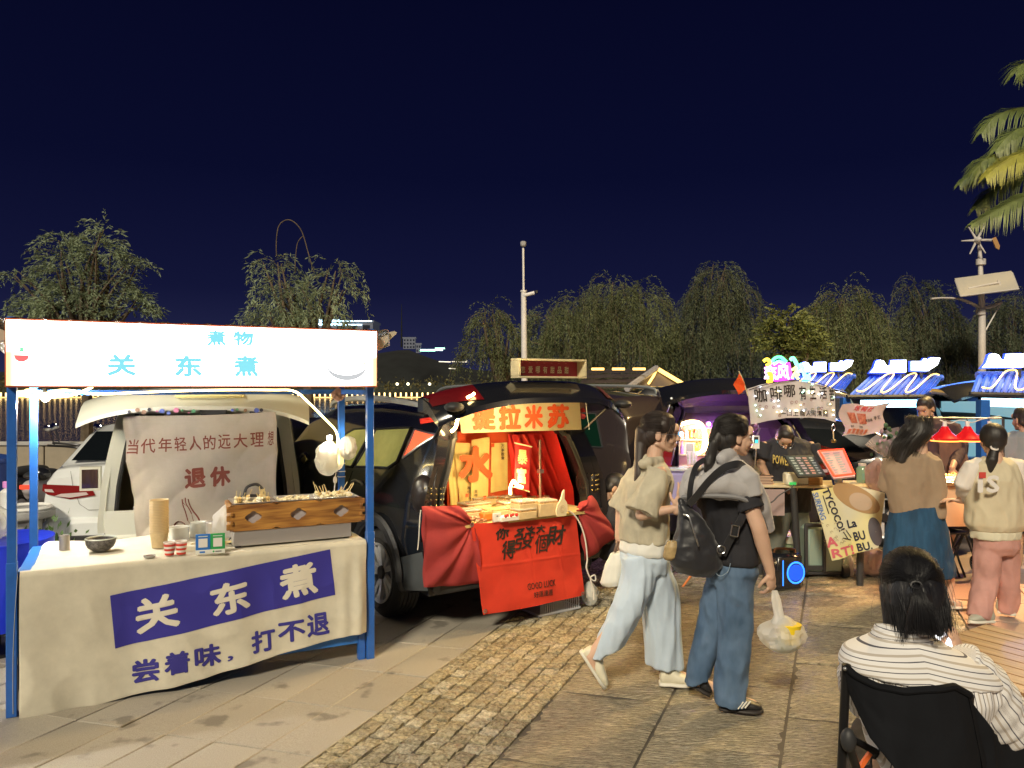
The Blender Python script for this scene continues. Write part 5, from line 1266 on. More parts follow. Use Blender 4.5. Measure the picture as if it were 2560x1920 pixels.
for ch,x0,x1,y0,y1 in(('咖',1887,1919,970,1006),('啡',1928,1956,966,1001),('哪',1961,1988,962,993),('有',1996,2014,965,999),('生',2024,2041,964,998),('活',2049,2067,968,998),('苦',2073,2087,973,1003)):
 letters(cb,m_ink,[(ch,cbq(x0,x1,y0,y1))],.02,fn=cbf,off=(0,-.005,0))
for k,ch in enumerate('一口上瘾人间清醒'):letters(cb,m_ink,[(ch,cbq(1950+k*14.8,1962+k*14.8,1026 if k else 1033,1040 if k else 1035))],.012,fn=cbf,off=(0,-.005,0))
w=MB();r_=random.Random(3);doodle=[mat('doodle_%d'%i,c,.7)for i,c in enumerate(((.3,.1,.1),(.15,.25,.35),(.35,.3,.1)))]
for i in range(3):
 w=MB()
 for k in range(11):
  c=cbf(r_.uniform(.06,.98),r_.uniform(.08,.55));a=r_.uniform(.008,.014);w.tube([c+Vector((math.cos(q)*a,-.005,math.sin(q)*a))for q in np.linspace(0,5.6,8)],.002,4)
 tag(w.build('doodles',doodle[i],cb),kind='stuff')
for i,c in enumerate(((1,.85,.4),(.5,1,.7),(.8,.9,1),(1,.95,.7))):
 w=MB()
 for k in range(9):w.ball(cbf(r_.uniform(.05,.99),r_.choice((.96,.7,.75,.5,.35,.2)))+Vector((0,-.02,0)),.0065,8,6)
 tag(w.build('fairy_lights',glow('fairy_%d'%i,c,5.),cb),kind='stuff')
tubepx(cb,[(1872,975),(1920,960),(1987,950),(2040,956),(2087,974)],7.23,.004,m_darkmetal,'cord')
ck=wt('hook_and_padlock','carabiner and padlock hanging below the right end of the white banner','padlock',2084,1062,7.2)
tubepx(ck,[(2084,1060),(2079,1068),(2082,1078),(2088,1070),(2084,1060)],7.2,.004,m_alloy,'carabiner');tubepx(ck,[(2083,1078),(2084,1098)],7.2,.006,m_kraft,'strap');MB().box(wl(ck,2084,1103,7.2),(.045,.02,.03),ch=.005).build('padlock',mat('brass',(.4,.3,.12),.3,metal=1.),ck)
fl=wt('flag','small orange flag on a thin stick left of the white banner','flag',1868,985,7.2)
tubepx(fl,[(1870,990),(1858,952),(1847,928)],7.2,.005,m_pwood,'stick');m=MB();fq_=[wl(fl,1846,987,7.2),wl(fl,1866,972,7.2),wl(fl,1849,932,7.2),wl(fl,1834,962,7.2)]
m.sheet(lambda s,t:bil(fq_,s,t)+Vector((0,-.012*math.sin(s*6+t*4),0)),12,12,.002,(0,1,0));m.build('cloth',mat('orange_flag',(.85,.13,.02),.7,thin=.3),fl,80)
ne=wt('neon_sign','rainbow neon sign with mirrored magenta writing above the white banner','sign',1970,955,7.45)
MB_=ppoly(MB(),ne,[(1912,918),(1936,905),(1975,906),(1984,950),(1938,954),(1916,940)],7.47,.02);MB_.build('magenta_panel',glow('magenta_glow',(.75,.06,.85),.8),ne)
m_nm=glow('neon_pink_tube',(1.,.7,1.),1.8)
for ch,x0,x1 in(('风',1941,1974),('恋',1910,1942)):letters(ne,m_nm,[(ch,[wl(ne,x1,950,7.44),wl(ne,x0,950,7.44),wl(ne,x0,914,7.44),wl(ne,x1,914,7.44)])],.03)
for nm,c,s_,pts,r in(('yellow_neon',(1.,.72,.05),2.2,[(1909,903),(1918,898),(1925,908),(1916,914)],.016),('orange_neon',(1.,.5,.03),1.8,[(1919,935),(1927,935),(1927,952),(1918,952)],.022),('green_neon',(.1,1.,.35),1.8,[(1928,906),(1938,895),(1952,893),(1966,905)],.016),('cyan_neon',(.2,.9,1.),1.8,[(1934,911),(1948,903),(1962,911)],.014),('green_neon',(.15,1.,.5),1.8,[(1976,900),(1984,896),(1998,925)],.018),('cyan_neon',(.1,.75,1.),1.6,[(1998,920),(2004,912),(2012,940),(2016,950)],.018),('cyan_neon',(.1,.6,1.),1.4,[(2006,950),(2022,950),(2020,935)],.016),('yellow_neon',(1.,.85,.2),1.8,[(1980,925),(1992,918),(1988,935),(1996,948)],.012),('yellow_neon',(1.,.8,.2),1.8,[(1980,946),(1988,932),(1998,938)],.011)):
 tubepx(ne,pts,7.43,r,glow(nm+'_light_%d'%int(c[2]*10),c,s_),nm)
for px in(1930,1975):tubepx(ne,[(px,950),(px,985)],7.5,.008,m_darkmetal,'support')
nb=wt('neon_arch','glowing orange white neon arch inside the coffee car','neon light',1740,1130,8.35)
m_arch=glow('neon_arch_light',(1.,.66,.22),13.)
tubepx(nb,[(1700,1062),(1725,1055),(1748,1058),(1760,1075),(1763,1100),(1757,1128)],8.35,.022,m_arch,'tube');tubepx(nb,[(1735,1135),(1752,1130),(1770,1115),(1776,1095)],8.35,.018,m_arch,'tube')
letters(nb,glow('red_neon_word',(1.,.15,.05),2.),[('6.12',wq(nb,1727,1750,1068,1094,8.36))],.02)
for nm,lab,px,py,Y,c,pw in(('purple_lamp','violet lamp at the top of the coffee car boot',1772,1060,8.3,(.55,.15,1.),4.5),('cyan_lamp','small cyan lamp at the left edge of the coffee car boot',1703,1085,8.25,(.2,.7,1.),2.5),('violet_lamp','violet lamp behind the coffee machine',1868,1120,7.9,(.8,.3,1.),9)):
 t=wt(nm,lab,'lamp',px,py,Y);MB().ball((0,0,0),.022,10,8).build('bulb',glow(nm+'_light',c,18),t);MB().box((0,.03,.0),(.05,.02,.05)).build('fitting',m_darkmetal,t)
 l=bpy.data.lights.new(nm,'POINT');l.energy=pw;l.color=c;l.shadow_soft_size=.04;o=bpy.data.objects.new('light',l);COL.objects.link(o);o.parent=t;o.location=(0,-.08,0)
l=bpy.data.lights.new('arch','POINT');l.energy=9;l.color=(1,.6,.25);l.shadow_soft_size=.08;o=bpy.data.objects.new('light',l);COL.objects.link(o);o.parent=nb;o.location=wl(nb,1740,1085,8.25)
sh=wt('bottle_shelf','lit shelf rack inside the coffee car boot','shelf',1740,1160,8.45)
for py in(1098,1136,1165):MB().box(wl(sh,1742,py,8.45),(.42,.14,.010)).build('shelf',mat('warm_shelf',(.6,.5,.4),.6),sh)
for px in(1693,1791):MB().box(wl(sh,px,1115,8.45),(.012,.14,.50)).build('upright',m_darkmetal,sh)
MB().box(wl(sh,1742,1110,8.53),(.42,.01,.50)).build('back_panel',mat('peach_back',(.7,.5,.38),.7),sh)
bc=[mat('syrup_%s'%n_,c,.15,trans=.3)for n_,c in(('orange',(.8,.25,.03)),('red',(.6,.04,.03)),('clear',(.7,.75,.8)),('amber',(.7,.4,.05)),('yellow',(.8,.65,.1)),('violet',(.35,.2,.6)))]
for k,(px,py,h,c,lab)in enumerate(((1704,1098,.13,2,'clear bottle at the left of the top shelf'),(1716,1098,.14,2,'tall clear bottle next to the left on the top shelf'),(1728,1098,.13,0,'orange syrup bottle under the neon arch'),(1737,1098,.13,1,'red syrup bottle under the neon arch'),(1705,1136,.14,5,'violet bottle at the left of the middle shelf'),(1742,1136,.12,3,'amber bottle on the middle shelf'),(1750,1136,.13,4,'yellow bottle on the middle shelf'),(1781,1136,.15,0,'orange bottle at the right end of the middle shelf'),(1782,1098,.15,4,'yellow bottle at the right end of the top shelf'))):
 t=wt('syrup_bottle',lab,'bottle',px,py-1.5,8.42,'bottles on the coffee car shelves');MB().lathe([(0,0),(.020,0),(.021,h*.55),(.008,h*.75),(.007,h),(0,h)],n=14).build('glass',bc[c],t);MB().lathe([(.009,h),(.009,h+.012),(0,h+.013)],n=10).build('cap',m_plastic,t)
t=wt('price_board','small grey price board with pale frame on the coffee car shelf','board',1724,1122,8.3);MB().box((0,0,0),(.085,.01,.12)).build('board',mat('grey_slate',(.12,.13,.12),.6),t)
for dx,dz,w_,h_ in((0,.062,.097,.008),(0,-.062,.097,.008),(.045,0,.008,.116),(-.045,0,.008,.116)):MB().box((dx,-.004,dz),(w_,.014,h_)).build('frame_side',m_pwood,t)
for k,px in enumerate((1722,1731,1739)):
 t=wt('cup_tube',('left','middle','right')[k]+' tube of clear plastic cups in the coffee car','cups',px,1162,8.1,'tubes of clear cups');MB().lathe([(.012,0),(.018,0),(.021,.14),(.019,.14),(.014,.01)],n=14).build('cups',m_clear,t)
 for z in(.05,.08,.11):MB().lathe([(.019,z),(.022,z+.003),(.019,z+.006)],n=14).build('cup_rim',m_clear,t)
t=wt('wrapped_crate','violet lit crate wrapped in clear plastic behind the two women','crate',1690,1290,7.5);MB().box(wl(t,1690,1230,7.5),(.26,.2,.42),ch=.03).build('crate',mat('lilac_plastic',(.36,.33,.62),.3,bump=.6,bs=14,bdist=.02),t);MB().box(wl(t,1690,1172,7.48),(.27,.21,.02),ch=.005).build('lid',m_clear,t)
ZC=.90;ct2=thing('coffee_counter','long coffee counter on thick black legs with a pale edge','counter',P(1990,1213,7.0)-Vector((0,0,ZC)),math.radians(-4))
ct2.location.z=0;FCt=Frame(ct2.location,ct2.rotation_euler.z)
def kc(px,py,y=0.):return FCt.hit(px,py,'y',y)
xa,xb=kc(1860,1210).x,kc(2205,1215).x
MB().box(((xa+xb)/2,.20,ZC-.012),(xb-xa,.42,.024),ch=.006).build('top',mat('ply_top',(.62,.52,.34),.5,var=.15,vs=8),ct2)
for px0,px1,yb in((1983,1998,0.02),(2152,2150,.0),(2170,2172,.36),(1900,1900,.36)):
 a=kc(px0,1225,yb);b_=kc(px1,1300,yb);MB().tube([(a.x,yb,ZC-.02),(b_.x,yb,.0)],.030,14).build('leg',m_plastic,ct2)
MB().box((kc(1915,1260).x,.02,.74),(.34,.012,.24)).build('side_flap',mat('mauve_card',(.33,.25,.25),.8),ct2)
def onc_(px,py):o=FCt.i@Vector((0,0,EYE));d=FCt.i.to_3x3()@Vector(((px-CX)/FPX,1,-(py-HY)/FPX));t=(ZC+.001-o.z)/d.z;return FCt.w(o+d*t)
def ctt(name,label,cat,px,py,yaw=0.,group=None):return thing(name,label,cat,onc_(px,py),yaw,group)
def tilted_board(name,label,quad,Y0,Y1,m_face,m_edge,th=.02):
 t=wt(name,label,'menu board',quad[0][0],quad[0][1],Y0);q=[wl(t,quad[0][0],quad[0][1],Y0),wl(t,quad[1][0],quad[1][1],Y0+.0),wl(t,quad[2][0],quad[2][1],Y1),wl(t,quad[3][0],quad[3][1],Y1)]
 n_=(q[1]-q[0]).cross(q[3]-q[0]).normalized();n_=n_ if n_.y<0 else -n_
 m=MB();m.add([p for p in q]+[p-n_*th for p in q],[(0,1,2,3),(7,6,5,4),(0,4,5,1),(1,5,6,2),(2,6,7,3),(3,7,4,0)]);m.build('board',m_edge,t)
 i=[bil(q,s,u)+n_*.002 for s,u in((.03,.04),(.97,.04),(.97,.96),(.03,.96))];m=MB();m.add(i,[(0,1,2,3)]);m.build('face',m_face,t,None);return t,q,n_
t,q,n_=tilted_board('menu_board','dark menu board with rows of pale writing leaning on the coffee counter',[(1996,1192),(2066,1189),(2034,1138),(1960,1138)],6.75,6.95,mat('menu_dark',(.04,.06,.07),.3),m_plastic)
for c in range(4):
 for r in range(7):
  s0,u0=.10+c*.225,.85-r*.12;w_=rng.uniform(.10,.17);ii=[bil(q,s,u)+n_*.004 for s,u in((s0,u0-.035),(s0+w_,u0-.035),(s0+w_,u0+.03),(s0,u0+.03))]
  m=MB();m.add(ii,[(0,1,2,3)]);m.build('menu_line',mat('menu_line_%d'%(c%3),((.30,.38,.42),(.38,.32,.42),(.45,.25,.25))[c%3],.6),t,None)
t,q,n_=tilted_board('menu_board','white price sheet framed by a red neon tube on the coffee counter',[(2085,1196),(2138,1190),(2108,1122),(2043,1127)],6.7,6.95,mat('menu_pink',(.60,.45,.45),.6),mat('white_frame',(.7,.6,.6),.5))
m_rn=glow('red_neon_light',(1.,.05,.02),1.7)
MB().tube([bil(q,s,u)+n_*.014 for s,u in((.04,.05),(.96,.05),(.96,.95),(.04,.95),(.04,.05))],.010,8).build('neon_tube',m_rn,t)
for c in range(2):
 for r in range(10):
  s0,u0=.13+c*.40,.86-r*.085;w_=rng.uniform(.16,.28);ii=[bil(q,s,u)+n_*.005 for s,u in((s0,u0-.018),(s0+w_,u0-.018),(s0+w_,u0+.02),(s0,u0+.02))];m=MB();m.add(ii,[(0,1,2,3)]);m.build('menu_line',mat('menu_line_0',(.3,.38,.42),.6),t,None)
l=bpy.data.lights.new('red_neon','POINT');l.energy=.25;l.color=(1,.1,.05);l.shadow_soft_size=.1;o=bpy.data.objects.new('light',l);COL.objects.link(o);o.parent=t;o.location=(.05,-.12,.15)
t=ctt('card_stand','dark red card standing against the neon framed price sheet','card',2092,1206);MB().box((0,0,.06),(.09,.012,.12),rot=R3('X',-.2)).build('card',mat('dark_red_card',(.16,.03,.03),.5),t);MB().box((0,-.012,.075),(.06,.003,.02),rot=R3('X',-.2)).build('print',mat('pale_letter',(.8,.76,.55),.6),t)
t=ctt('payment_stand','blue payment stand with blank white sheet on the coffee counter','stand',2092,1212,.15);MB().box((0,0,.055),(.10,.02,.11),rot=R3('X',-.35),ch=.004).build('stand',mat('deep_blue',(.02,.06,.45),.4),t);MB().box((0,-.013,.06),(.075,.004,.09),rot=R3('X',-.35)).build('white_sheet',mat('white_card',(.75,.72,.68),.6),t);MB().box((-.022,-.018,.06),(.022,.002,.07),rot=R3('X',-.35)).build('blue_mark',mat('pale_blue_ink',(.25,.4,.7),.6),t)
t=ctt('receipt_printer','cream box with green display on the coffee counter','printer',1982,1214);MB().box((0,.06,.055),(.11,.11,.11),ch=.012).build('case',mat('cream_plastic',(.72,.70,.58),.4),t);MB().box((.0,-.0,.018),(.06,.008,.025)).build('display',mat('green_display',(.02,.12,.03),.3,emit=(.05,.5,.1),es=.6),t)
t=ctt('paper_tray','white tray right of the cream box on the coffee counter','tray',2008,1212);MB().box((0,.05,.035),(.12,.12,.07),ch=.01).build('tray',mat('white_card2',(.75,.75,.68),.5),t)
t=ctt('wooden_box','small orange brown wooden box on the coffee counter','box',2040,1213);MB().box((0,.04,.03),(.125,.08,.06),ch=.003).build('box',mat('orange_wood',(.36,.19,.06),.5,var=.4,vs=10,stretch=(1,1,6)),t);MB().box((0,.04,.064),(.128,.083,.008)).build('lid',mat('orange_wood2',(.4,.22,.08),.5),t)
for k in range(6):
 t=thing('notebook','%s notebook from the top of the small pile at the left counter end'%ORD[5-k],'notebook',onc_(1910,1212)+Vector((rng.uniform(-.01,.01),0,.014*k)),rng.uniform(-.1,.1),'pile of notebooks');MB().box((0,.05,.006),(.15,.10,.010)).build('pages',mat('page_edge',(.6,.42,.32),.8),t);MB().box((0,.05,.0118),(.154,.104,.0015)).build('cover',mat('dark_cover',(.08,.04,.03),.6),t)
t=ctt('jar','green glass jar glowing red at the left beside the neon price sheet','jar',2156,1206);MB().lathe([(0,0),(.050,0),(.054,.02),(.054,.13),(.034,.155),(0,.156)],n=24).build('glass',mat('green_jar',(.25,.38,.25),.12,alpha=.75),t);MB().lathe([(.034,.153),(.036,.175),(0,.176)],n=20).build('cap',mat('grey_cap',(.5,.45,.45),.5),t);MB().box((0,-.055,.06),(.05,.004,.06)).build('label',mat('jar_label',(.15,.3,.25),.6),t)
bag('plastic_bag','pinkish clear bag of supplies hanging at the right end of the coffee counter',P(2193,1228,6.9),(.20,.15,.30),31,mat('pink_clear_bag',(.55,.42,.42),.3,alpha=.6,thin=.3,bump=.6,bs=25,bdist=.01))
t=wt('thermometer','white handheld meter with blue screen left of the coffee man','meter',1890,1120,7.05);MB().box((0,0,.055),(.055,.03,.12),ch=.014).build('case',mat('white_plastic',(.8,.8,.78),.3),t);MB().box((-.004,-.017,.075),(.038,.004,.055)).build('bezel',m_plastic,t);MB().box((-.002,-.020,.062),(.026,.002,.028)).build('screen',glow('cyan_screen',(.05,.55,.8),1.),t);MB().tube([(0,0,0),(0,0,-.05),(0,.05,-.20)],.006,6).build('stem',m_alloy,t)
cm=wt('coffee_machine','chrome coffee machine lit violet behind the second woman','coffee machine',1868,1205,7.55)
MB().box(wl(cm,1868,1165,7.55),(.30,.24,.34),ch=.03).build('case',m_alloy,cm);MB().box(wl(cm,1868,1122,7.5),(.32,.28,.03),ch=.01).build('cup_warmer',m_darkmetal,cm);MB().tube(smooth_path([wl(cm,1880,1120,7.4),wl(cm,1892,1090,7.4),wl(cm,1900,1070,7.4)],5),.009,6).build('arm',m_alloy,cm);MB().ball(wl(cm,1885,1068,7.45),(.045,.04,.045),14,10).build('hopper',mat('violet_hopper',(.4,.25,.5),.1,metal=.6),cm)
po2=wt('poster','yellow hand drawn poster with blue, black and pink words hanging from the counter','poster',2080,1400,6.72)
pq=[wl(po2,2080,1402,6.78),wl(po2,2196,1368,6.74),wl(po2,2212,1232,6.74),wl(po2,2029,1228,6.78)]
def pf(s,t):p=bil(pq,s,t);return p+Vector((0,-.010*math.sin(s*9)-.012*mnoise.noise(Vector((s*3,t*3,0))),.05*t*t*math.sin(s*PI)*t))
mp_=mat('yellow_poster',(.72,.64,.25),.6,var=.9,vs=2.2,col2=(.66,.66,.58),detail=1)
m=MB();m.sheet(pf,36,30,.002,(0,1,0));m.build('sheet',mp_,po2,80)
def pin(px,py):
 Yp=6.76;p=wl(po2,px,py,Yp);s,t=.5,.5
 for _ in range(14):
  a=pf(s,t);ds=(pf(s+.01,t)-a)/.01;dt=(pf(s,t+.01)-a)/.01;e_=p-a;det=ds.x*dt.z-ds.z*dt.x;s+=(e_.x*dt.z-e_.z*dt.x)/det;t+=(ds.x*e_.z-ds.z*e_.x)/det
 return Vector((s,t,0))
def pz(x,y):return(1840+x/4.608,1180+y/4.608)
def pw(txt,a,b_,h,m_,bold):
 """text from zoom point a to b_ along its base line, letter height h (zoom pixels), up = left hand normal"""
 dx,dy=b_[0]-a[0],b_[1]-a[1];l_=math.hypot(dx,dy);nx,ny=dy/l_*h,-dx/l_*h
 q=[pin(*pz(*a)),pin(*pz(*b_)),pin(*pz(b_[0]+nx,b_[1]+ny)),pin(*pz(a[0]+nx,a[1]+ny))]
 letters(po2,m_,[(txt,q)],bold,fn=pf,off=(0,-.005,0),name='lettering')
m_pb=mat('poster_black',(.02,.022,.05),.6);m_pp=mat('poster_pink',(.62,.13,.17),.6);m_pbl=mat('poster_blue',(.10,.2,.5),.6)
pw('TYCOCO!',(985,205),(1185,690),82,m_pb,.04);pw('SURFING',(885,250),(985,560),62,m_pbl,.03);pw('A',(1065,880),(1175,850),120,m_pp,.05);pw('RT!',(1120,1000),(1375,945),110,m_pp,.04);pw('La',(1300,655),(1400,630),100,m_pb,.04);pw('BU',(1375,800),(1490,770),105,m_pb,.04);pw('BU.',(1410,920),(1560,880),95,m_pb,.04)
for nm,c,cx_,cy_,rx,ry,rot,o_ in(('tan_shape',(.42,.27,.13),1380,300,290,130,.5,.002),('dark_shape',(.10,.09,.11),1590,680,75,165,-.2,.003),('plain_oval',(.50,.38,.28),1430,340,130,95,.45,.004)):
 m=MB();m.grid(lambda u,v:pf(*pin(*pz(cx_+(.02+u)/1.02*(rx*math.cos(v*2*PI)*math.cos(rot)-ry*math.sin(v*2*PI)*math.sin(rot)),cy_+(.02+u)/1.02*(rx*math.cos(v*2*PI)*math.sin(rot)+ry*math.sin(v*2*PI)*math.cos(rot))))[:2])+Vector((0,-o_,0)),8,36);m.build(nm,mat(nm,c,.6),po2,None)
for a,b_ in(((1240,690),(1300,780)),((1275,675),(1335,760)),((1235,760),(1330,785)),((1000,270),(1070,480))):MB().tube([pf(*pin(*pz(*a))[:2])+Vector((0,-.005,0)),pf(*pin(*pz(*b_))[:2])+Vector((0,-.005,0))],.004,4).build('pen_stroke',m_pb,po2)
m=MB()
for k in range(26):
 a=pf(*pin(*pz(rng.uniform(980,1330),rng.uniform(560,900)))[:2])+Vector((0,-.005,0));m.tube([a+Vector((math.cos(q)*.012,0,math.sin(q)*.010))for q in np.linspace(0,rng.uniform(2,5.8),6)],.0014,3)
tag(m.build('doodles',mat('doodle_brown',(.3,.2,.12),.7),po2),kind='stuff')
t=thing('cooler_drum','round green cooler with cream lid under the coffee counter','cooler',T(1990,1418));
MB().lathe([(0,.0),(.17,0),(.185,.04),(.19,.26),(0,.26)],n=36).build('drum',mat('sage_green',(.27,.36,.22),.5),t);MB().lathe([(.19,.26),(.205,.265),(.205,.33),(.17,.345),(0,.35)],n=36).build('lid',mat('cream_lid',(.62,.60,.45),.5),t)
t=thing('trolley_box','sage green wheeled box with black handle frame under the counter','trolley',T(2060,1446));MB().box((0.02,.14,.26),(.36,.26,.44),ch=.03).build('box',mat('sage_box',(.22,.30,.26),.5),t);MB().box((-.05,.16,.045),(.52,.30,.03),ch=.005).build('base',m_plastic,t)
for x in(-.17,.0):MB().box((x,-.005,.28),(.03,.03,.44),ch=.005).build('handle_rail',m_plastic,t)
MB().box((-.085,-.005,.50),(.20,.035,.035),ch=.01).build('handle_bar',m_plastic,t);MB().box((-.085,.0,.10),(.20,.03,.04)).build('cross_bar',m_plastic,t);MB().lathe([(.0,-.03),(.06,-.03),(.065,0),(.06,.03),(0,.03)],(.20,.02,.065),20,R3('Y',PI/2)).build('wheel',m_rubber,t)
t=thing('plastic_bottle','white plastic bottle standing beside the right counter leg','bottle',T(2123,1438));MB().lathe([(0,0),(.040,0),(.044,.02),(.044,.13),(.030,.17),(.014,.19),(.014,.20),(0,.20)],n=24).build('body',mat('milky_plastic',(.6,.58,.6),.4),t);MB().lathe([(.016,.198),(.016,.215),(0,.216)],n=16).build('cap',mat('white_plastic',(.8,.8,.78),.3),t)
sp2=thing('loudspeaker','black cube loudspeaker with a glowing blue ring at the counter foot','speaker',T(1976,1480),math.radians(10));MB().box((0,.14,.165),(.27,.26,.33),ch=.03).build('cabinet',m_blackpaint,sp2)
m_bl=glow('blue_ring_light',(.02,.17,1.),2.);MB().lathe([(.078,-.003),(.085,.004),(.078,.008),(.072,.004),(.078,-.003)],(.055,.008,.165),36,R3('X',PI/2)@Matrix.Diagonal((1,1.15,1))).build('ring',m_bl,sp2);MB().lathe([(0,.0),(.072,.004)],(.055,.010,.165),30,R3('X',PI/2)).build('cone',mat('blue_cone',(.01,.03,.3),.3,emit=(.01,.08,.7),es=.9),sp2);MB().box((-.065,.008,.165),(.006,.008,.22)).build('light_bar',m_bl,sp2)
MB().tube(smooth_path([(-.10,.1,.325),(-.08,.1,.36),(.08,.1,.35),(.10,.1,.325)],5),.012,8).build('handle',mat('copper',(.5,.25,.12),.3,metal=1.),sp2)
bag('rubbish_bag','pale sack of rubbish on the ground right of the counter leg',T(2180,1440),(.26,.2,.30),41,mat('pale_sack',(.5,.36,.34),.6,bump=.5,bs=12,bdist=.01))
t=thing('stool','orange folding stool legs between the two walking women','stool',T(1712,1452));tubepx(t,[(1690,1490),(1728,1438)],6.9,.010,mat('orange_metal',(.75,.2,.03),.4),'leg');MB().box((.0,.1,.26),(.30,.25,.02),ch=.005).build('seat',m_plastic,t);MB().tube([(-.1,.2,0),(.1,.2,.26)],.01,6).build('leg',m_darkmetal,t)
cbl=wt('cable','black cable looping from the counter edge to the legs','cable',1985,1215,6.85);tubepx(cbl,[(1985,1212),(1975,1222),(1948,1238),(1930,1255),(1910,1258)],6.85,.006,m_plastic,'cable')
# ------------------------------------------------------------------ fried duck stall
db=wt('banner','pink white banner with red writing and two duck pictures','banner',2160,1090,8.2)
dq2=[wl(db,2106,1090,8.2),wl(db,2196,1084,8.2),wl(db,2222,1010,8.2),wl(db,2100,1012,8.2)]
def dbf(s,t):p=bil(dq2,s,t);return p+Vector((.03*math.sin(t*7),-.02*math.sin(s*7+t*3),.012*math.sin(s*8)))
m=MB();m.sheet(dbf,30,20,.002,(0,1,0));m.build('cloth',mat('pinkish_banner',(.66,.52,.48),.85,thin=.2),db,80)
def dbi(px,py):return Vector(((px-2103)/112,(1088-py)/77,0))
def dl(ch,x0,x1,y0,y1,m_,b=.02):letters(db,m_,[(ch,[dbi(x0,y1),dbi(x1,y1),dbi(x1,y0),dbi(x0,y0)])],b,fn=dbf,off=(0,-.008,0),name='character' if len(ch)==1 else 'lettering')
m_dr=mat('duck_red',(.55,.06,.05),.6)
for k,ch in enumerate('炼鸭社'):dl(ch,2140+k*14,2152+k*14,1014,1027,m_dr)
for k,ch in enumerate('家宫宫喷香'):dl(ch,2110+k*13,2121+k*13,1072,1085,mat('duck_orange',(.62,.16,.05),.6))
dl('家宫酱',2170,2186,1046,1053,m_ink,.01);dl('手艺',2190,2206,1042,1051,m_ink,.01);dl('鲜香',2119,2128,1064,1069,m_ink,.01);dl('麻辣',2146,2156,1064,1069,m_ink,.01)
for x0 in(2125,2150):
 m=MB();pp=[dbf(*dbi(a,b_)[:2])+Vector((0,-.008,0))for a,b_ in((x0,1059),(x0+20,1058),(x0+20,1032),(x0,1033))];m.add(pp,[(0,1,2,3)]);m.build('duck_picture',mat('roast_duck_print',(.35,.06,.03),.6,var=.8,vs=30,col2=(.6,.25,.15)),db,None)
rl=wt('lamp_rail','dark horizontal rail carrying red heat lamps','rail',2400,1046,6.95)
MB().tube([wl(rl,2300,1044,6.95),wl(rl,2505,1046,6.95)],.007,8).build('rail',m_alloy,rl);tubepx(rl,[(2350,1050),(2375,1058),(2400,1050),(2430,1056),(2455,1048),(2500,1040)],6.93,.005,mat('white_cord',(.7,.7,.66),.6),'cable')
for px,y0,y1 in((2508,1046,1420),):MB().tube([wl(rl,px,y0,7.0),Vector((wl(rl,px,y0,7.0).x,.05,-rl.location.z))],.012,8).build('upright',m_plastic,rl)
MB().tube([wl(rl,2302,1044,6.98),Vector((wl(rl,2302,1044,6.98).x,.03,-rl.location.z))],.012,8).build('upright',m_plastic,rl)
m_shade=mat('red_enamel',(.55,.01,.015),.25,coat=.5,emit=(.5,.01,.01),es=.25);m_lampin=glow('heat_lamp_light',(1.,.30,.05),1.8)
for lab,px,yt in(('leftmost red cone heat lamp on the rail',2362,1066),('middle red cone heat lamp on the rail',2419,1064),('rightmost red cone heat lamp, half behind the ponytail head',2474,1062)):
 t=wt('heat_lamp',lab,'lamp',px,1095,6.9,'red heat lamps on one rail');k=33/FPX*6.9
 MB().lathe([(k,-.018),(k,.0),(k*.80,.018),(k*.45,.055),(k*.28,.090),(k*.22,.105),(0,.108)],n=30).build('shade',m_shade,t);MB().lathe([(k*.98,-.030),(k*.99,-.004)],n=30).build('glowing_rim',m_lampin,t);MB().lathe([(0,-.012),(k*.95,-.010)],n=30).build('lamp_face',m_lampin,t)
 MB().lathe([(.017,.105),(.017,.15),(0,.152)],n=14).build('socket',mat('white_plastic',(.8,.8,.78),.3),t);MB().tube([(0,0,.15),(0,.02,.175)],.004,6).build('cord',m_plastic,t)
 l=bpy.data.lights.new('heat','SPOT');l.energy=45;l.color=(1,.50,.22);l.spot_size=2.3;l.spot_blend=.6;l.shadow_soft_size=.06;o=bpy.data.objects.new('light',l);COL.objects.link(o);o.parent=t;o.location=(0,0,-.04)
fc2=thing('food_counter','warm lit counter of trays under the red lamps','counter',T(2400,1420));fc2.location=Vector((P(2400,1190,7.1).x,7.1,0));ZF=.93
MB().box((0,.1,ZF-.015),(.95,.5,.03),ch=.004).build('top',mat('warm_ply',(.7,.5,.3),.5),fc2)
for x in(-.42,.42):
 for y in(-.1,.3):MB().box((x,y,ZF/2-.02),(.03,.03,ZF-.03)).build('leg',m_plastic,fc2)
MB().box((-.1,-.12,ZF-.22),(.62,.01,.36)).build('front_board',mat('peach_board',(.62,.40,.25),.7),fc2)
for k in range(4):
 t=thing('food_tray','%s steel tray of fried food from the left under the red lamps'%ORD[k],'tray',fc2.location+Vector((-.33+k*.21,.05,ZF)),0,'food trays under the lamps');MB().box((0,.05,.02),(.18,.26,.035),ch=.005).build('tray',m_steel,t);m=MB()
 for j in range(12):m.ball((rng.uniform(-.07,.07),.05+rng.uniform(-.1,.1),.045),(.02,.016,.014),7,5)
 tag(m.build('fried_pieces',mat('fried_brown',(.4,.2,.07),.6),t),kind='stuff')
sw=thing('hot_plate','round white plate of food on the near edge of the lamp counter','plate',Vector((P(2372,1178,6.95).x,6.98,ZF)));MB().lathe([(0,0),(.06,0),(.11,.012),(.105,.016),(.06,.005),(0,.005)],n=28).build('plate',mat('white_card2',(.75,.75,.68),.5),sw);MB().ball((0,0,.015),(.06,.05,.015)).build('food',mat('fried_brown',(.4,.2,.07),.6),sw)
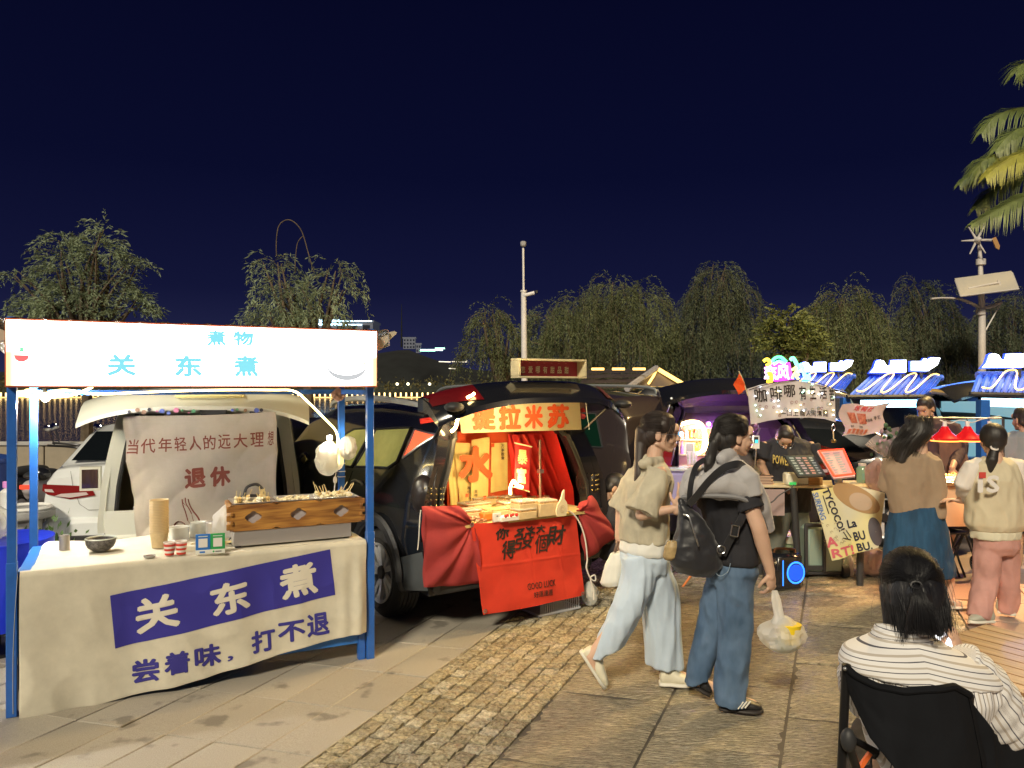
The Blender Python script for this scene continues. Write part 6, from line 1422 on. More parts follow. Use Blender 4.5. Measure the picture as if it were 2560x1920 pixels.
# ------------------------------------------------------------------ people
def cap(a,ra,b,rb,n=14):
 a,b=Vector(a),Vector(b);d=b-a;L_=max(d.length,1e-5);d=d/L_;pts=[];rs=[]
 for k in range(4):t=k/4*PI/2;pts.append(a-d*ra*math.cos(t));rs.append(max(ra*math.sin(t),.0005))
 pts.append(a);rs.append(ra);pts.append(b);rs.append(rb)
 for k in range(1,5):t=k/4*PI/2;pts.append(b+d*rb*math.sin(t));rs.append(max(rb*math.cos(t),.0005))
 return MB().tube(pts,rs,n)
def ell(c,r,rot=None):return MB().ball(c,r,20,14,rot)
def loft(rings,n=28,sup=2.):
 """rings: (centre, half-axis U, half-axis V)"""
 m=MB()
 for c,U,V in rings:
  c,U,V=Vector(c),Vector(U),Vector(V)
  for j in range(n):
   a=2*PI*j/n;ca,sa=math.cos(a),math.sin(a);k=(abs(ca)**sup+abs(sa)**sup)**(-1/sup);m.v.append(tuple(c+U*ca*k+V*sa*k))
 for i in range(len(rings)-1):
  for j in range(n):a=i*n+j;b=i*n+(j+1)%n;m.f.append((a,b,b+n,a+n))
 m.f.append(tuple(range(n))[::-1]);m.f.append(tuple((len(rings)-1)*n+j for j in range(n)));return m
def limb(pts,rs,n=20,flat=1.):
 return MB().tube(pts,rs,n,True,flat)
def blob(name,shapes,m_,parent,vox=.006,sm=3,disp=None):
 b=MB()
 for s in shapes:b.add(s.v,s.f)
 me=bpy.data.meshes.new(name);me.from_pydata(b.v,[],b.f)
 bm=bmesh.new();bm.from_mesh(me);bmesh.ops.recalc_face_normals(bm,faces=bm.faces);bm.to_mesh(me);bm.free()
 o=bpy.data.objects.new(name,me);COL.objects.link(o)
 r=o.modifiers.new('r','REMESH');r.mode='VOXEL';r.voxel_size=vox;r.use_smooth_shade=True
 s=o.modifiers.new('s','SMOOTH');s.factor=.6;s.iterations=sm
 dg=bpy.context.evaluated_depsgraph_get();dg.update();nm=bpy.data.meshes.new_from_object(o.evaluated_get(dg));bpy.data.objects.remove(o)
 nm.name=name
 if disp:
  N=len(nm.vertices);co=np.empty(N*3);nm.vertices.foreach_get('co',co);co=co.reshape(-1,3);no=np.empty(N*3);nm.vertex_normals.foreach_get('vector',no);no=no.reshape(-1,3)
  d=np.array([disp(Vector(p))for p in co]);co+=no*d[:,None];nm.vertices.foreach_set('co',co.ravel());nm.update()
 return link(name,nm,m_,parent,180)
def folds(amp,f=9.,dirv=(1,1,1),seed=0):
 off=Vector((seed*5.1,seed*2.3,0));dv=Vector(dirv)
 def d(p):
  q=Vector((p.x*dv.x,p.y*dv.y,p.z*dv.z))*f+off;n_=mnoise.noise(q);return amp*((1-abs(n_)*2.2)*.6+mnoise.noise(q*2.1)*.5-.3)
 return d
m_skin=mat('skin',(.62,.40,.29),.5,var=.06,vs=12,bump=.1,bs=150,bdist=.001,sss=.15)
m_skin2=mat('tanned_skin',(.48,.29,.19),.5,var=.06,vs=12,sss=.15)
m_hair=mat('dark_hair',(.016,.013,.012),.52,bump=.5,bs=60,stretch=(3,3,.25),bdist=.004,spec=.6)
m_hairb=mat('brown_black_hair',(.030,.019,.015),.52,bump=.5,bs=60,stretch=(3,3,.25),bdist=.004,spec=.5)
m_lip=mat('lip',(.45,.16,.13),.4);m_eyew=mat('eye_white',(.7,.68,.65),.2);m_iris=mat('eye_dark',(.02,.012,.01),.1)
class Head:
 def __init__(s,c,fwd,up=(0,0,1),k=1.):
  s.c=Vector(c);y=Vector(fwd).normalized();x=y.cross(Vector(up)).normalized();z=x.cross(y);s.R=Matrix((x,y,z)).transposed();s.k=k
 def p(s,x,y,z):return s.c+s.R@Vector((x,y,z))*s.k
 def e(s,c,r):return ell(s.p(*c),[q*s.k for q in r],s.R)
 def shapes(s):
  P_=s.p;k=s.k;o=[s.e((0,-.015,.028),(.073,.092,.086)),s.e((0,.032,-.022),(.060,.058,.078)),s.e((0,.058,-.088),(.026,.022,.018)),cap(P_(0,.082,.012),.010*k,P_(0,.104,-.026),.0115*k),s.e((0,.084,.036),(.048,.020,.030)),s.e((0,.080,-.056),(.024,.016,.012)),s.e((0,.076,-.070),(.020,.014,.010))]
  for g in(-1,1):
   o+=[cap(P_(g*.050,-.012,-.055),.018*k,P_(g*.012,.056,-.088),.018*k),s.e((g*.032,.054,-.034),(.027,.027,.026)),s.e((g*.010,.094,-.032),(.009,.010,.007)),s.e((g*.075,-.012,-.008),(.008,.019,.031)),s.e((g*.028,.078,.022),(.020,.010,.007))]
  return o
 def face(s,root,glasses=False,brow=m_hair):
  for g in(-1,1):
   e_=MB().ball(s.p(g*.030,.078,.002),[.0145*s.k,.008*s.k,.0062*s.k],12,8,s.R).build('eye',m_eyew,root)
   MB().ball(s.p(g*.030,.084,.002),[.006*s.k,.004*s.k,.006*s.k],10,8,s.R).build('iris',m_iris,e_)
   MB().tube([s.p(g*.014,.091,.007),s.p(g*.030,.0895,.0095),s.p(g*.046,.078,.005)],.0015*s.k,5).build('eyelashes',brow,e_)
   MB().tube([s.p(g*.013,.100,.024),s.p(g*.032,.096,.030),s.p(g*.050,.080,.024)],[.003*s.k,.0035*s.k,.0015*s.k],6,flat=.6).build('eyebrow',brow,root)
  m=MB();m.ball(s.p(0,.093,-.0575),[.019*s.k,.006*s.k,.0045*s.k],12,8,s.R);m.ball(s.p(0,.090,-.0655),[.016*s.k,.006*s.k,.005*s.k],12,8,s.R);tag(m.build('lips',m_lip,root),kind='stuff')
  if glasses:
   m=MB()
   for g in(-1,1):
    m.tube([s.p(g*.032+.024*math.cos(a),.106,.0+.019*math.sin(a))for a in np.linspace(0,2*PI,22)],.0013,5);m.tube([s.p(g*.056,.105,.004),s.p(g*.076,.06,.004),s.p(g*.079,-.01,.0)],.0013,5)
   m.tube([s.p(-.008,.107,.003),s.p(0,.110,.006),s.p(.008,.107,.003)],.0012,5);m.build('glasses',m_alloy,root)
def strands(name,guides,n,r,m_,parent,seed=0,jit=.006,taper=True,k=8):
 rr=random.Random(seed);m=MB();G=[smooth_path(g,k)for g in guides];N=min(len(g)for g in G)
 for _ in range(n):
  f=rr.uniform(0,len(G)-1.001);i=int(f);t=f-i;o=Vector((rr.gauss(0,1),rr.gauss(0,1),rr.gauss(0,1)))*jit;o2=Vector((rr.gauss(0,1),rr.gauss(0,1),rr.gauss(0,.5)))*jit*1.4;e_=int(N*rr.uniform(.82,1))
  pts=[G[i][j].lerp(G[i+1][j],t)+o.lerp(o2,j/N)for j in range(0,e_,2)]
  if len(pts)>2:m.tube(pts,[r*(1-.6*j/len(pts))for j in range(len(pts))],4,False)
 return tag(m.build(name,m_,parent,180),kind='stuff')
def hairbase(h):
 return[h.e((0,-.030,.040),(.081,.092,.088)),h.e((0,.012,.078),(.066,.066,.050)),h.e((0,-.065,-.02),(.062,.052,.070))]+[h.e((g*.052,.012,.048),(.028,.042,.046))for g in(-1,1)]+[h.e((g*.062,-.045,-.005),(.020,.035,.045))for g in(-1,1)]
def crown_guides(h,tail,n=9,c=(0,-.026,.037),r=(.085,.098,.093),f0=110,t0=48,t1=158):
 out=[]
 for i in range(n):
  f=math.radians(lerp(-f0,f0,i/(n-1)));g=[]
  for k in range(5):
   t=math.radians(lerp(t0+14*abs(i/(n-1)-.5),t1,k/4));g.append(h.p(c[0]+r[0]*math.sin(f)*math.sin(t),c[1]+r[1]*math.cos(t),c[2]+r[2]*math.cos(f)*math.sin(t)))
  o=Vector((math.cos(i*2.4),math.sin(i*2.4)*.7,math.sin(i)))*.020;out.append(g+[Vector(p)+o*(1-k/max(1,len(tail)))for k,p in enumerate(tail)])
 return out
def hand(w,d,nrm,curl=.5,k=1.,spread=1.,side=1):
 """palm from wrist w along d; nrm = back of the hand; side = thumb side sign"""
 w=Vector(w);d=Vector(d).normalized();nrm=Vector(nrm);nrm=(nrm-d*nrm.dot(d)).normalized();s_=d.cross(nrm)*side;o=[]
 R_=Matrix((s_,d,nrm)).transposed();o.append(ell(w+d*.045*k,(.036*k,.050*k,.014*k),R_));o.append(cap(w-d*.02,.024*k,w+d*.02,.024*k))
 for i,(x,L_)in enumerate(((.028,.068),(.0095,.078),(-.0095,.073),(-.027,.058))):
  p=w+s_*x*k+d*.082*k;dd=(d+s_*x*3*spread).normalized();a=curl*.5
  for j,fr in enumerate((.45,.32,.25)):
   dd=(dd*math.cos(a)-nrm*math.sin(a)).normalized();q=p+dd*L_*fr*k;o.append(cap(p,(.0085-j*.0008)*k,q,(.0080-j*.0008)*k,10));p=q;a=curl*.75
   nr=nrm
 t0=w+s_*.026*k+d*.02*k;t1=t0+(s_*.8+d*.8-nrm*.5).normalized()*.040*k;t2=t1+(s_*.3+d*1-nrm*.6).normalized()*.030*k
 o+=[cap(t0,.013*k,t1,.010*k,10),cap(t1,.010*k,t2,.008*k,10)];return o
def shoe(root,heel,toe,m_up,m_sole,w=.045,h=.07,tilt=(0,0,1),lace=True,vox=.005):
 heel,toe=Vector(heel),Vector(toe);d=(toe-heel);L_=d.length;d.normalize();up=Vector(tilt);up=(up-d*up.dot(d)).normalized();s_=d.cross(up)
 R_=[(0,.034,.030),(.1,.040,.046),(.3,.036,.050),(.55,.046,.032),(.8,.045,.022),(.95,.030,.014),(1.,.012,.007)]
 rings=[(heel+d*L_*t+up*(.022+hh*.8),s_*ww*w/.045,up*hh*h/.07)for t,ww,hh in R_]
 u=blob('shoe',[loft(rings,20,2.4),cap(heel+d*L_*.15+up*.05,.036,heel+d*L_*.2+up*.10,.036)],m_up,root,vox,2)
 rg=[(heel+d*L_*t+up*.012,s_*(ww+.006)*w/.045,up*.012)for t,ww,hh in[(-.03,.02,0)]+[(a,b_,c)for a,b_,c in R_]+[(1.03,.006,0)]]
 b=loft(rg,20,3.2);b.build('sole',m_sole,u,60)
 if lace:
  m=MB()
  for k in range(4):c=heel+d*L_*(.42+k*.08)+up*(.088-k*.011);m.tube([c-s_*.022,c+up*.006,c+s_*.022],.0028,5)
  tag(m.build('laces',m_sole,u),kind='stuff')
 return u
def J(Y):return lambda px,py,dy=0.:P(px,py,Y+dy)
# --- 1: woman in sheer beige hooded top and pale wide trousers
r1=thing('person','woman with glasses in a beige hooded top and pale wide trousers carrying a white bag','person',(P(1600,1710,4.6).x,4.6,0));o1=r1.location
j=lambda px,py,dy=0.:P(px,py,4.6+dy)-o1
F1=Vector((.84,.54,0)).normalized();S1=Vector((.54,-.84,0)).normalized()
h1=Head(j(1652,1084),(.97,-.22,-.06),(-.06,0,1),1.02)
nb_=j(1633,1158);sR=j(1652,1180,-.14);sL=j(1596,1180,.12);hip=j(1610,1392)
eR,wR=j(1603,1287,-.20),j(1694,1270,-.22);eL,wL=j(1552,1275,.16),j(1546,1338,.14)
kF,aF=j(1652,1530,.06),j(1668,1678,.06);kB,aB=j(1562,1535,-.08),j(1478,1640,-.06)
sk=h1.shapes()+[cap(h1.p(0,-.02,-.06),.046,nb_,.052),loft([(nb_+Vector((0,0,z)),S1*a,F1*b_)for z,a,b_ in((.02,.04,.04),(-.03,.11,.05),(-.12,.135,.07),(-.28,.105,.07),(-.36,.105,.07),(-.50,.12,.08))]),cap(sR,.034,eR,.034),cap(eR,.034,wR,.022),cap(sL,.034,eL,.034),cap(eL,.032,wL,.022),cap(j(1615,1420,-.03),.05,kB,.045),cap(j(1620,1420,.04),.05,kF,.045),cap(kF,.048,aF,.032),cap(kB,.048,aB,.032),cap(aF,.032,aF+Vector((.10,0,-.03)),.026),cap(aB,.032,aB+Vector((.02,0,-.08)),.026)]
sk+=hand(wR,(.30,.0,1),(.3,-.9,0),.35,.95,.6,-1)+hand(wL,(.0,-.05,-1),(-1,-.3,0),1.2,.9,.5,1)
blob('body',sk,m_skin,r1,.0045,2);h1.face(r1,True,m_hairb)
m_bge=mat('beige_sheer_cloth',(.58,.53,.40),.8,var=.22,vs=5,bump=.3,bs=12,bdist=.012,thin=.15);m_tee=mat('white_tee',(.72,.72,.68),.85,var=.05,vs=5,bump=.3,bs=8,bdist=.01)
top=[loft([(c,S1*a,F1*b_)for c,a,b_ in((j(1634,1152),.06,.055),(j(1628,1168),.13,.085),(j(1620,1200),.185,.115),(j(1612,1250),.175,.125),(j(1610,1310),.165,.128),(j(1611,1352),.165,.128))]),limb([sR+Vector((0,0,.0)),sR.lerp(eR,.5),sR.lerp(eR,.97)],[.072,.085,.100]),limb([sL,sL.lerp(eL,.5),eL],[.065,.075,.085]),cap(j(1604,1150,.0),.045,j(1602,1178,-.02),.055),cap(j(1650,1150,-.04),.028,j(1612,1158,-.10),.034)]
blob('hooded_top',top,m_bge,r1,.007,2,folds(.016,8,(1.5,1.5,.5),1))
blob('white_tee',[loft([(c,S1*a,F1*b_)for c,a,b_ in((j(1613,1300),.150,.115),(j(1612,1345),.160,.122),(j(1610,1374),.168,.128),(j(1612,1384),.160,.12))])],m_tee,r1,.007,2,folds(.008,10,(1.4,1.4,.6),2))
m_pale=mat('pale_blue_trousers',(.50,.60,.72),.85,var=.08,vs=4,bump=.3,bs=7,bdist=.012)
tr=[loft([(c,S1*a,F1*b_)for c,a,b_ in((j(1611,1350),.145,.105),(j(1610,1395),.165,.125),(j(1614,1430),.13,.12))]),loft([(j(1624,1385,.03),(.115,0,0),(0,.10,0)),(j(1632,1430,.04),(.118,0,0),(0,.12,0)),(j(1648,1480,.05),(.118,0,.0),(0,.115,0)),(j(1652,1550,.06),(.118,0,0),(0,.11,0)),(j(1656,1610,.06),(.115,0,0),(0,.11,0)),(j(1660,1664,.06),(.112,0,-.01),(0,.11,0))]),loft([(j(1600,1385,-.04),(.11,0,.02),(0,.10,0)),(j(1600,1430,-.05),(.112,0,.02),(0,.12,0)),(j(1585,1490,-.07),(.115,0,.035),(0,.115,0)),(j(1558,1545,-.08),(.115,0,.05),(0,.11,0)),(j(1536,1590,-.07),(.115,0,.05),(0,.105,0)),(j(1519,1628,-.06),(.105,0,.05),(0,.10,0))])]
blob('wide_trousers',tr,m_pale,r1,.008,9,folds(.020,7,(1.7,1.7,.30),3))
m_cream2=mat('cream_leather',(.68,.64,.50),.5,bump=.2,bs=60,bdist=.002);m_soleW=mat('white_sole',(.70,.68,.60),.5)
shoe(r1,P(1650,1712,4.62)-o1,P(1722,1716,4.60)-o1+Vector((.03,0,0)),m_cream2,m_soleW);shoe(r1,j(1450,1632,-.04),j(1508,1722,-.06),m_cream2,m_soleW,tilt=(1,0,.9));
MB().lathe([(.040,0),(.043,.015),(.038,.03)],aF+Vector((-.01,0,.0)),16).build('heel_tab',mat('maroon',(.16,.03,.04),.6),r1)
hb=hairbase(h1)+[cap(h1.p(0,-.10,.0),.052,h1.p(.0,-.112,-.06),.040),cap(h1.p(0,-.112,-.06),.040,j(1597,1185,-.05),.028),cap(j(1597,1185,-.05),.028,j(1585,1245,-.06),.010)]
hr=blob('hair',hb,m_hairb,r1,.0055,3)
g1=crown_guides(h1,[h1.p(0,-.125,-.04),j(1603,1170,-.05),j(1594,1210,-.06),j(1586,1246,-.07)])
strands('strands',g1,420,.0010,m_hairb,hr,1,.003)
strands('fringe_strands',[[h1.p(.02,.075,.10),h1.p(.05,.080,.05),h1.p(.060,.070,.0),h1.p(.058,.062,-.03)],[h1.p(.05,.05,.09),h1.p(.070,.045,.04),h1.p(.076,.03,-.02),h1.p(.074,.02,-.06)]],26,.0013,m_hairb,hr,2,.003)
wb_=thing('handbag','small white bucket handbag held by the woman in pale trousers','handbag',P(1533,1462,4.68));c=Vector((0,0,0));s_=4.68/FPX
blob('bag',[loft([((0,0,.0),(.065,0,.01),(0,.05,0)),((0,0,.03),(.080,0,.015),(0,.06,0)),((.015,0,.13),(.066,0,.01),(0,.05,0)),((.03,0,.20),(.045,0,.01),(0,.035,0))])],mat('white_leather',(.72,.70,.62),.5,bump=.4,bs=30,bdist=.004),wb_,.005,2,folds(.006,14,(1.5,1.5,.4),5))
MB().tube(smooth_path([(.01,0,.20),(.025,0,.25),wL+o1-wb_.location+Vector((0,0,-.04)),(.055,0,.25),(.06,0,.20)],5),.009,8).build('handle',mat('brown_strap',(.16,.10,.07),.5),wb_)
# --- 2: woman in black tee with grey sweater on the shoulders, jeans
r2=thing('person','woman in blue jeans and black tee with a grey sweater over her shoulders','person',(P(1830,1780,4.3).x,4.3,0));o2=r2.location
j=lambda px,py,dy=0.:P(px,py,4.3+dy)-o2
F2=Vector((.86,.51,0)).normalized();S2=Vector((.51,-.86,0)).normalized()
h2=Head(j(1836,1092),(.98,.20,-.04),(-.05,0,1),1.0)
nb_=j(1812,1160);sR=j(1852,1200,-.16);sL=j(1762,1200,.14);eR,wR=j(1896,1318,-.22),j(1926,1432,-.20);eL,wL=j(1780,1300,.22),j(1815,1370,.26)
kF,aF=j(1838,1590,-.06),j(1828,1748,-.06);kB,aB=j(1778,1570,.08),j(1740,1705,.10)
sk=h2.shapes()+[cap(h2.p(0,-.02,-.06),.050,nb_,.056),loft([(nb_+Vector((0,0,z)),S2*a,F2*b_)for z,a,b_ in((.02,.045,.045),(-.04,.12,.05),(-.12,.14,.07),(-.30,.11,.07),(-.40,.11,.07),(-.55,.12,.08))]),cap(sR,.048,eR,.041),limb([eR,eR.lerp(wR,.35),wR],[.041,.040,.024]),cap(sL,.046,eL,.038),cap(eL,.036,wL,.024),cap(j(1832,1430,-.04),.05,kF,.045),cap(j(1812,1430,.06),.05,kB,.045),cap(kF,.052,aF,.034),cap(kB,.052,aB,.034),cap(aF,.034,aF+Vector((.12,0,-.03)),.028),cap(aB,.034,aB+Vector((.10,0,-.03)),.028)]
sk+=hand(wR,(.10,.1,-1),(.5,-.9,0),1.35,1.0,.3,1)+hand(wL,(0,0,-1),(-1,0,0),.6,.9,.5,1)
blob('body',sk,m_skin,r2,.0045,2);h2.face(r2,False)
m_bt=mat('black_tee',(.018,.018,.024),.85,var=.2,vs=6,bump=.3,bs=9,bdist=.01)
blob('black_tee',[loft([(c,S2*a,F2*b_)for c,a,b_ in((j(1812,1165),.08,.06),(j(1813,1190),.175,.105),(j(1816,1240),.185,.125),(j(1824,1300),.165,.125),(j(1829,1350),.168,.125),(j(1830,1396),.175,.135),(j(1830,1404),.168,.13))]),limb([sR,sR.lerp(eR,.5),sR.lerp(eR,.62)],[.06,.068,.072]),limb([sL,sL.lerp(eL,.6)],[.06,.07])],m_bt,r2,.007,2,folds(.009,9,(1.3,1.3,.8),11))
m_gs=mat('light_grey_knit',(.40,.39,.40),.9,var=.10,vs=6,bump=.35,bs=14,bdist=.008,sheen=.2)
gs=[loft([(j(1820,1140),S2*.062,F2*.060),(j(1814,1158),S2*.10,F2*.085),(j(1808,1182),S2*.20,F2*.125),(j(1802,1215),S2*.235,F2*.145),(j(1800,1240),S2*.235,F2*.15)]),limb([j(1850,1190,-.14),j(1880,1225,-.15),j(1902,1270,-.12),j(1922,1326,-.08)],[.075,.085,.070,.038],flat=.8),cap(j(1735,1195,.02),.065,j(1722,1238,.02),.055),cap(j(1832,1128),.040,j(1806,1146,-.08),.034),limb([j(1838,1168,-.14),j(1872,1200,-.20),j(1886,1242,-.22)],[.06,.062,.045]),limb([j(1722,1222,-.04),j(1770,1212,-.13),j(1820,1208,-.18),j(1875,1225,-.20)],[.05,.065,.07,.055]),cap(j(1800,1140,.05),.04,j(1792,1150),.04)]
gsw=blob('draped_sweater',gs,m_gs,r2,.007,2,folds(.010,8,(1.2,1.2,.9),13))
hem=[j(1708,1243,-.06),j(1730,1241,-.11),j(1765,1239,-.16),j(1810,1240,-.21),j(1850,1245,-.235),j(1882,1262,-.22),j(1902,1290,-.19),j(1912,1318,-.13)]
MB().tube(smooth_path(hem,6),.019,8,flat=.7).build('ribbed_hem',mat('grey_rib',(.22,.22,.23),.9),gsw)
m_jean=mat('blue_denim',(.055,.105,.19),.85,var=.5,vs=5,col2=(.12,.19,.30),stretch=(1,1,.5),bump=.3,bs=9,bdist=.010)
jn=[loft([(c,S2*a,F2*b_)for c,a,b_ in((j(1830,1385),.155,.115),(j(1828,1425),.165,.13),(j(1826,1460),.13,.11))]),loft([(j(1838,1400,-.05),(.09,0,0),(0,.08,0)),(j(1838,1450,-.05),(.10,0,0),(0,.105,0)),(j(1840,1520,-.06),(.097,0,0),(0,.095,0)),(j(1838,1590,-.06),(.092,0,0),(0,.09,0)),(j(1830,1660,-.06),(.088,0,0),(0,.085,0)),(j(1824,1760,-.06),(.088,0,-.008),(0,.085,0))]),loft([(j(1812,1400,.06),(.09,0,.02),(0,.08,0)),(j(1806,1450,.07),(.098,0,.02),(0,.10,0)),(j(1790,1520,.09),(.090,0,.02),(0,.095,0)),(j(1775,1580,.10),(.086,0,.025),(0,.09,0)),(j(1757,1640,.10),(.080,0,.03),(0,.085,0)),(j(1744,1700,.10),(.076,0,.03),(0,.08,0))])]
jb=blob('jeans',jn,m_jean,r2,.007,8,folds(.015,8,(1.4,1.4,.8),17))
MB().tube(smooth_path([j(1786,1405,-.115),j(1790,1432,-.13),j(1803,1440,-.14),j(1820,1428,-.155),j(1826,1408,-.16)],5),.002,5).build('pocket_seam',mat('seam_thread',(.25,.33,.42),.8),jb)
m_bsh=mat('black_shoe',(.02,.02,.022),.45,bump=.15,bs=50);m_bso=mat('dark_sole',(.035,.03,.028),.6)
sh_=shoe(r2,P(1800,1772,4.26)-o2,P(1898,1782,4.22)-o2+Vector((.015,0,0)),m_bsh,m_bso,w=.048,lace=False)
for k in range(3):
 c=P(1850+k*9,1762-k*1,4.16)-o2;MB().tube([c+Vector((-.012,0,-.022)),c+Vector((.018,.0,.016))],.0045,6).build('white_stripe',m_soleW,sh_)
shoe(r2,j(1722,1712,.10),j(1772,1740,.10),m_bsh,m_bso,tilt=(.6,0,1),lace=False)
hb=hairbase(h2)+[cap(h2.p(.0,-.10,.0),.045,h2.p(.02,-.125,-.035),.030),cap(h2.p(.02,-.13,-.035),.030,j(1776,1136,-.04),.030),cap(j(1777,1138,-.04),.031,j(1771,1160,-.05),.028),cap(j(1771,1160,-.05),.028,j(1764,1176,-.05),.012)]
hr=blob('hair',hb,m_hair,r2,.0055,3)
g2=crown_guides(h2,[h2.p(.02,-.145,-.035),j(1777,1138,-.04),j(1770,1160,-.05),j(1764,1180,-.05)])
strands('strands',g2,420,.0010,m_hair,hr,3,.003)
bp=thing('backpack','black slouchy backpack with silver zip worn by the woman in jeans','backpack',P(1735,1437,4.22));ob2=bp.location
q_=lambda px,py,dy=0.:P(px,py,4.22+dy)-ob2
m_nyl=mat('black_nylon',(.020,.021,.026),.42,var=.2,vs=8,bump=.6,bs=9,bdist=.015,sheen=.2)
bb=[loft([(q_(1706,1262),(.025,0,0),(0,.03,0)),(q_(1722,1290),(.055,0,.015),(0,.055,0)),(q_(1732,1330),(.095,0,.02),(0,.075,0)),(q_(1738,1380),(.140,0,.01),(0,.09,0)),(q_(1738,1415),(.140,0,-.01),(0,.085,0)),(q_(1735,1436),(.09,0,-.01),(0,.06,0))],28,2.4),cap(q_(1700,1252),.016,q_(1716,1275),.03),cap(q_(1788,1405),.05,q_(1800,1390),.025)]
bg_=blob('sack',bb,m_nyl,bp,.006,2,folds(.010,10,(1,1,1),7))
MB().tube(smooth_path([q_(1708,1286,-.075),q_(1722,1292,-.09),q_(1732,1320,-.105),q_(1742,1350,-.115),q_(1747,1366,-.115)],6),.0045,6).build('zip',m_alloy,bg_)
def strap(name,pts,w,m_,par,th=.006):
 pp=smooth_path(pts,6);m=MB();U=[]
 for i,p in enumerate(pp):
  d=(pp[min(i+1,len(pp)-1)]-pp[max(i-1,0)]).normalized();s_=d.cross(Vector((0,1,0))).normalized();n_=s_.cross(d).normalized();U.append((p,s_*w/2,n_*th/2))
 return loft(U,10,5).build(name,m_,par,60)
strap('strap',[q_(1724,1262,-.03),q_(1724,1235,-.05),q_(1730,1195,-.05),q_(1742,1163,.0),q_(1765,1148,.04)],.030,m_nyl,bp)
strap('strap',[q_(1722,1262,-.04),q_(1742,1240,-.09),q_(1775,1200,-.13),q_(1810,1170,-.16),q_(1846,1160,-.15),q_(1862,1172,-.10)],.040,m_nyl,bp)
strap('strap',[q_(1806,1388,-.08),q_(1822,1355,-.10),q_(1838,1325,-.12),q_(1852,1300,-.13),q_(1866,1268,-.12)],.042,m_nyl,bp)
bk_=MB();c=q_(1836,1326,-.135)
for a,b_ in(((-.018,-.022),(.014,-.028)),((.014,-.028),(.022,.018)),((.022,.018),(-.010,.025)),((-.010,.025),(-.018,-.022))):bk_.tube([c+Vector((a[0],0,a[1]))*1.2,c+Vector((b_[0],0,b_[1]))*1.2],.0032,6)
tag(bk_.build('buckle',m_alloy,bp),kind='stuff');MB().tube([q_(1803,1374,-.10)+Vector((math.cos(a)*.022,0,math.sin(a)*.022))for a in np.linspace(0,2*PI,16)],.003,6).build('ring',m_alloy,bp)
blob('side_pouch',[loft([(q_(1672,1400,-.02),(.022,0,0),(0,.02,0)),(q_(1676,1392,-.02),(.042,0,0),(0,.035,0)),(q_(1682,1365,-.02),(.045,0,0),(0,.035,0)),(q_(1684,1352,-.02),(.03,0,0),(0,.02,0))])],mat('tan_pouch',(.42,.30,.14),.5,var=.5,vs=9),bp,.005,2)
hb2=thing('carrier_bag','translucent white carrier bag with something yellow inside, hanging from her right hand','bag',P(1958,1632,4.1));oh=hb2.location
m_thinw=mat('thin_white_bag',(.85,.85,.84),.3,alpha=.55,thin=.35,bump=.8,bs=18,bdist=.012)
bag('bag',None,(0,0,0),(.23,.16,.20),57,m_thinw,parent=hb2)
MB().lathe([(0,0),(.042,0),(.058,.10),(0,.10)],(.03,-.02,.06),20).build('yellow_cup',mat('bright_yellow',(.85,.62,.02),.5),hb2);MB().box((.01,0,.045),(.10,.08,.05),ch=.01).build('green_packet',mat('grey_green',(.25,.33,.28),.6),hb2)
for dx in(-.010,.012):loft([(P(1936+dx*300,1476,4.12)-oh,(.008,0,0),(0,.004,0)),(P(1940+dx*500,1500,4.11)-oh,(.014,0,0),(0,.004,0)),(P(1947+dx*300,1538,4.1)-oh,(.020,0,0),(0,.012,0)),(P(1950,1556,4.1)-oh,(.05,0,0),(0,.04,0))]).build('handle',m_thinw,hb2,80)
# ------------------------------------------------------------------ more people
def trunk_(j,S_,F_,rows):return loft([(j(*c),S_*a,F_*b_)for c,a,b_ in rows])
# --- 3: seated woman in the striped shirt, camp chair, phone, table
r3=thing('person','seated woman seen from behind in a striped white shirt, dark hair half tied','person',(P(2290,1700,2.3).x,2.45,0));o3=r3.location
j=lambda px,py,dy=0.:P(px,py,2.33+dy)-o3
h3=Head(j(2280,1474,.02),(.30,.90,-.34),(.0,.32,1),.93)
nk=j(2255,1590);sL,sR=j(2165,1655,.02),j(2385,1672,-.0);eL,wL=j(2175,1760,.25),j(2300,1720,.36);eR,wR=j(2500,1800,.08),j(2400,1660,.40)
ph=P(2350,1572,2.78)-o3
sk=h3.shapes()+[cap(h3.p(0,-.02,-.06),.050,nk,.056),loft([(nk+Vector((.026*i,.02*i,-z)),(a,0,0),(0,b_,0))for i,(z,a,b_)in enumerate(((.0,.05,.05),(.06,.13,.06),(.2,.13,.08),(.5,.13,.09)))]),cap(sR,.045,eR,.036),cap(eR,.034,ph+Vector((.06,-.03,-.09)),.022),cap(sL,.045,eL,.036),cap(eL,.034,ph+Vector((-.05,-.02,-.12)),.022),cap((-.05,.08,.45),.075,(.14,.44,.47),.055),cap((.08,.08,.45),.075,(.34,.38,.47),.055),cap((.14,.44,.47),.05,(.20,.55,.08),.032),cap((.34,.38,.47),.05,(.42,.46,.08),.032),cap((.20,.55,.06),.032,(.27,.66,.035),.025),cap((.42,.46,.06),.032,(.50,.56,.035),.025)]
sk+=hand(ph+Vector((.06,-.03,-.09)),(-.3,.1,1),(.7,-.7,0),.75,.95,.3,-1)+hand(ph+Vector((-.05,-.02,-.12)),(.3,.1,1),(-.7,-.7,0),.75,.95,.3,1)
blob('body',sk,m_skin,r3,.0045,2);h3.face(r3)
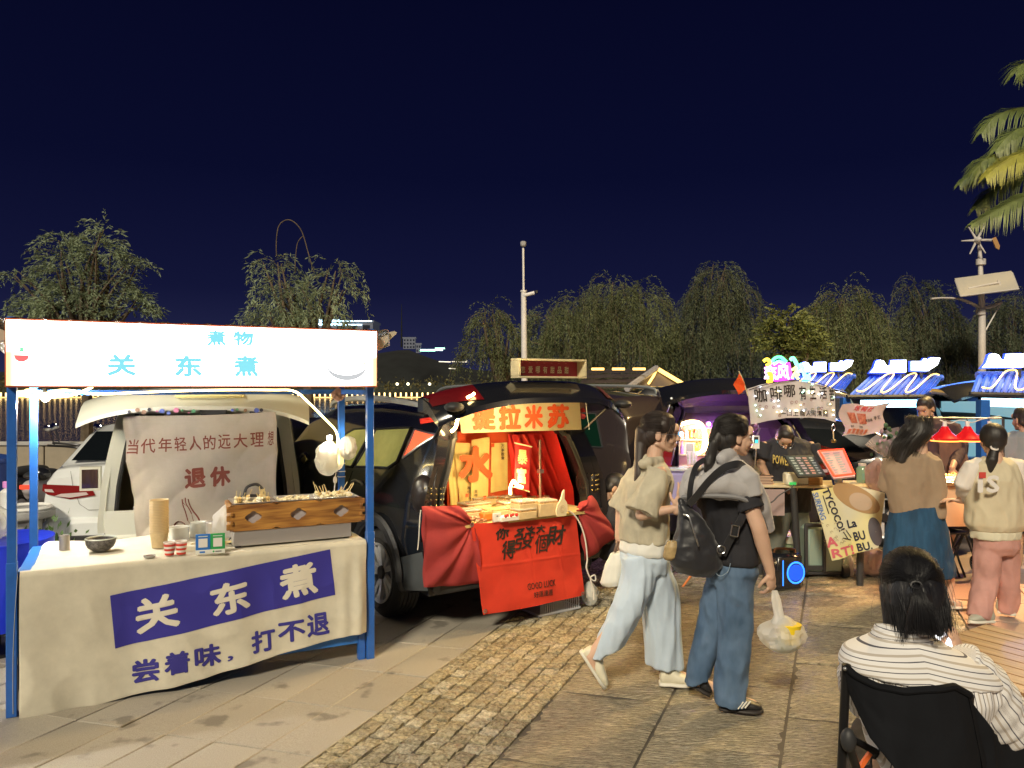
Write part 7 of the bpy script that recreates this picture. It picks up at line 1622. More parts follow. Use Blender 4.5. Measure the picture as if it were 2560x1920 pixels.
def stripe_mat(name,axis,per):
 m_=mat(name,(.80,.79,.79),.85,sheen=.1);n=m_.node_tree.nodes;L=m_.node_tree.links;b=n['Principled BSDF'];a=n.new('ShaderNodeAttribute');a.attribute_name='stripe'
 def q(op,x,y=None):
  k=n.new('ShaderNodeMath');k.operation=op
  for i,v in enumerate((x,y)):
   if v is None:continue
   if isinstance(v,(int,float)):k.inputs[i].default_value=v
   else :L.new(v,k.inputs[i])
  return k.outputs[0]
 fr=q('FRACT',q('MULTIPLY',a.outputs['Fac'],1/per));dk=q('LESS_THAN',q('ABSOLUTE',q('SUBTRACT',fr,.25)),.045);tn=q('LESS_THAN',q('ABSOLUTE',q('SUBTRACT',fr,.72)),.09)
 m1=n.new('ShaderNodeMix');m1.data_type='RGBA';m1.inputs[6].default_value=(.80,.79,.79,1);m1.inputs[7].default_value=(.50,.45,.40,1);L.new(tn,m1.inputs[0])
 m2=n.new('ShaderNodeMix');m2.data_type='RGBA';m2.inputs[7].default_value=(.06,.06,.09,1);L.new(m1.outputs[2],m2.inputs[6]);L.new(dk,m2.inputs[0]);L.new(m2.outputs[2],b.inputs['Base Color'])
 t=n.new('ShaderNodeTexCoord');nz=n.new('ShaderNodeTexNoise');nz.inputs['Scale'].default_value=9;bu=n.new('ShaderNodeBump');bu.inputs['Strength'].default_value=.35;bu.inputs['Distance'].default_value=.012;L.new(t.outputs['Object'],nz.inputs[0]);L.new(nz.outputs[0],bu.inputs['Height']);L.new(bu.outputs[0],b.inputs['Normal']);return m_
m_str=stripe_mat('striped_cotton',0,.027)
def set_stripe(o,fn):
 at=o.data.attributes.new('stripe','FLOAT','POINT');at.data.foreach_set('value',[fn(v.co)for v in o.data.vertices])
yoke=[loft([(nk+Vector((.0,-.005,.012)),(.075,0,.0),(0,.068,0)),(nk+Vector((.01,-.01,-.018)),(.125,0,-.01),(0,.085,0)),(nk+Vector((.025,-.02,-.048)),(.205,0,-.022),(0,.11,0)),(nk+Vector((.038,-.02,-.085)),(.232,0,-.026),(0,.125,0)),(nk+Vector((.042,-.02,-.108)),(.236,0,-.026),(0,.132,0))],36,2.3)]
yk=blob('shirt_yoke',yoke,m_str,r3,.006,3,folds(.004,7,(1,1,1),21));set_stripe(yk,lambda c:c.z+c.x*.10+abs(c.x+.02)*.12)
lb=blob('shirt_back',[loft([(nk+Vector((.042,-.015,-.09)),(.222,0,-.026),(0,.125,0)),(nk+Vector((.045,-.018,-.15)),(.228,0,-.02),(0,.132,0)),(nk+Vector((.06,-.005,-.22)),(.185,0,0),(0,.13,0)),(nk+Vector((.08,.05,-.42)),(.13,0,0),(0,.12,0)),(nk+Vector((.08,.10,-.72)),(.12,0,0),(0,.12,0))],36,2.3)],m_str,r3,.007,3,folds(.012,7,(2,1,.5),22));set_stripe(lb,lambda c:c.x*1.0+c.z*.12)
m=MB()
for k in range(3):m.tube([nk+Vector((math.cos(a)*(.070+.006*k),math.sin(a)*(.062+.006*k),.020-.012*k+.020*math.cos(a+2)))for a in np.linspace(0,2*PI,40)],.010,8)
co_=m.build('collar',m_str,r3);co_['kind']='stuff';set_stripe(co_,lambda c:c.z*1.0+.01)
def sleeve(pts,rs,n,m_):
 pp=smooth_path(pts,8);rr=[float(np.interp(i/(len(pp)-1),np.linspace(0,1,len(rs)),rs))*(1+.05*math.sin(i*1.7))for i in range(len(pp))];m=MB().tube(pp,rr,40);o=m.build(n,m_,r3,80);at=o.data.attributes.new('stripe','FLOAT','POINT');at.data.foreach_set('value',[(i%40)/40*.027*15 for i in range(len(m.v))]);return o
sleeve([j(2385,1655,-.0),j(2440,1715,.0),j(2490,1785,.05),j(2522,1820,.10),j(2500,1800,.22),j(2440,1700,.34)],[.075,.090,.092,.080,.066,.05],'sleeve',m_str)
sleeve([j(2165,1650,.02),j(2152,1690,.06),j(2160,1740,.16),j(2190,1760,.26),j(2280,1730,.36)],[.062,.066,.064,.056,.045],'sleeve',m_str)
blob('dark_trousers',[cap((-.05,.05,.45),.10,(.14,.44,.48),.08),cap((.08,.05,.45),.10,(.34,.38,.48),.08),cap((.14,.44,.47),.08,(.20,.55,.12),.065),cap((.34,.38,.47),.08,(.42,.46,.12),.065),ell((0,.02,.46),(.18,.13,.11))],mat('dark_trousers',(.03,.03,.04),.8),r3,.009,2,folds(.008,8))
for x,y in((.17,.50),(.39,.41)):shoe(r3,(x,y,0),(x+.15,y+.21,0),m_bsh,m_bso,lace=False)
hp=h3.p
hb=[h3.e((0,-.020,.034),(.090,.104,.100)),h3.e((0,-.055,-.02),(.088,.068,.10)),cap(hp(.074,-.01,.0),.026,hp(.078,.01,-.10),.014),cap(hp(.050,-.05,-.06),.036,hp(.052,-.035,-.135),.014),cap(hp(-.074,-.02,.0),.026,hp(-.085,-.01,-.12),.018),cap(hp(-.050,-.06,-.05),.036,hp(-.058,-.045,-.135),.020),cap(hp(.0,-.095,-.02),.040,hp(-.0,-.085,-.12),.026),cap(hp(.03,-.085,.0),.030,hp(.025,-.07,-.13),.018)]
m_h3=mat('black_hair',(.010,.010,.013),.45,bump=.6,bs=70,stretch=(3,3,.25),bdist=.004,spec=.5)
hr=blob('hair',hb,m_h3,r3,.005,3)
T3=hp(-.01,-.135,.0)
strands('tied_strands',crown_guides(h3,[T3],15,(0,-.020,.034),(.092,.106,.102),105,45,150),620,.0010,m_h3,hr,5,.0025,k=6)
hang=[]
for a in np.linspace(-2.85,-.3,12):
 x,y=math.cos(a)*.092,math.sin(a)*.088-.015;fl=rng.uniform(-.012,.016);hang.append([hp(x*.9,y*.98,.02),hp(x*1.03,y*1.06,-.04),hp(x*1.02,y*1.0,-.10),hp(x*(.98+fl*4),y*.88,-.165-.028*math.sin(a*5+1))])
strands('loose_strands',hang,760,.0010,m_h3,hr,7,.005,k=6);strands('flyaway_strands',hang,60,.0007,m_h3,hr,17,.016,k=6)
MB().tube([T3+h3.R@Vector((math.cos(a)*.014,-.012,math.sin(a)*.010))for a in np.linspace(0,2*PI,12)],.004,6).build('hair_tie',m_h3,hr)
strands('tail_strands',[[T3,T3+h3.R@Vector((x,-.022,-.04)),T3+h3.R@Vector((x*2.2,-.012,-.10)),T3+h3.R@Vector((x*2.6,.012,-.15))]for x in(-.018,-.006,.006,.018)],160,.0010,m_h3,hr,8,.003,k=6)
pt=thing('phone','lit phone held up in front of the seated woman','phone',ph+o3);R_=R3('Z',-.35)@R3('X',-.5)
MB().box((0,0,0),(.074,.009,.150),R_,.003).build('case',m_plastic,pt);MB().box(R_@Vector((0,-.0055,0)),(.067,.001,.140),R_).build('screen',glow('phone_screen',(.85,.9,1.),1.1),pt);MB().box(R_@Vector((.01,-.0065,.062)),(.035,.001,.008),R_).build('status_bar',m_plastic,pt)
cc=thing('camp_chair','black folding camp chair with the seated woman in it','chair',(o3.x,2.25,0));oc=cc.location
cj=lambda px,py,Y:P(px,py,Y)-oc
m_can=mat('black_canvas',(.008,.009,.012),.9,var=.3,vs=3,bump=.35,bs=120,bdist=.002,spec=.2);m_pole=mat('black_pole',(.02,.02,.022),.35,metal=.4)
Tt=[(0,2112,1664,2.14),(.12,2140,1690,2.12),(.3,2195,1716,2.09),(.5,2262,1728,2.07),(.72,2340,1722,2.08),(.86,2385,1716,2.10),(1,2425,1738,2.14)]
Bt=[(0,2122,1730,2.15),(.12,2170,1840,2.10),(.3,2228,1915,2.08),(.5,2290,1975,2.10),(.72,2370,1985,2.10),(.86,2430,1975,2.12),(1,2480,1960,2.16)]
def chf(s,t):
 k=lambda A,i:float(np.interp(s,[a[0]for a in A],[a[i]for a in A]));a=cj(k(Tt,1),k(Tt,2),k(Tt,3));b_=cj(k(Bt,1),k(Bt,2),k(Bt,3));return a.lerp(b_,1-t)+Vector((0,-.05*math.sin(s*PI)*(1-t),0))+Vector((0,.006*mnoise.noise(Vector((s*6,t*4,0))),0))
m=MB();m.sheet(lambda s,t:chf(s,1-t),50,20,.006,(0,1,0));m.build('backrest',m_can,cc,80)
MB().tube([chf(s,1)+Vector((0,.0,0))for s in np.linspace(0,1,30)],.010,8).build('backrest_hem',m_can,cc)
q=[cj(2470,1985,2.13),cj(2500,2020,2.17),cj(2480,1824,2.17),cj(2421,1737,2.13)];m=MB();m.sheet(lambda s,t:bil(q,s,t)+Vector((0,.01*math.sin(s*5),0)),10,8,.006,(0,1,0));m.build('side_panel',m_can,cc,80)
q=[cj(2473,1826,2.28),cj(2478,1990,2.3),cj(2680,2010,2.4),cj(2660,1836,2.4)];m=MB();m.sheet(lambda s,t:bil([q[1],q[2],q[3],q[0]],s,t)+Vector((0,.01*math.sin(s*7),-.02*math.sin(s*PI)*t)),20,10,.006,(0,1,0));m.build('side_pocket',m_can,cc,80)
MB().box((0,.32,.40),(.46,.46,.02),ch=.008).build('seat',m_can,cc)
a=cj(2116,1662,2.16);m=MB().tube([a,Vector((a.x+.004,.02,.06)),],.0125,12).build('back_pole',m_pole,cc)
MB().tube([cj(2424,1738,2.18),Vector((cj(2424,1738,2.18).x+.01,.05,.06))],.0125,12).build('back_pole',m_pole,cc)
MB().ball(cj(2121,1850,2.15),(.022,.02,.034),12,8).build('hub',m_plastic,cc);MB().ball(cj(2113,1672,2.13),(.006,.006,.006)).build('rivet',m_alloy,cc)
MB().tube([cj(2121,1858,2.15),Vector((.10,.35,.05))],.0125,12).build('cross_pole',m_pole,cc);MB().tube([cj(2128,1846,2.15),cj(2190,1880,2.3),Vector((.12,.60,.36))],.010,8).build('strap',m_can,cc)
MB().tube([Vector((.20,.05,.06)),Vector((-.16,.5,.40))],.0125,12).build('cross_pole',m_pole,cc)
for x,y in((a.x,.02),(.22,.05),(-.20,.58),(.20,.58)):MB().tube([(x,y,0),(x,y,.08)],.016,10).build('foot',m_rubber,cc);
for x in(-.20,.20):MB().tube([(x,.58,.06),(x,.50,.40)],.0125,12).build('front_pole',m_pole,cc)
MB().box(cj(2163,1900,2.22),(.012,.01,.05),R3('Y',.6)).build('orange_tag',mat('orange_tag',(.8,.15,.03),.5),cc)
TZ=.55;tA,tB,tC,tE=T(2408,1603,TZ),T(2640,1556,TZ),T(2960,1700,TZ),T(2500,1742,TZ)
tE=tA+(tC-tB)*.55+Vector((.0,-.0,0));tE=T(2462,1712,TZ);tD=tB+(tE-tA)
wtb=thing('plank_table','low brown slatted wooden table at the right edge beside the seated woman','table',((tA+tC)/2).xy.to_3d());ow=wtb.location
m_wal=mat('varnished_plank',(.36,.21,.10),.35,var=.75,vs=4,stretch=(.5,7,1),coat=.1,col2=(.17,.095,.04),detail=3);L_=Vector((.556,-.831,0));wid=Vector((.831,.556,0));ang=math.atan2(L_.y,L_.x);c0_=T(2234,1636,TZ)
for k in range(9):
 o=MB().box((0,0,0),(1.10,.088,.022),ch=.003).build('plank',m_wal,wtb);o.location=c0_+L_*(.56+rng.uniform(-.004,.004))+wid*(.045+k*.094)-ow-Vector((0,0,.011-rng.uniform(0,.001)));o.rotation_euler.z=ang
for u_ in(.08,1.04):
 for v_ in(.06,.78):q=c0_+L_*u_+wid*v_;MB().box((q.x-ow.x,q.y-ow.y,TZ/2-.012),(.03,.03,TZ-.024)).build('leg',m_pole,wtb)
for u_ in(.12,1.0):q=c0_+L_*u_+wid*.42;MB().box((q.x-ow.x,q.y-ow.y,TZ-.032),(.03,.80,.018),R3('Z',ang)).build('bearer',m_pole,wtb)
# --- generic background person
m_blk=mat('black_cotton',(.02,.02,.026),.85,bump=.3,bs=9,bdist=.01)
def person(label,Y,px,head,fwd,parts,skin=m_skin,hair=m_hair,hairshapes=None,glasses=False,k=1.,legs=None,group=None,vox=.009,shoes=None,base=None,arms=(),hands=True,face=True,up=(0,0,1)):
 r=thing('person',label,'person',base or((px-CX)/FPX*Y,Y,0),0,group);o=r.location;jj=lambda x,y,d=0.:P(x,y,Y+d)-o
 h=Head(jj(*head),fwd,up,k);sk=h.shapes()
 nk=h.p(0,-.04,-.15);sk.append(cap(h.p(0,-.02,-.06),.048,nk,.055));sk.append(cap(nk,.055,nk+Vector((0,0,-.3)),.07))
 for pts,rs,hd in arms:
  q=[jj(*p)for p in pts]
  for i in range(len(q)-1):sk.append(cap(q[i],rs[i]*(.7 if i==0 else 1),q[i+1],rs[i+1]))
  if hd:sk+=hand(q[-1],hd[0],hd[1],hd[2],.95,.4,hd[3])
 for pts,rs in(legs or()):
  q=[jj(*p)for p in pts]
  for i in range(len(q)-1):sk.append(cap(q[i],rs[i],q[i+1],rs[i+1]))
 blob('body',sk,skin,r,vox*.7,2)
 if face:h.face(r,glasses)
 blob('hair',(hairshapes(h,jj)if hairshapes else hairbase(h)),hair,r,.007,2)
 for nm,m_,shapes in parts:blob(nm,shapes(jj),m_,r,vox,6,folds(.012,8,(1.5,1.5,.6),px%17))
 for a,b_,mu,ms_,w in(shoes or()):shoe(r,jj(*a),jj(*b_),mu,ms_,w,vox=.007,lace=False)
 return r,h,jj
X_,Y_=Vector((1,0,0)),Vector((0,1,0))
def body_loft(rows):return lambda jj:[loft([(jj(*c),X_*a,Y_*b_)for c,a,b_ in rows])]
m_tanS=mat('brown_sweater',(.30,.22,.15),.9,var=.08,vs=5,bump=.25,bs=10,bdist=.01,sheen=.15);m_teal=mat('teal_skirt',(.015,.065,.14),.85,var=.3,vs=5,stretch=(2.5,2.5,.2),bump=.4,bs=7,bdist=.02)
m_sandal=mat('pale_sandal',(.55,.52,.46),.5)
def hair4(h,jj):return hairbase(h)+[h.e((0,-.03,.03),(.09,.10,.10)),cap(h.p(0,-.06,0),.085,jj(2262,1110,-.02),.085),cap(jj(2262,1110,-.02),.085,jj(2252,1150,-.04),.055),cap(jj(2275,1080),.08,jj(2242,1130,-.02),.05)]
r4,h4,j4=person('woman in a brown sweater and long teal skirt holding a wrapped bouquet',6.25,2300,(2302,1082),(.55,.80,.05),[('sweater',m_tanS,lambda jj:[loft([(jj(*c),Vector((a,0,0)),Y_*b_)for c,a,b_ in(((2290,1128),.09,.07),((2285,1142),.19,.11),((2278,1180),.215,.13),((2280,1230),.20,.13),((2288,1270),.205,.14),((2291,1290),.20,.14))]),limb([jj(2330,1150,-.05),jj(2346,1220,-.08),jj(2348,1296,-.10)],[.075,.065,.050]),limb([jj(2230,1150,.02),jj(2212,1215,.05),jj(2240,1190,.2)],[.07,.06,.05])]),('long_skirt',m_teal,lambda jj:[loft([(jj(*c),Vector((a,0,0)),Y_*b_)for c,a,b_ in(((2290,1262),.19,.14),((2292,1320),.235,.18),((2293,1380),.265,.21),((2296,1420),.285,.22),((2296,1436),.280,.22))])])],hairshapes=hair4,arms=[([(2330,1150,-.05),(2346,1220,-.08),(2346,1310,-.10)],(.045,.04,.024),((-.15,0,-1),(.9,-.3,0),1.3,1)),([(2230,1150,.02),(2212,1215,.05),(2245,1175,.2)],(.04,.04,.024),((-.2,.2,1),(0,-1,0),1.,1))],legs=[([(2350,1330,0),(2370,1430,0),(2372,1496,.0),(2398,1514,-.02)],(.07,.055,.030,.025)),([(2280,1330,.1),(2290,1430,.1),(2296,1500,.1),(2320,1512,.1)],(.07,.055,.03,.025))])
for a,b_ in(((2362,1508,-.02),(2418,1520,-.04)),((2284,1512,.08),(2335,1516,.08))):
 pa,pb=j4(*a),j4(*b_);pa.z=pb.z=.012;s_=MB().tube([pa,pa.lerp(pb,.5),pb],[.034,.038,.034],14,flat=.35).build('sandal',m_sandal,r4)
 for t_ in(.35,.65):c=pa.lerp(pb,t_);MB().tube([c+Vector((0,-.042,0)),c+Vector((0,-.03,.05)),c+Vector((0,.03,.05)),c+Vector((0,.042,0))],.009,6,flat=.5).build('sandal_strap',m_sandal,s_)
strands('strands',[[h4.p(x,.05,.10),h4.p(x*1.2,-.05,.13),h4.p(x*1.2,-.12,.03),j4(2268+x*500,1110,-.11),j4(2248+x*420,1160,-.08)]for x in(-.08,-.04,0,.04,.08)],160,.0018,m_hair,r4,9,.012)
bq_=thing('bouquet','flower bouquet in clear wrap held beside the long haired woman','bouquet',P(2262,1168,6.45));qb=lambda px,py,d=0.:P(px,py,6.45+d)-bq_.location
cone=MB();n_=30
for i in range(7):
 t=i/6;c=qb(2262,1168).lerp(qb(2208,1092),t);U=(qb(2168,1092)-qb(2252,1048))*.5*(.15+.85*t)
 for k in range(n_):a=2*PI*k/n_;cone.v.append(tuple(c+U*math.cos(a)*(1+.07*math.sin(a*7))+Vector((.05,.16,.02))*(.2+t)*math.sin(a)*.9))
for i in range(6):
 for k in range(n_):cone.f.append((i*n_+k,i*n_+(k+1)%n_,(i+1)*n_+(k+1)%n_,(i+1)*n_+k))
cone.build('clear_wrap',mat('bouquet_wrap',(.60,.50,.52),.15,alpha=.42,bump=.7,bs=18,bdist=.01),bq_,40)
fr_=random.Random(8)
for nm,c,cnt in(('leaves',(.05,.11,.05),60),('buds',(.42,.26,.32),26)):
 m=MB()
 for k in range(cnt):p=qb(2262,1168).lerp(qb(2214,1096),fr_.uniform(.45,1))+Vector((fr_.gauss(0,.05),fr_.gauss(0,.04),fr_.gauss(0,.05)));m.ball(p,(fr_.uniform(.010,.022),.012,fr_.uniform(.012,.024)),7,5)
 tag(m.build(nm,mat('bouquet_'+nm,c,.6,var=.5,vs=30),bq_),kind='stuff')
gb=thing('small_bag','tiny mint green plastic bag hanging from the hand of the woman in the teal skirt','bag',P(2346,1400,6.1));bag('bag',None,(0,0,0),(.11,.06,.12),61,mat('mint_plastic',(.05,.50,.33),.4,alpha=.9,bump=.7,bs=18,bdist=.01),parent=gb);MB().tube([(0,0,.10),(-.02,0,.21)],.006,6).build('handle',m_plastic,gb)
m_oat=mat('oat_sweatshirt',(.56,.50,.36),.9,var=.06,vs=5,bump=.3,bs=8,bdist=.012);m_wsl=mat('white_sleeve',(.66,.62,.58),.9,bump=.3,bs=8,bdist=.012);m_pk=mat('pink_trousers',(.50,.27,.24),.85,var=.15,vs=5,bump=.35,bs=7,bdist=.012)
def hair5(h,jj):return hairbase(h)+[h.e((0,-.02,.03),(.092,.104,.104)),cap(jj(2487,1122,-.08),.030,jj(2480,1150,-.10),.040),cap(jj(2480,1150,-.10),.042,jj(2474,1185,-.10),.012)]
r5,h5,j5=person('girl with a ponytail in an oat sweatshirt and pink trousers',5.9,2480,(2480,1100),(.10,1,-.02),[('sweatshirt',m_oat,lambda jj:[loft([(jj(*c),Vector((a,0,0)),Y_*b_)for c,a,b_ in(((2484,1142),.08,.07),((2484,1158),.18,.11),((2484,1200),.205,.15),((2486,1260),.215,.16),((2488,1310),.22,.16),((2488,1325),.19,.14))])]),('ribbed_hem',mat('cream_rib',(.62,.60,.47),.9,bump=.5,bs=30,stretch=(4,4,.1)),lambda jj:[loft([(jj(*c),Vector((a,0,0)),Y_*b_)for c,a,b_ in(((2488,1322),.185,.14),((2488,1345),.18,.135))])]),('sleeve',m_wsl,lambda jj:[limb([jj(2455,1158),jj(2432,1168),jj(2408,1210,.0),jj(2410,1245,.10)],[.05,.070,.068,.048])]),('sleeve',m_wsl,lambda jj:[limb([jj(2518,1158),jj(2540,1165),jj(2560,1210,.0),jj(2558,1262,.12)],[.05,.070,.07,.05])]),('pink_trousers',m_pk,lambda jj:[loft([(jj(*c),Vector((a,0,0)),Y_*b_)for c,a,b_ in(((2490,1335),.155,.13),((2492,1365),.165,.13),((2490,1385),.13,.10))]),limb([jj(2470,1350),jj(2468,1390),jj(2465,1450),jj(2455,1500,-.05),jj(2446,1545,-.08)],[.09,.098,.092,.085,.080]),limb([jj(2512,1350,.03),jj(2514,1390,.05),jj(2520,1450,.06),jj(2522,1500,.08),jj(2516,1528,.1)],[.09,.096,.085,.078,.07])])],hairshapes=hair5,arms=[([(2430,1165),(2408,1210),(2402,1252,.10)],(.04,.036,.024),((-.7,.2,.1),(0,0,1),.6,1)),([(2540,1165),(2560,1210),(2558,1270,.12)],(.04,.036,.024),((0,.3,-1),(1,0,0),.8,1))],legs=[([(2470,1400),(2450,1540,-.06)],(.06,.035)),([(2515,1400,.05),(2516,1525,.1)],(.06,.035))],shoes=[((2480,1556,-.08),(2424,1558,-.14),mat('grey_shoe',(.40,.40,.34),.6),m_soleW,.04),((2494,1532,.12),(2540,1540,.05),mat('grey_shoe',(.40,.40,.34),.6),m_soleW,.04)])
MB().lathe([(.022,-.010),(.030,0),(.022,.010)],j5(2486,1120,-.10),16,R3('X',.6)).build('scrunchie',mat('white_scrunchie',(.7,.66,.62),.8),r5)
letters(r5,mat('white_print',(.72,.70,.68),.8),[(ch,[j5(x0,1232,-.185),j5(x1,1232,-.185),j5(x1,1188,-.19),j5(x0,1188,-.19)])for ch,x0,x1 in(('I',2444,2458),('S',2466,2499))],.045);MB().box(j5(2456,1188,-.20),(.05,.004,.045)).build('red_square',m_dr,r5)
r6,h6,j6=person('man in a black printed tee leaning over the coffee counter',7.35,1965,(1962,1098),(-.15,-.82,-.55),[('black_tee',m_blk,lambda jj:[loft([(jj(*c),Vector((a,0,0)),Y_*b_)for c,a,b_ in(((1965,1092,.08),.09,.08),((1968,1105,.08),.22,.12),((1970,1140,.04),.26,.16),((1972,1200,.06),.235,.16),((1972,1270,.12),.22,.15),((1972,1278,.12),.21,.14))]),limb([jj(1910,1112,.05),jj(1902,1150,.0)],[.085,.085]),limb([jj(2028,1112,.08),jj(2036,1160,.04)],[.085,.085])]),('grey_trousers',mat('grey_green_trousers',(.12,.13,.11),.85,bump=.3,bs=8,bdist=.01),lambda jj:[ell(jj(1972,1275,.12),(.19,.14,.12)),limb([jj(1952,1290,.1),jj(1935,1370,.08),jj(1925,1410,.05)],[.10,.085,.08]),limb([jj(1995,1290,.12),jj(2008,1370,.12),jj(2010,1410,.12)],[.10,.085,.08])])],skin=m_skin2,glasses=True,up=(0,-.6,.8),arms=[([(1910,1112,.05),(1902,1162,.0),(1918,1190,-.22)],(.05,.042,.028),((.25,-.5,-.6),(.3,-.4,.8),.8,1)),([(2028,1112,.08),(2036,1170,.04),(1988,1205,-.18)],(.05,.042,.028),((-.6,-.4,-.4),(0,-.4,.8),.8,-1))],legs=[([(1930,1400,.05),(1928,1432,.03)],(.05,.04)),([(2008,1400,.12),(2008,1430,.1)],(.05,.04))],base=((1965-CX)/FPX*7.35,7.4,0))
letters(r6,mat('gold_print',(.55,.42,.12),.5),[('POWER',[j6(1932,1158,-.155),j6(1976,1166,-.155),j6(1976,1144,-.15),j6(1932,1136,-.15)])],.03,name='lettering')
r7,h7,j7=person('short haired vendor in a dark shirt and brown apron behind the red lamps',8.0,2345,(2314,1022),(-.75,-.5,-.35),[('dark_shirt',mat('maroon_black_shirt',(.05,.025,.03),.85),lambda jj:[loft([(jj(*c),Vector((a,0,0)),Y_*b_)for c,a,b_ in(((2330,1046),.10,.08),((2345,1060),.22,.13),((2358,1110),.25,.16),((2356,1180),.22,.15),((2356,1240),.2,.14))]),limb([jj(2322,1075,-.1),jj(2330,1140,-.15),jj(2350,1175,-.35)],[.075,.07,.05]),limb([jj(2388,1075,.05),jj(2396,1130,-.1),jj(2385,1165,-.3)],[.08,.07,.05])]),('apron',mat('brown_apron',(.16,.08,.06),.85),lambda jj:[loft([(jj(*c),Vector((a,0,0)),Y_*b_)for c,a,b_ in(((2358,1090,-.03),.17,.14),((2362,1150,-.03),.23,.15),((2362,1250,-.03),.22,.15))])])],skin=m_skin2,arms=[([(2322,1075,-.1),(2330,1140,-.15),(2352,1182,-.42)],(.05,.04,.028),((.3,-.5,-.5),(0,0,1),.8,1)),([(2388,1075,.05),(2396,1130,-.1),(2380,1172,-.40)],(.05,.04,.028),((-.3,-.5,-.5),(0,0,1),.8,-1))],legs=[([(2345,1240,0),(2345,1385,0)],(.09,.05)),([(2372,1240,0),(2372,1385,0)],(.09,.05))])
r8,h8,j8=person('man in a grey tee cut by the right edge, back to us',7.6,2550,(2556,1050),(-.2,1,0),[('grey_tee',mat('grey_tee',(.20,.22,.25),.85,bump=.3,bs=8,bdist=.01),lambda jj:[loft([(jj(*c),Vector((a,0,0)),Y_*b_)for c,a,b_ in(((2556,1078),.09,.08),((2556,1090),.22,.12),((2558,1140),.23,.15),((2560,1240),.20,.14))]),limb([jj(2512,1098),jj(2503,1160)],[.075,.075])]),('dark_shorts',m_blk,lambda jj:[limb([jj(2545,1230),jj(2543,1330)],[.12,.11]),limb([jj(2575,1230),jj(2577,1330)],[.12,.11])])],skin=m_skin2,face=False,arms=[([(2512,1098),(2503,1165),(2520,1215,.1)],(.045,.04,.026),((.2,.3,-.6),(1,0,0),.6,1))],legs=[([(2543,1330),(2543,1410)],(.06,.04)),([(2577,1330),(2577,1410)],(.06,.04))])
r9,h9,j9=person('young man in a black tee squatting behind the right red side cloth',6.5,1535,(1541,1222),(.82,-.20,-.50),[('black_tee',m_blk,lambda jj:[ell(jj(1530,1290,.05),(.16,.15,.20)),cap(jj(1530,1256,.02),.07,jj(1535,1300),.13)]),('olive_overshirt',mat('olive_shirt',(.10,.10,.07),.85),lambda jj:[limb([jj(1500,1262,.0),jj(1496,1310,-.02),jj(1530,1350,-.1)],[.05,.070,.07,.05])]),('dark_trousers',mat('dark_trousers',(.03,.03,.04),.8),lambda jj:[cap(jj(1525,1370,.1),.12,jj(1570,1350,-.1),.09),cap(jj(1570,1350,-.1),.085,jj(1560,1470,.0),.05)])],skin=m_skin2,up=(.45,0,1),shoes=[((1545,1484,0),(1590,1490,-.03),m_bsh,m_bso,.045)])
for lab,Y,px,hd,mt,dz in(('seated blurred figure by the lake railing left of the blue posts',13.5,800,(803,1055),mat('grey_shirt',(.16,.16,.18),.9),0),('dark figure by the lake above the black car roof',16,880,(878,1024),m_blk,0),('second dark figure by the lake, nearest the dessert car roof',15,946,(943,1022),mat('slate_shirt',(.06,.07,.09),.9),0)):
 person(lab,Y,px,hd,(.3,-.9,-.2),[('jacket',mt,lambda jj,hd=hd:[loft([(jj(hd[0],hd[1]+24*7/Y*1.2),X_*.1,Y_*.08),(jj(hd[0],hd[1]+34*7/Y*1.5),X_*.22,Y_*.13),(jj(hd[0],hd[1]+75*13/Y),X_*.2,Y_*.14),(jj(hd[0],hd[1]+120*13/Y),X_*.2,Y_*.2)])]),('trousers',m_blk,lambda jj,hd=hd,Y=Y:[cap(jj(hd[0],hd[1]+118*13/Y),.15,Vector((0,0,.1)),.1)])],face=False,vox=.014)
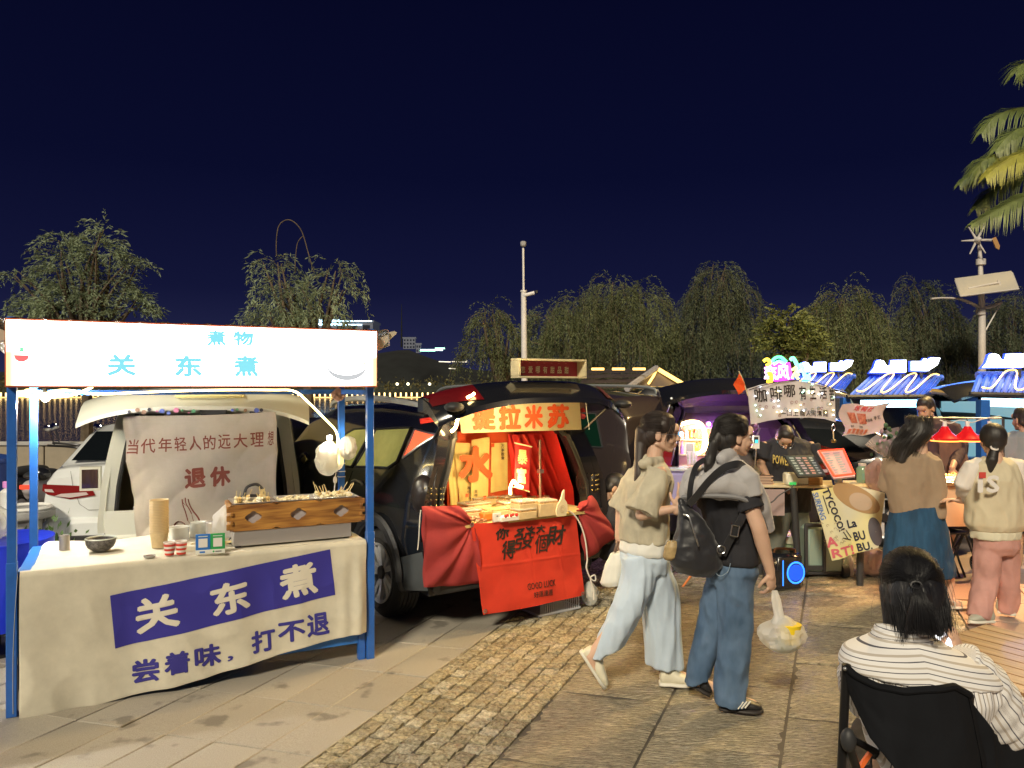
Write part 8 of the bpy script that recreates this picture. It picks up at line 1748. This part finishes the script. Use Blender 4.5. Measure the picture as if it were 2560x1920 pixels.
 # ------------------------------------------------------------------ blue roofed stalls, hut, poles, lakeside, far left
m_btile=mat('blue_roof_tile',(.02,.08,.50),.45,var=.25,vs=6);m_sign=glow('white_sign_light',(.78,.88,1.),4.);m_bbox=mat('sign_back',(.02,.05,.5),.5,emit=(.02,.06,.9),es=1.1);m_rope=glow('rope_light',(1.,.62,.16),1.7)
SG1=[(0,31),(10,20),(16,3),(23,0),(31,3),(38,14),(51,13),(53,1),(87,0),(87,30)];SG2=[(104,3),(131,3),(136,-4),(142,1),(153,-6),(172,-5),(165,12),(142,27),(104,26)]
def blue_stall(label,x0,y0,Y,k,npost,ridge=None,eave=None):
 t=thing('blue_roof_stall',label,'stall',(P(x0+90*k,1000,Y).x,Y,0),0,'blue roofed stalls');q=lambda px,py,yy=None:P(px,py,yy or Y)-t.location
 for sg in(SG1,SG2):
  b=MB();pl=[q(x0+a*k,y0+c*k)for a,c in sg];b.prism([(p.x,p.z)for p in pl],(0,0,0),(1,0,0),(0,0,1),(0,.06,0));s_=b.build('glowing_sign',m_sign,t)
  cx_=sum(p.x for p in pl)/len(pl);cz_=sum(p.z for p in pl)/len(pl);MB().prism([(cx_+(p.x-cx_)*1.06,cz_+(p.z-cz_)*1.14)for p in pl],(0,.065,0),(1,0,0),(0,0,1),(0,.05,0)).build('sign_back',m_bbox,s_)
 for px in(x0+82*k,x0+128*k,x0+148*k):a=q(px,y0+28*k,Y+.05);MB().box((a.x,.09,a.z-.12),(.03,.03,.26)).build('sign_strut',m_plastic,t)
 e0,e1,r0,r1=[q(*p)for p in(eave or((x0-62*k,y0+92*k,Y-1.3),(x0+142*k,y0+91*k,Y-1.3)))]+[q(*p)for p in(ridge or((x0-10*k,y0+44*k,Y+.2),(x0+177*k,y0+45*k,Y+.2)))]
 N=15
 for i in range(N):
  a,b_=e0.lerp(e1,(i+.04)/N),e0.lerp(e1,(i+.96)/N);c,d=r0.lerp(r1,(i+.04)/N),r0.lerp(r1,(i+.96)/N);m=MB();up=Vector((0,-.01,.035));mdl=(a+b_)/2+up;mdr=(c+d)/2+up
  m.add([a,mdl,b_,c,mdr,d],[(0,1,4,3),(1,2,5,4)]);m.build('roof_tile_row',m_btile,t,None)
 MB().tube([r0,r1],.05,8).build('ridge',m_btile,t);MB().tube([e0,e1],.03,6).build('eave_board',m_plastic,t)
 pts=[]
 for i in range(3):
  u_=.08+i*.30;pts+=[e0.lerp(e1,u_).lerp(r0.lerp(r1,u_),.08),e0.lerp(e1,u_+.09).lerp(r0.lerp(r1,u_+.13),.10),e0.lerp(e1,u_+.16).lerp(r0.lerp(r1,u_+.16),.93),e0.lerp(e1,u_+.26).lerp(r0.lerp(r1,u_+.26),.95)]
 MB().tube(smooth_path([p+Vector((0,-.05,.06))for p in pts],5),.010,6).build('rope_light',m_rope,t)
 for i in range(npost):
  for yy in(-1.2,.6):a=e0.lerp(e1,i/max(1,npost-1)*.96+.02);MB().box((a.x+(.35 if yy>0 else 0),yy,1.0-.18),(.10,.10,1.66)).build('post',m_blue,t)
 MB().box(((e0.x+e1.x)/2+.5,.55,1.0),(abs(e1.x-e0.x)*.95,.05,1.2)).build('rear_wall',mat('glowing_booth_wall',(.45,.6,.65),.6,emit=(.30,.65,.75),es=.3),t)  # wall emits its own glow in place of light inside the booth
 MB().box(((e0.x+e1.x)/2,-1.0,.55),(abs(e1.x-e0.x)*.9,.5,.85)).build('counter',m_blue2,t)
 sv=MB();a,b_=e0+Vector((.35,.3,-.10)),e1+Vector((0,.3,-.10))
 for i in range(20):c=a.lerp(b_,i/19);sv.box(c,(.05,.04,.10))
 tag(sv.build('led_fringe',glow('cold_led_light',(.5,.85,1.),2.2),t),kind='stuff')
 l=bpy.data.lights.new('stall_light','AREA');l.energy=7;l.color=(.10,.25,1.);l.size=1.6;l.shape='RECTANGLE';l.size_y=.5;o=bpy.data.objects.new('light',l);COL.objects.link(o);o.parent=t;o.location=(0,-.7,q(x0,y0+10*k).z+.2);o.rotation_euler=(-.45,0,0)
 return t
blue_stall('blue roofed stall with glowing sign right beside the neon letters',1996,905,14.5,.80,2);blue_stall('blue roofed stall with glowing mountain sign behind the vendor',2179,900,11.5,1.,2);blue_stall('blue roofed stall cut off by the right edge of the view',2462,884,9.8,1.12,3,eave=((2425,985,8.8),(2700,990,8.8)),ridge=((2442,938,10.1),(2720,936,10.1)))
hu=thing('tiled_hut','dark tiled hut with orange light strips behind the cars','hut',(P(1600,960,17).x,17,0));q=lambda px,py,Y=17:P(px,py,Y)-hu.location
m_dt=mat('dark_roof_tile',(.05,.04,.045),.6,var=.3,vs=4)
rl_,rr_,el_,er_=q(1470,925,18.2),q(1641,922,18.2),q(1440,975,16.2),q(1566,972,16.2)
for i in range(12):
 for k_ in range(4):
  a,b_=el_.lerp(er_,(i+.03)/12),el_.lerp(er_,(i+.97)/12);c,d=rl_.lerp(rr_,(i+.03)/12),rl_.lerp(rr_,(i+.97)/12);s0,s1=k_/4,(k_+1.04)/4;up=Vector((0,-.02,.02));m=MB();m.add([a.lerp(c,s0)+up,b_.lerp(d,s0)+up,b_.lerp(d,s1),a.lerp(c,s1)],[(0,1,2,3)]);m.build('tile',m_dt,hu,None)
gx=q(1700,962,18.2);m=MB();m.add([er_,q(1641,922,18.2),gx,q(1641,972,17.2)],[(0,1,3),(1,2,3)]);m.build('gable',mat('hut_gable',(.12,.10,.10),.7),hu,None)
MB().tube([er_+Vector((0,-.1,0)),q(1641,920,18)],.07,6).build('verge',mat('grey_verge',(.3,.3,.35),.6),hu);MB().tube([q(1642,921,18),q(1718,966,18)],.05,6).build('verge_light',m_rope,hu);MB().tube([q(1640,926,18),q(1634,940,17.6),q(1622,958,17)],.03,6).build('loop_light',m_rope,hu)
for a,b_ in((1478,1506),(1528,1558),(1578,1610)):MB().box((q(a,924).lerp(q(b_,922),.5))+Vector((0,-.2,0)),(.27,.06,.05)).build('lamp_strip',m_rope,hu)
MB().box((0.2,1.4,.85),(2.4,1.6,1.7)).build('wall',mat('hut_wall',(.1,.08,.07),.8),hu)
m_galv=mat('white_pole_paint',(.62,.62,.66),.5,var=.1);cpole=thing('camera_pole','tall white pole with a floodlight on top and a camera arm','pole',(P(1313,900,19).x,19,0));q=lambda px,py:P(px,py,19)-cpole.location
MB().tube([(0,0,0),q(1309,728)],[.09,.065],14).build('lower_pole',m_galv,cpole);MB().tube([q(1309,728),q(1308,620)],.028,10).build('upper_pole',m_galv,cpole);MB().lathe([(0,0),(.08,0),(.08,.04),(0,.05)],q(1309,730),14).build('collar',m_galv,cpole)
MB().box(q(1308,610),(.14,.12,.14),ch=.03).build('floodlight',mat('lamp_grey',(.3,.3,.33),.3),cpole)
MB().tube([q(1312,739)+Vector((0,-.08,0)),q(1336,733)+Vector((0,-.10,0))],.045,8).build('camera_arm',m_galv,cpole);MB().box(q(1341,731)+Vector((0,-.1,0)),(.06,.08,.08),ch=.01).build('camera',m_plastic,cpole)
slp=thing('solar_street_lamp','white street lamp pole with solar panel and small wind rotor','street lamp',(P(2455,950,22).x,22,0));q=lambda px,py,d=0.:P(px,py,22+d)-slp.location
m_wp=mat('lit_white_paint',(.60,.57,.55),.5,var=.1,vs=2);MB().tube([(0,0,0),q(2455,780),q(2450,640),q(2447,605)],[.11,.095,.055,.045],14).build('pole',m_wp,slp)
for py in(780,712,655):MB().lathe([(.0,-.08),(.13,-.08),(.13,.08),(0,.08)],q(2452,py),14).build('clamp',m_wp,slp)
pa,pb,pc_,pd=q(2388,700,-.1),q(2402,740,-.7),q(2546,722,-.7),q(2530,681,-.1);m=MB();m.add([pa,pb,pc_,pd]+[p+Vector((0,.03,.05))for p in(pa,pb,pc_,pd)],[(0,1,2,3),(7,6,5,4),(0,4,5,1),(1,5,6,2),(2,6,7,3),(3,7,4,0)]);sp3=m.build('solar_panel',mat('panel_back',(.50,.46,.38),.5),slp)
for a,b_ in((pa,pb),(pb,pc_),(pc_,pd),(pd,pa)):MB().tube([a+Vector((0,-.01,-.01)),b_+Vector((0,-.01,-.01))],.022,4).build('panel_frame',m_wp,sp3)
for a,b_ in(((2420,722),(2450,715)),((2450,715),(2500,706)),((2495,700),(2503,718))):MB().tube([q(*a,-.5),q(*b_,-.5)],.03,6).build('panel_bracket',m_wp,sp3)
MB().tube(smooth_path([q(2452,772),q(2432,760),q(2400,748),q(2360,745),q(2328,747)],6),[.07]*13+[.045]*12,8,flat=.6).build('lamp_arm',m_wp,slp);MB().tube(smooth_path([q(2456,770),q(2480,766),q(2504,755)],5),.05,8).build('short_arm',m_wp,slp);MB().tube([q(2503,757),q(2460,833)],.02,6).build('stay',m_wp,slp)
hb_=q(2443,600,-.35);MB().ball(hb_,(.09,.16,.09),12,8).build('rotor_hub',m_wp,slp);MB().tube([hb_+Vector((0,.1,0)),q(2447,606)],.05,8).build('rotor_neck',m_wp,slp)
for k in range(6):
 a=.05+k*PI/3;d=Vector((math.cos(a),0,math.sin(a)));n_=Vector((-d.z,0,d.x));m=MB();e_=hb_+d*.44;m.add([hb_+n_*.03+d*.05,hb_-n_*.03+d*.05,e_-n_*.012,e_+n_*.012]+[p+Vector((0,.03,0))for p in(hb_+n_*.03+d*.05,hb_-n_*.03+d*.05,e_-n_*.012,e_+n_*.012)],[(0,1,2,3),(7,6,5,4),(0,4,5,1),(1,5,6,2),(2,6,7,3),(3,7,4,0)]);m.build('rotor_blade',m_wp,slp)
MB().tube([hb_+Vector((.1,.05,0)),q(2478,602)],.02,6).build('tail_rod',m_wp,slp);tp=[q(2480,596),q(2490,592),q(2500,615),q(2498,624),q(2490,620)];MB().prism([(p.x,p.z)for p in tp],(0,0,0),(1,0,0),(0,0,1),(0,.03,0)).build('tail_fin',mat('orange_fin',(.45,.25,.10),.5),slp)
bl=thing('balustrade','pale stone balustrade by the lake seen between the blue posts','railing',(P(700,1100,15).x,15,0));m_bal=mat('pale_concrete',(.40,.40,.40),.8,var=.15)
for k in range(9):MB().box((-.9+k*.55,0,.52),(.14,.14,1.04),ch=.01).build('baluster_post',m_bal,bl)
for z in(.50,.92):MB().box((1.3,.0,z),(4.6,.07,.09),ch=.01).build('rail',m_bal,bl)
wl_=thing('low_wall','low beige panel wall behind the white car','wall',(P(150,1150,11).x,11,0));m_bw=mat('beige_panel',(.30,.26,.20),.8,var=.1)
for k in range(8):MB().box((-3+k*.8,0,.48),(.78,.10,.96),ch=.01).build('wall_panel',m_bw,wl_)
MB().box((-.2,0,.985),(6.4,.16,.05),ch=.008).build('coping',m_bal,wl_)
def scooter(label,px,Y,col,yaw):
 t=thing('scooter',label,'scooter',((px-CX)/FPX*Y,Y,0),yaw,'scooters parked by the low wall')
 for y in(0,1.2):w=MB().lathe([(.15,-.05),(.22,-.05),(.25,-.02),(.25,.02),(.22,.05),(.15,.05)],(0,y,.25),24,R3('Y',PI/2)).build('wheel',m_rubber,t);MB().lathe([(0,-.02),(.15,-.03),(.15,.03),(0,.02)],(0,y,.25),16,R3('Y',PI/2)).build('rim',m_alloy,w)
 m_=mat('scooter_'+col[0],col[1],.3,coat=.6);blob('body',[ell((0,.15,.55),(.16,.30,.16)),limb([(0,.4,.35),(0,.8,.28),(0,1.0,.5),(0,1.12,.85)],[.13,.12,.12,.09]),cap((0,-.1,.6),.10,(0,.2,.55),.14)],m_,t,.02,3)
 blob('seat',[ell((0,.15,.74),(.14,.34,.06))],m_plastic,t,.02,2);MB().tube(smooth_path([(-.33,.98,1.02),(-.15,1.08,1.0),(0,1.12,.98),(.15,1.08,1.0),(.33,.98,1.02)],5),.016,8).build('handlebar',m_darkmetal,t)
 for g in(-1,1):MB().tube([(g*.25,1.02,1.0),(g*.32,1.02,1.22)],.008,6).build('mirror_stalk',m_darkmetal,t);MB().ball((g*.33,1.02,1.25),(.07,.02,.045)).build('mirror',m_mirror,t)
 MB().box((0,-.19,.62),(.16,.03,.05),ch=.008).build('tail_light',mat('scooter_tail',(.4,.02,.02),.3,emit=(1,.06,.02),es=.8),t)
scooter('white and red scooter with lit tail light by the low wall',88,9.2,('pale',(.45,.42,.45)),.1);scooter('dark scooter further left behind the blue post',45,9.6,('dark',(.03,.03,.04)),-.15)
bn=thing('blue_bin','tall blue bin at the far left edge','bin',(P(-30,1230,8).x,8,0));MB().lathe([(0,0),(.20,0),(.24,1.0),(.26,1.02),(.26,1.06),(0,1.12)],n=24).build('bin',mat('bin_blue',(.02,.06,.30),.4),bn)
tb2=thing('blue_table','left edge table covered by a bright blue plastic cloth','table',(P(-10,1400,5.2).x,5.2,0));
m=MB();m.grid(lambda s,t:Vector((math.cos(s*2*PI)*(.34+.03*math.sin(s*40)*(1-t))*(1+.12*(1-t)),math.sin(s*2*PI)*.34*(1+.12*(1-t)),.22+.55*t)),80,6);m.build('cloth',mat('blue_plastic_cloth',(.02,.05,.75),.35,bump=.4,bs=9,bdist=.02,thin=.2),tb2);MB().lathe([(0,.772),(.345,.772),(.345,.76)],n=40).build('top',mat('blue_plastic_cloth',(.02,.05,.75)),tb2);MB().lathe([(.02,0),(.16,0),(.16,.02),(.03,.05),(.03,.76)],n=16).build('pedestal',m_plastic,tb2)
bag('plastic_bag','pale clear bag standing on the blue clothed table at far left',Vector((P(5,1290,5.2).x,5.1,.775)),(.22,.2,.26),71,m_clear);t=thing('bottle','white bottle with pink cap behind the clear bag at far left','bottle',Vector((P(2,1260,5.2).x-.02,5.3,.775)));MB().lathe([(0,0),(.05,0),(.05,.30),(0,.34)],n=20).build('body',m_clear,t);MB().lathe([(.03,.33),(.03,.37),(0,.37)],n=14).build('cap',mat('pink_cap',(.6,.25,.6),.4),t)
p_=T(62,1500);rd=thing('round_stool','round pale stone topped stool left of the white car','stool',(P(62,1300,7.2).x,7.2,0));MB().lathe([(0,0),(.18,0),(.15,.1),(.14,.55),(.24,.58),(.25,.60),(.25,.64),(.22,.645),(0,.645)],n=30).build('stool',m_bal,rd);MB().lathe([(.21,.645),(.235,.665),(.21,.685),(.19,.665),(.21,.645)],n=30).build('rim',mat('white_plastic',(.8,.8,.78),.3),rd)
sw2=thing('stone_edging','rough brown stone kerb below the round stool','kerb',(P(75,1340,6.9).x,6.75,0))
for k in range(14):
 mm_=MB();mm_.ball((-.35+(k%5)*.17+rng.uniform(-.02,.02),0,.08+(k//5)*.14),(.09,.10,.075),8,6);mm_.build('stone',mat('brown_stone',(.28,.20,.12),.8,var=.5,vs=9),sw2)
sb_=thing('shrub','small green shrub between the blue post and the white car','shrub',(P(95,1360,6.4).x,6.4,0));pts=[Vector((rng.gauss(0,.13),rng.gauss(0,.13),abs(rng.gauss(.28,.14))+.02))for _ in range(900)]
link('leaves',foliage(pts,[p+Vector((rng.uniform(-.3,.3),rng.uniform(-.3,.3),.1))for p in pts],.06,.014,3),mat('shrub_leaf',(.10,.20,.05),.5,var=.5,vs=20,thin=.3),sb_,None);MB().tube([(0,0,0),(.01,0,.3)],.02,6).build('stem',m_bark,sb_)
pc2=thing('pushchair','black pushchair with spoked wheels behind the girl in pink trousers','pushchair',T(2440,1425));q=lambda px,py,d=0.:P(px,py,7.5+d)-pc2.location
for px,py,r in((2438,1412,.075),(2362,1418,.06),(2455,1405,.075)):
 c=q(px,py,(px-2438)*.004);c.z=r;w=MB().lathe([(r*.86,-.014),(r,-.012),(r,.012),(r*.86,.014)],c,24,R3('Y',PI/2)@R3('X',0)).build('wheel',m_rubber,pc2);w.rotation_euler=(0,0,0)
 sm_=MB()
 for k in range(7):a=k*PI/7;sm_.tube([c+Vector((0,math.cos(a)*r*.88,math.sin(a)*r*.88)),c-Vector((0,math.cos(a)*r*.88,math.sin(a)*r*.88))],.002,4)
 tag(sm_.build('spokes',m_alloy,w),kind='stuff')
for a,b_ in(((2438,1400),(2392,1280)),((2438,1400),(2420,1290)),((2362,1410),(2410,1330)),((2455,1400),(2400,1270)),((2400,1280),(2362,1225))):MB().tube([q(*a),q(*b_)],.010,8).build('frame_tube',m_plastic,pc2)
blob('seat',[ell(q(2395,1310),(.14,.16,.10)),ell(q(2385,1260),(.12,.10,.12))],mat('pushchair_fabric',(.03,.025,.03),.8),pc2,.012,2)
for nm,px in(('first',2352),('second',2366)):
 t=thing('folding_stool',nm+' black folding stool frame from the left under the lamp counter','stool',T(px,1440),.3,'black stool frames')
 for x in(-.12,.12):MB().tube([(x,-.1,.0),(x,.1,.42)],.01,6).build('leg',m_plastic,t);MB().tube([(x*.9,.1,.0),(x*.9,-.1,.42)],.01,6).build('leg',m_plastic,t)
 MB().box((0,0,.43),(.28,.26,.02),ch=.006).build('seat',m_plastic,t)
gl=thing('plaza_lamp','tall golden plaza lamp standing beyond the right edge of the view','street lamp',(6.95,9.5,0))
MB().tube([(0,0,0),(0,0,6.6)],[.09,.05],12).build('pole',m_galv,gl);MB().lathe([(0,6.6),(.10,6.62),(.26,6.75),(.26,6.8),(.1,6.95),(0,7.0)],n=20).build('lantern_cap',m_galv,gl);MB().lathe([(0,6.58),(.10,6.60),(.22,6.73)],n=20).build('lantern_glass',glow('golden_lamp_light',(1.,.62,.2),12.),gl)
l=bpy.data.lights.new('plaza_lamp','POINT');l.energy=2600;l.color=(1,.68,.26);l.shadow_soft_size=.15;o=bpy.data.objects.new('light',l);COL.objects.link(o);o.parent=gl;o.location=(0,0,6.4)
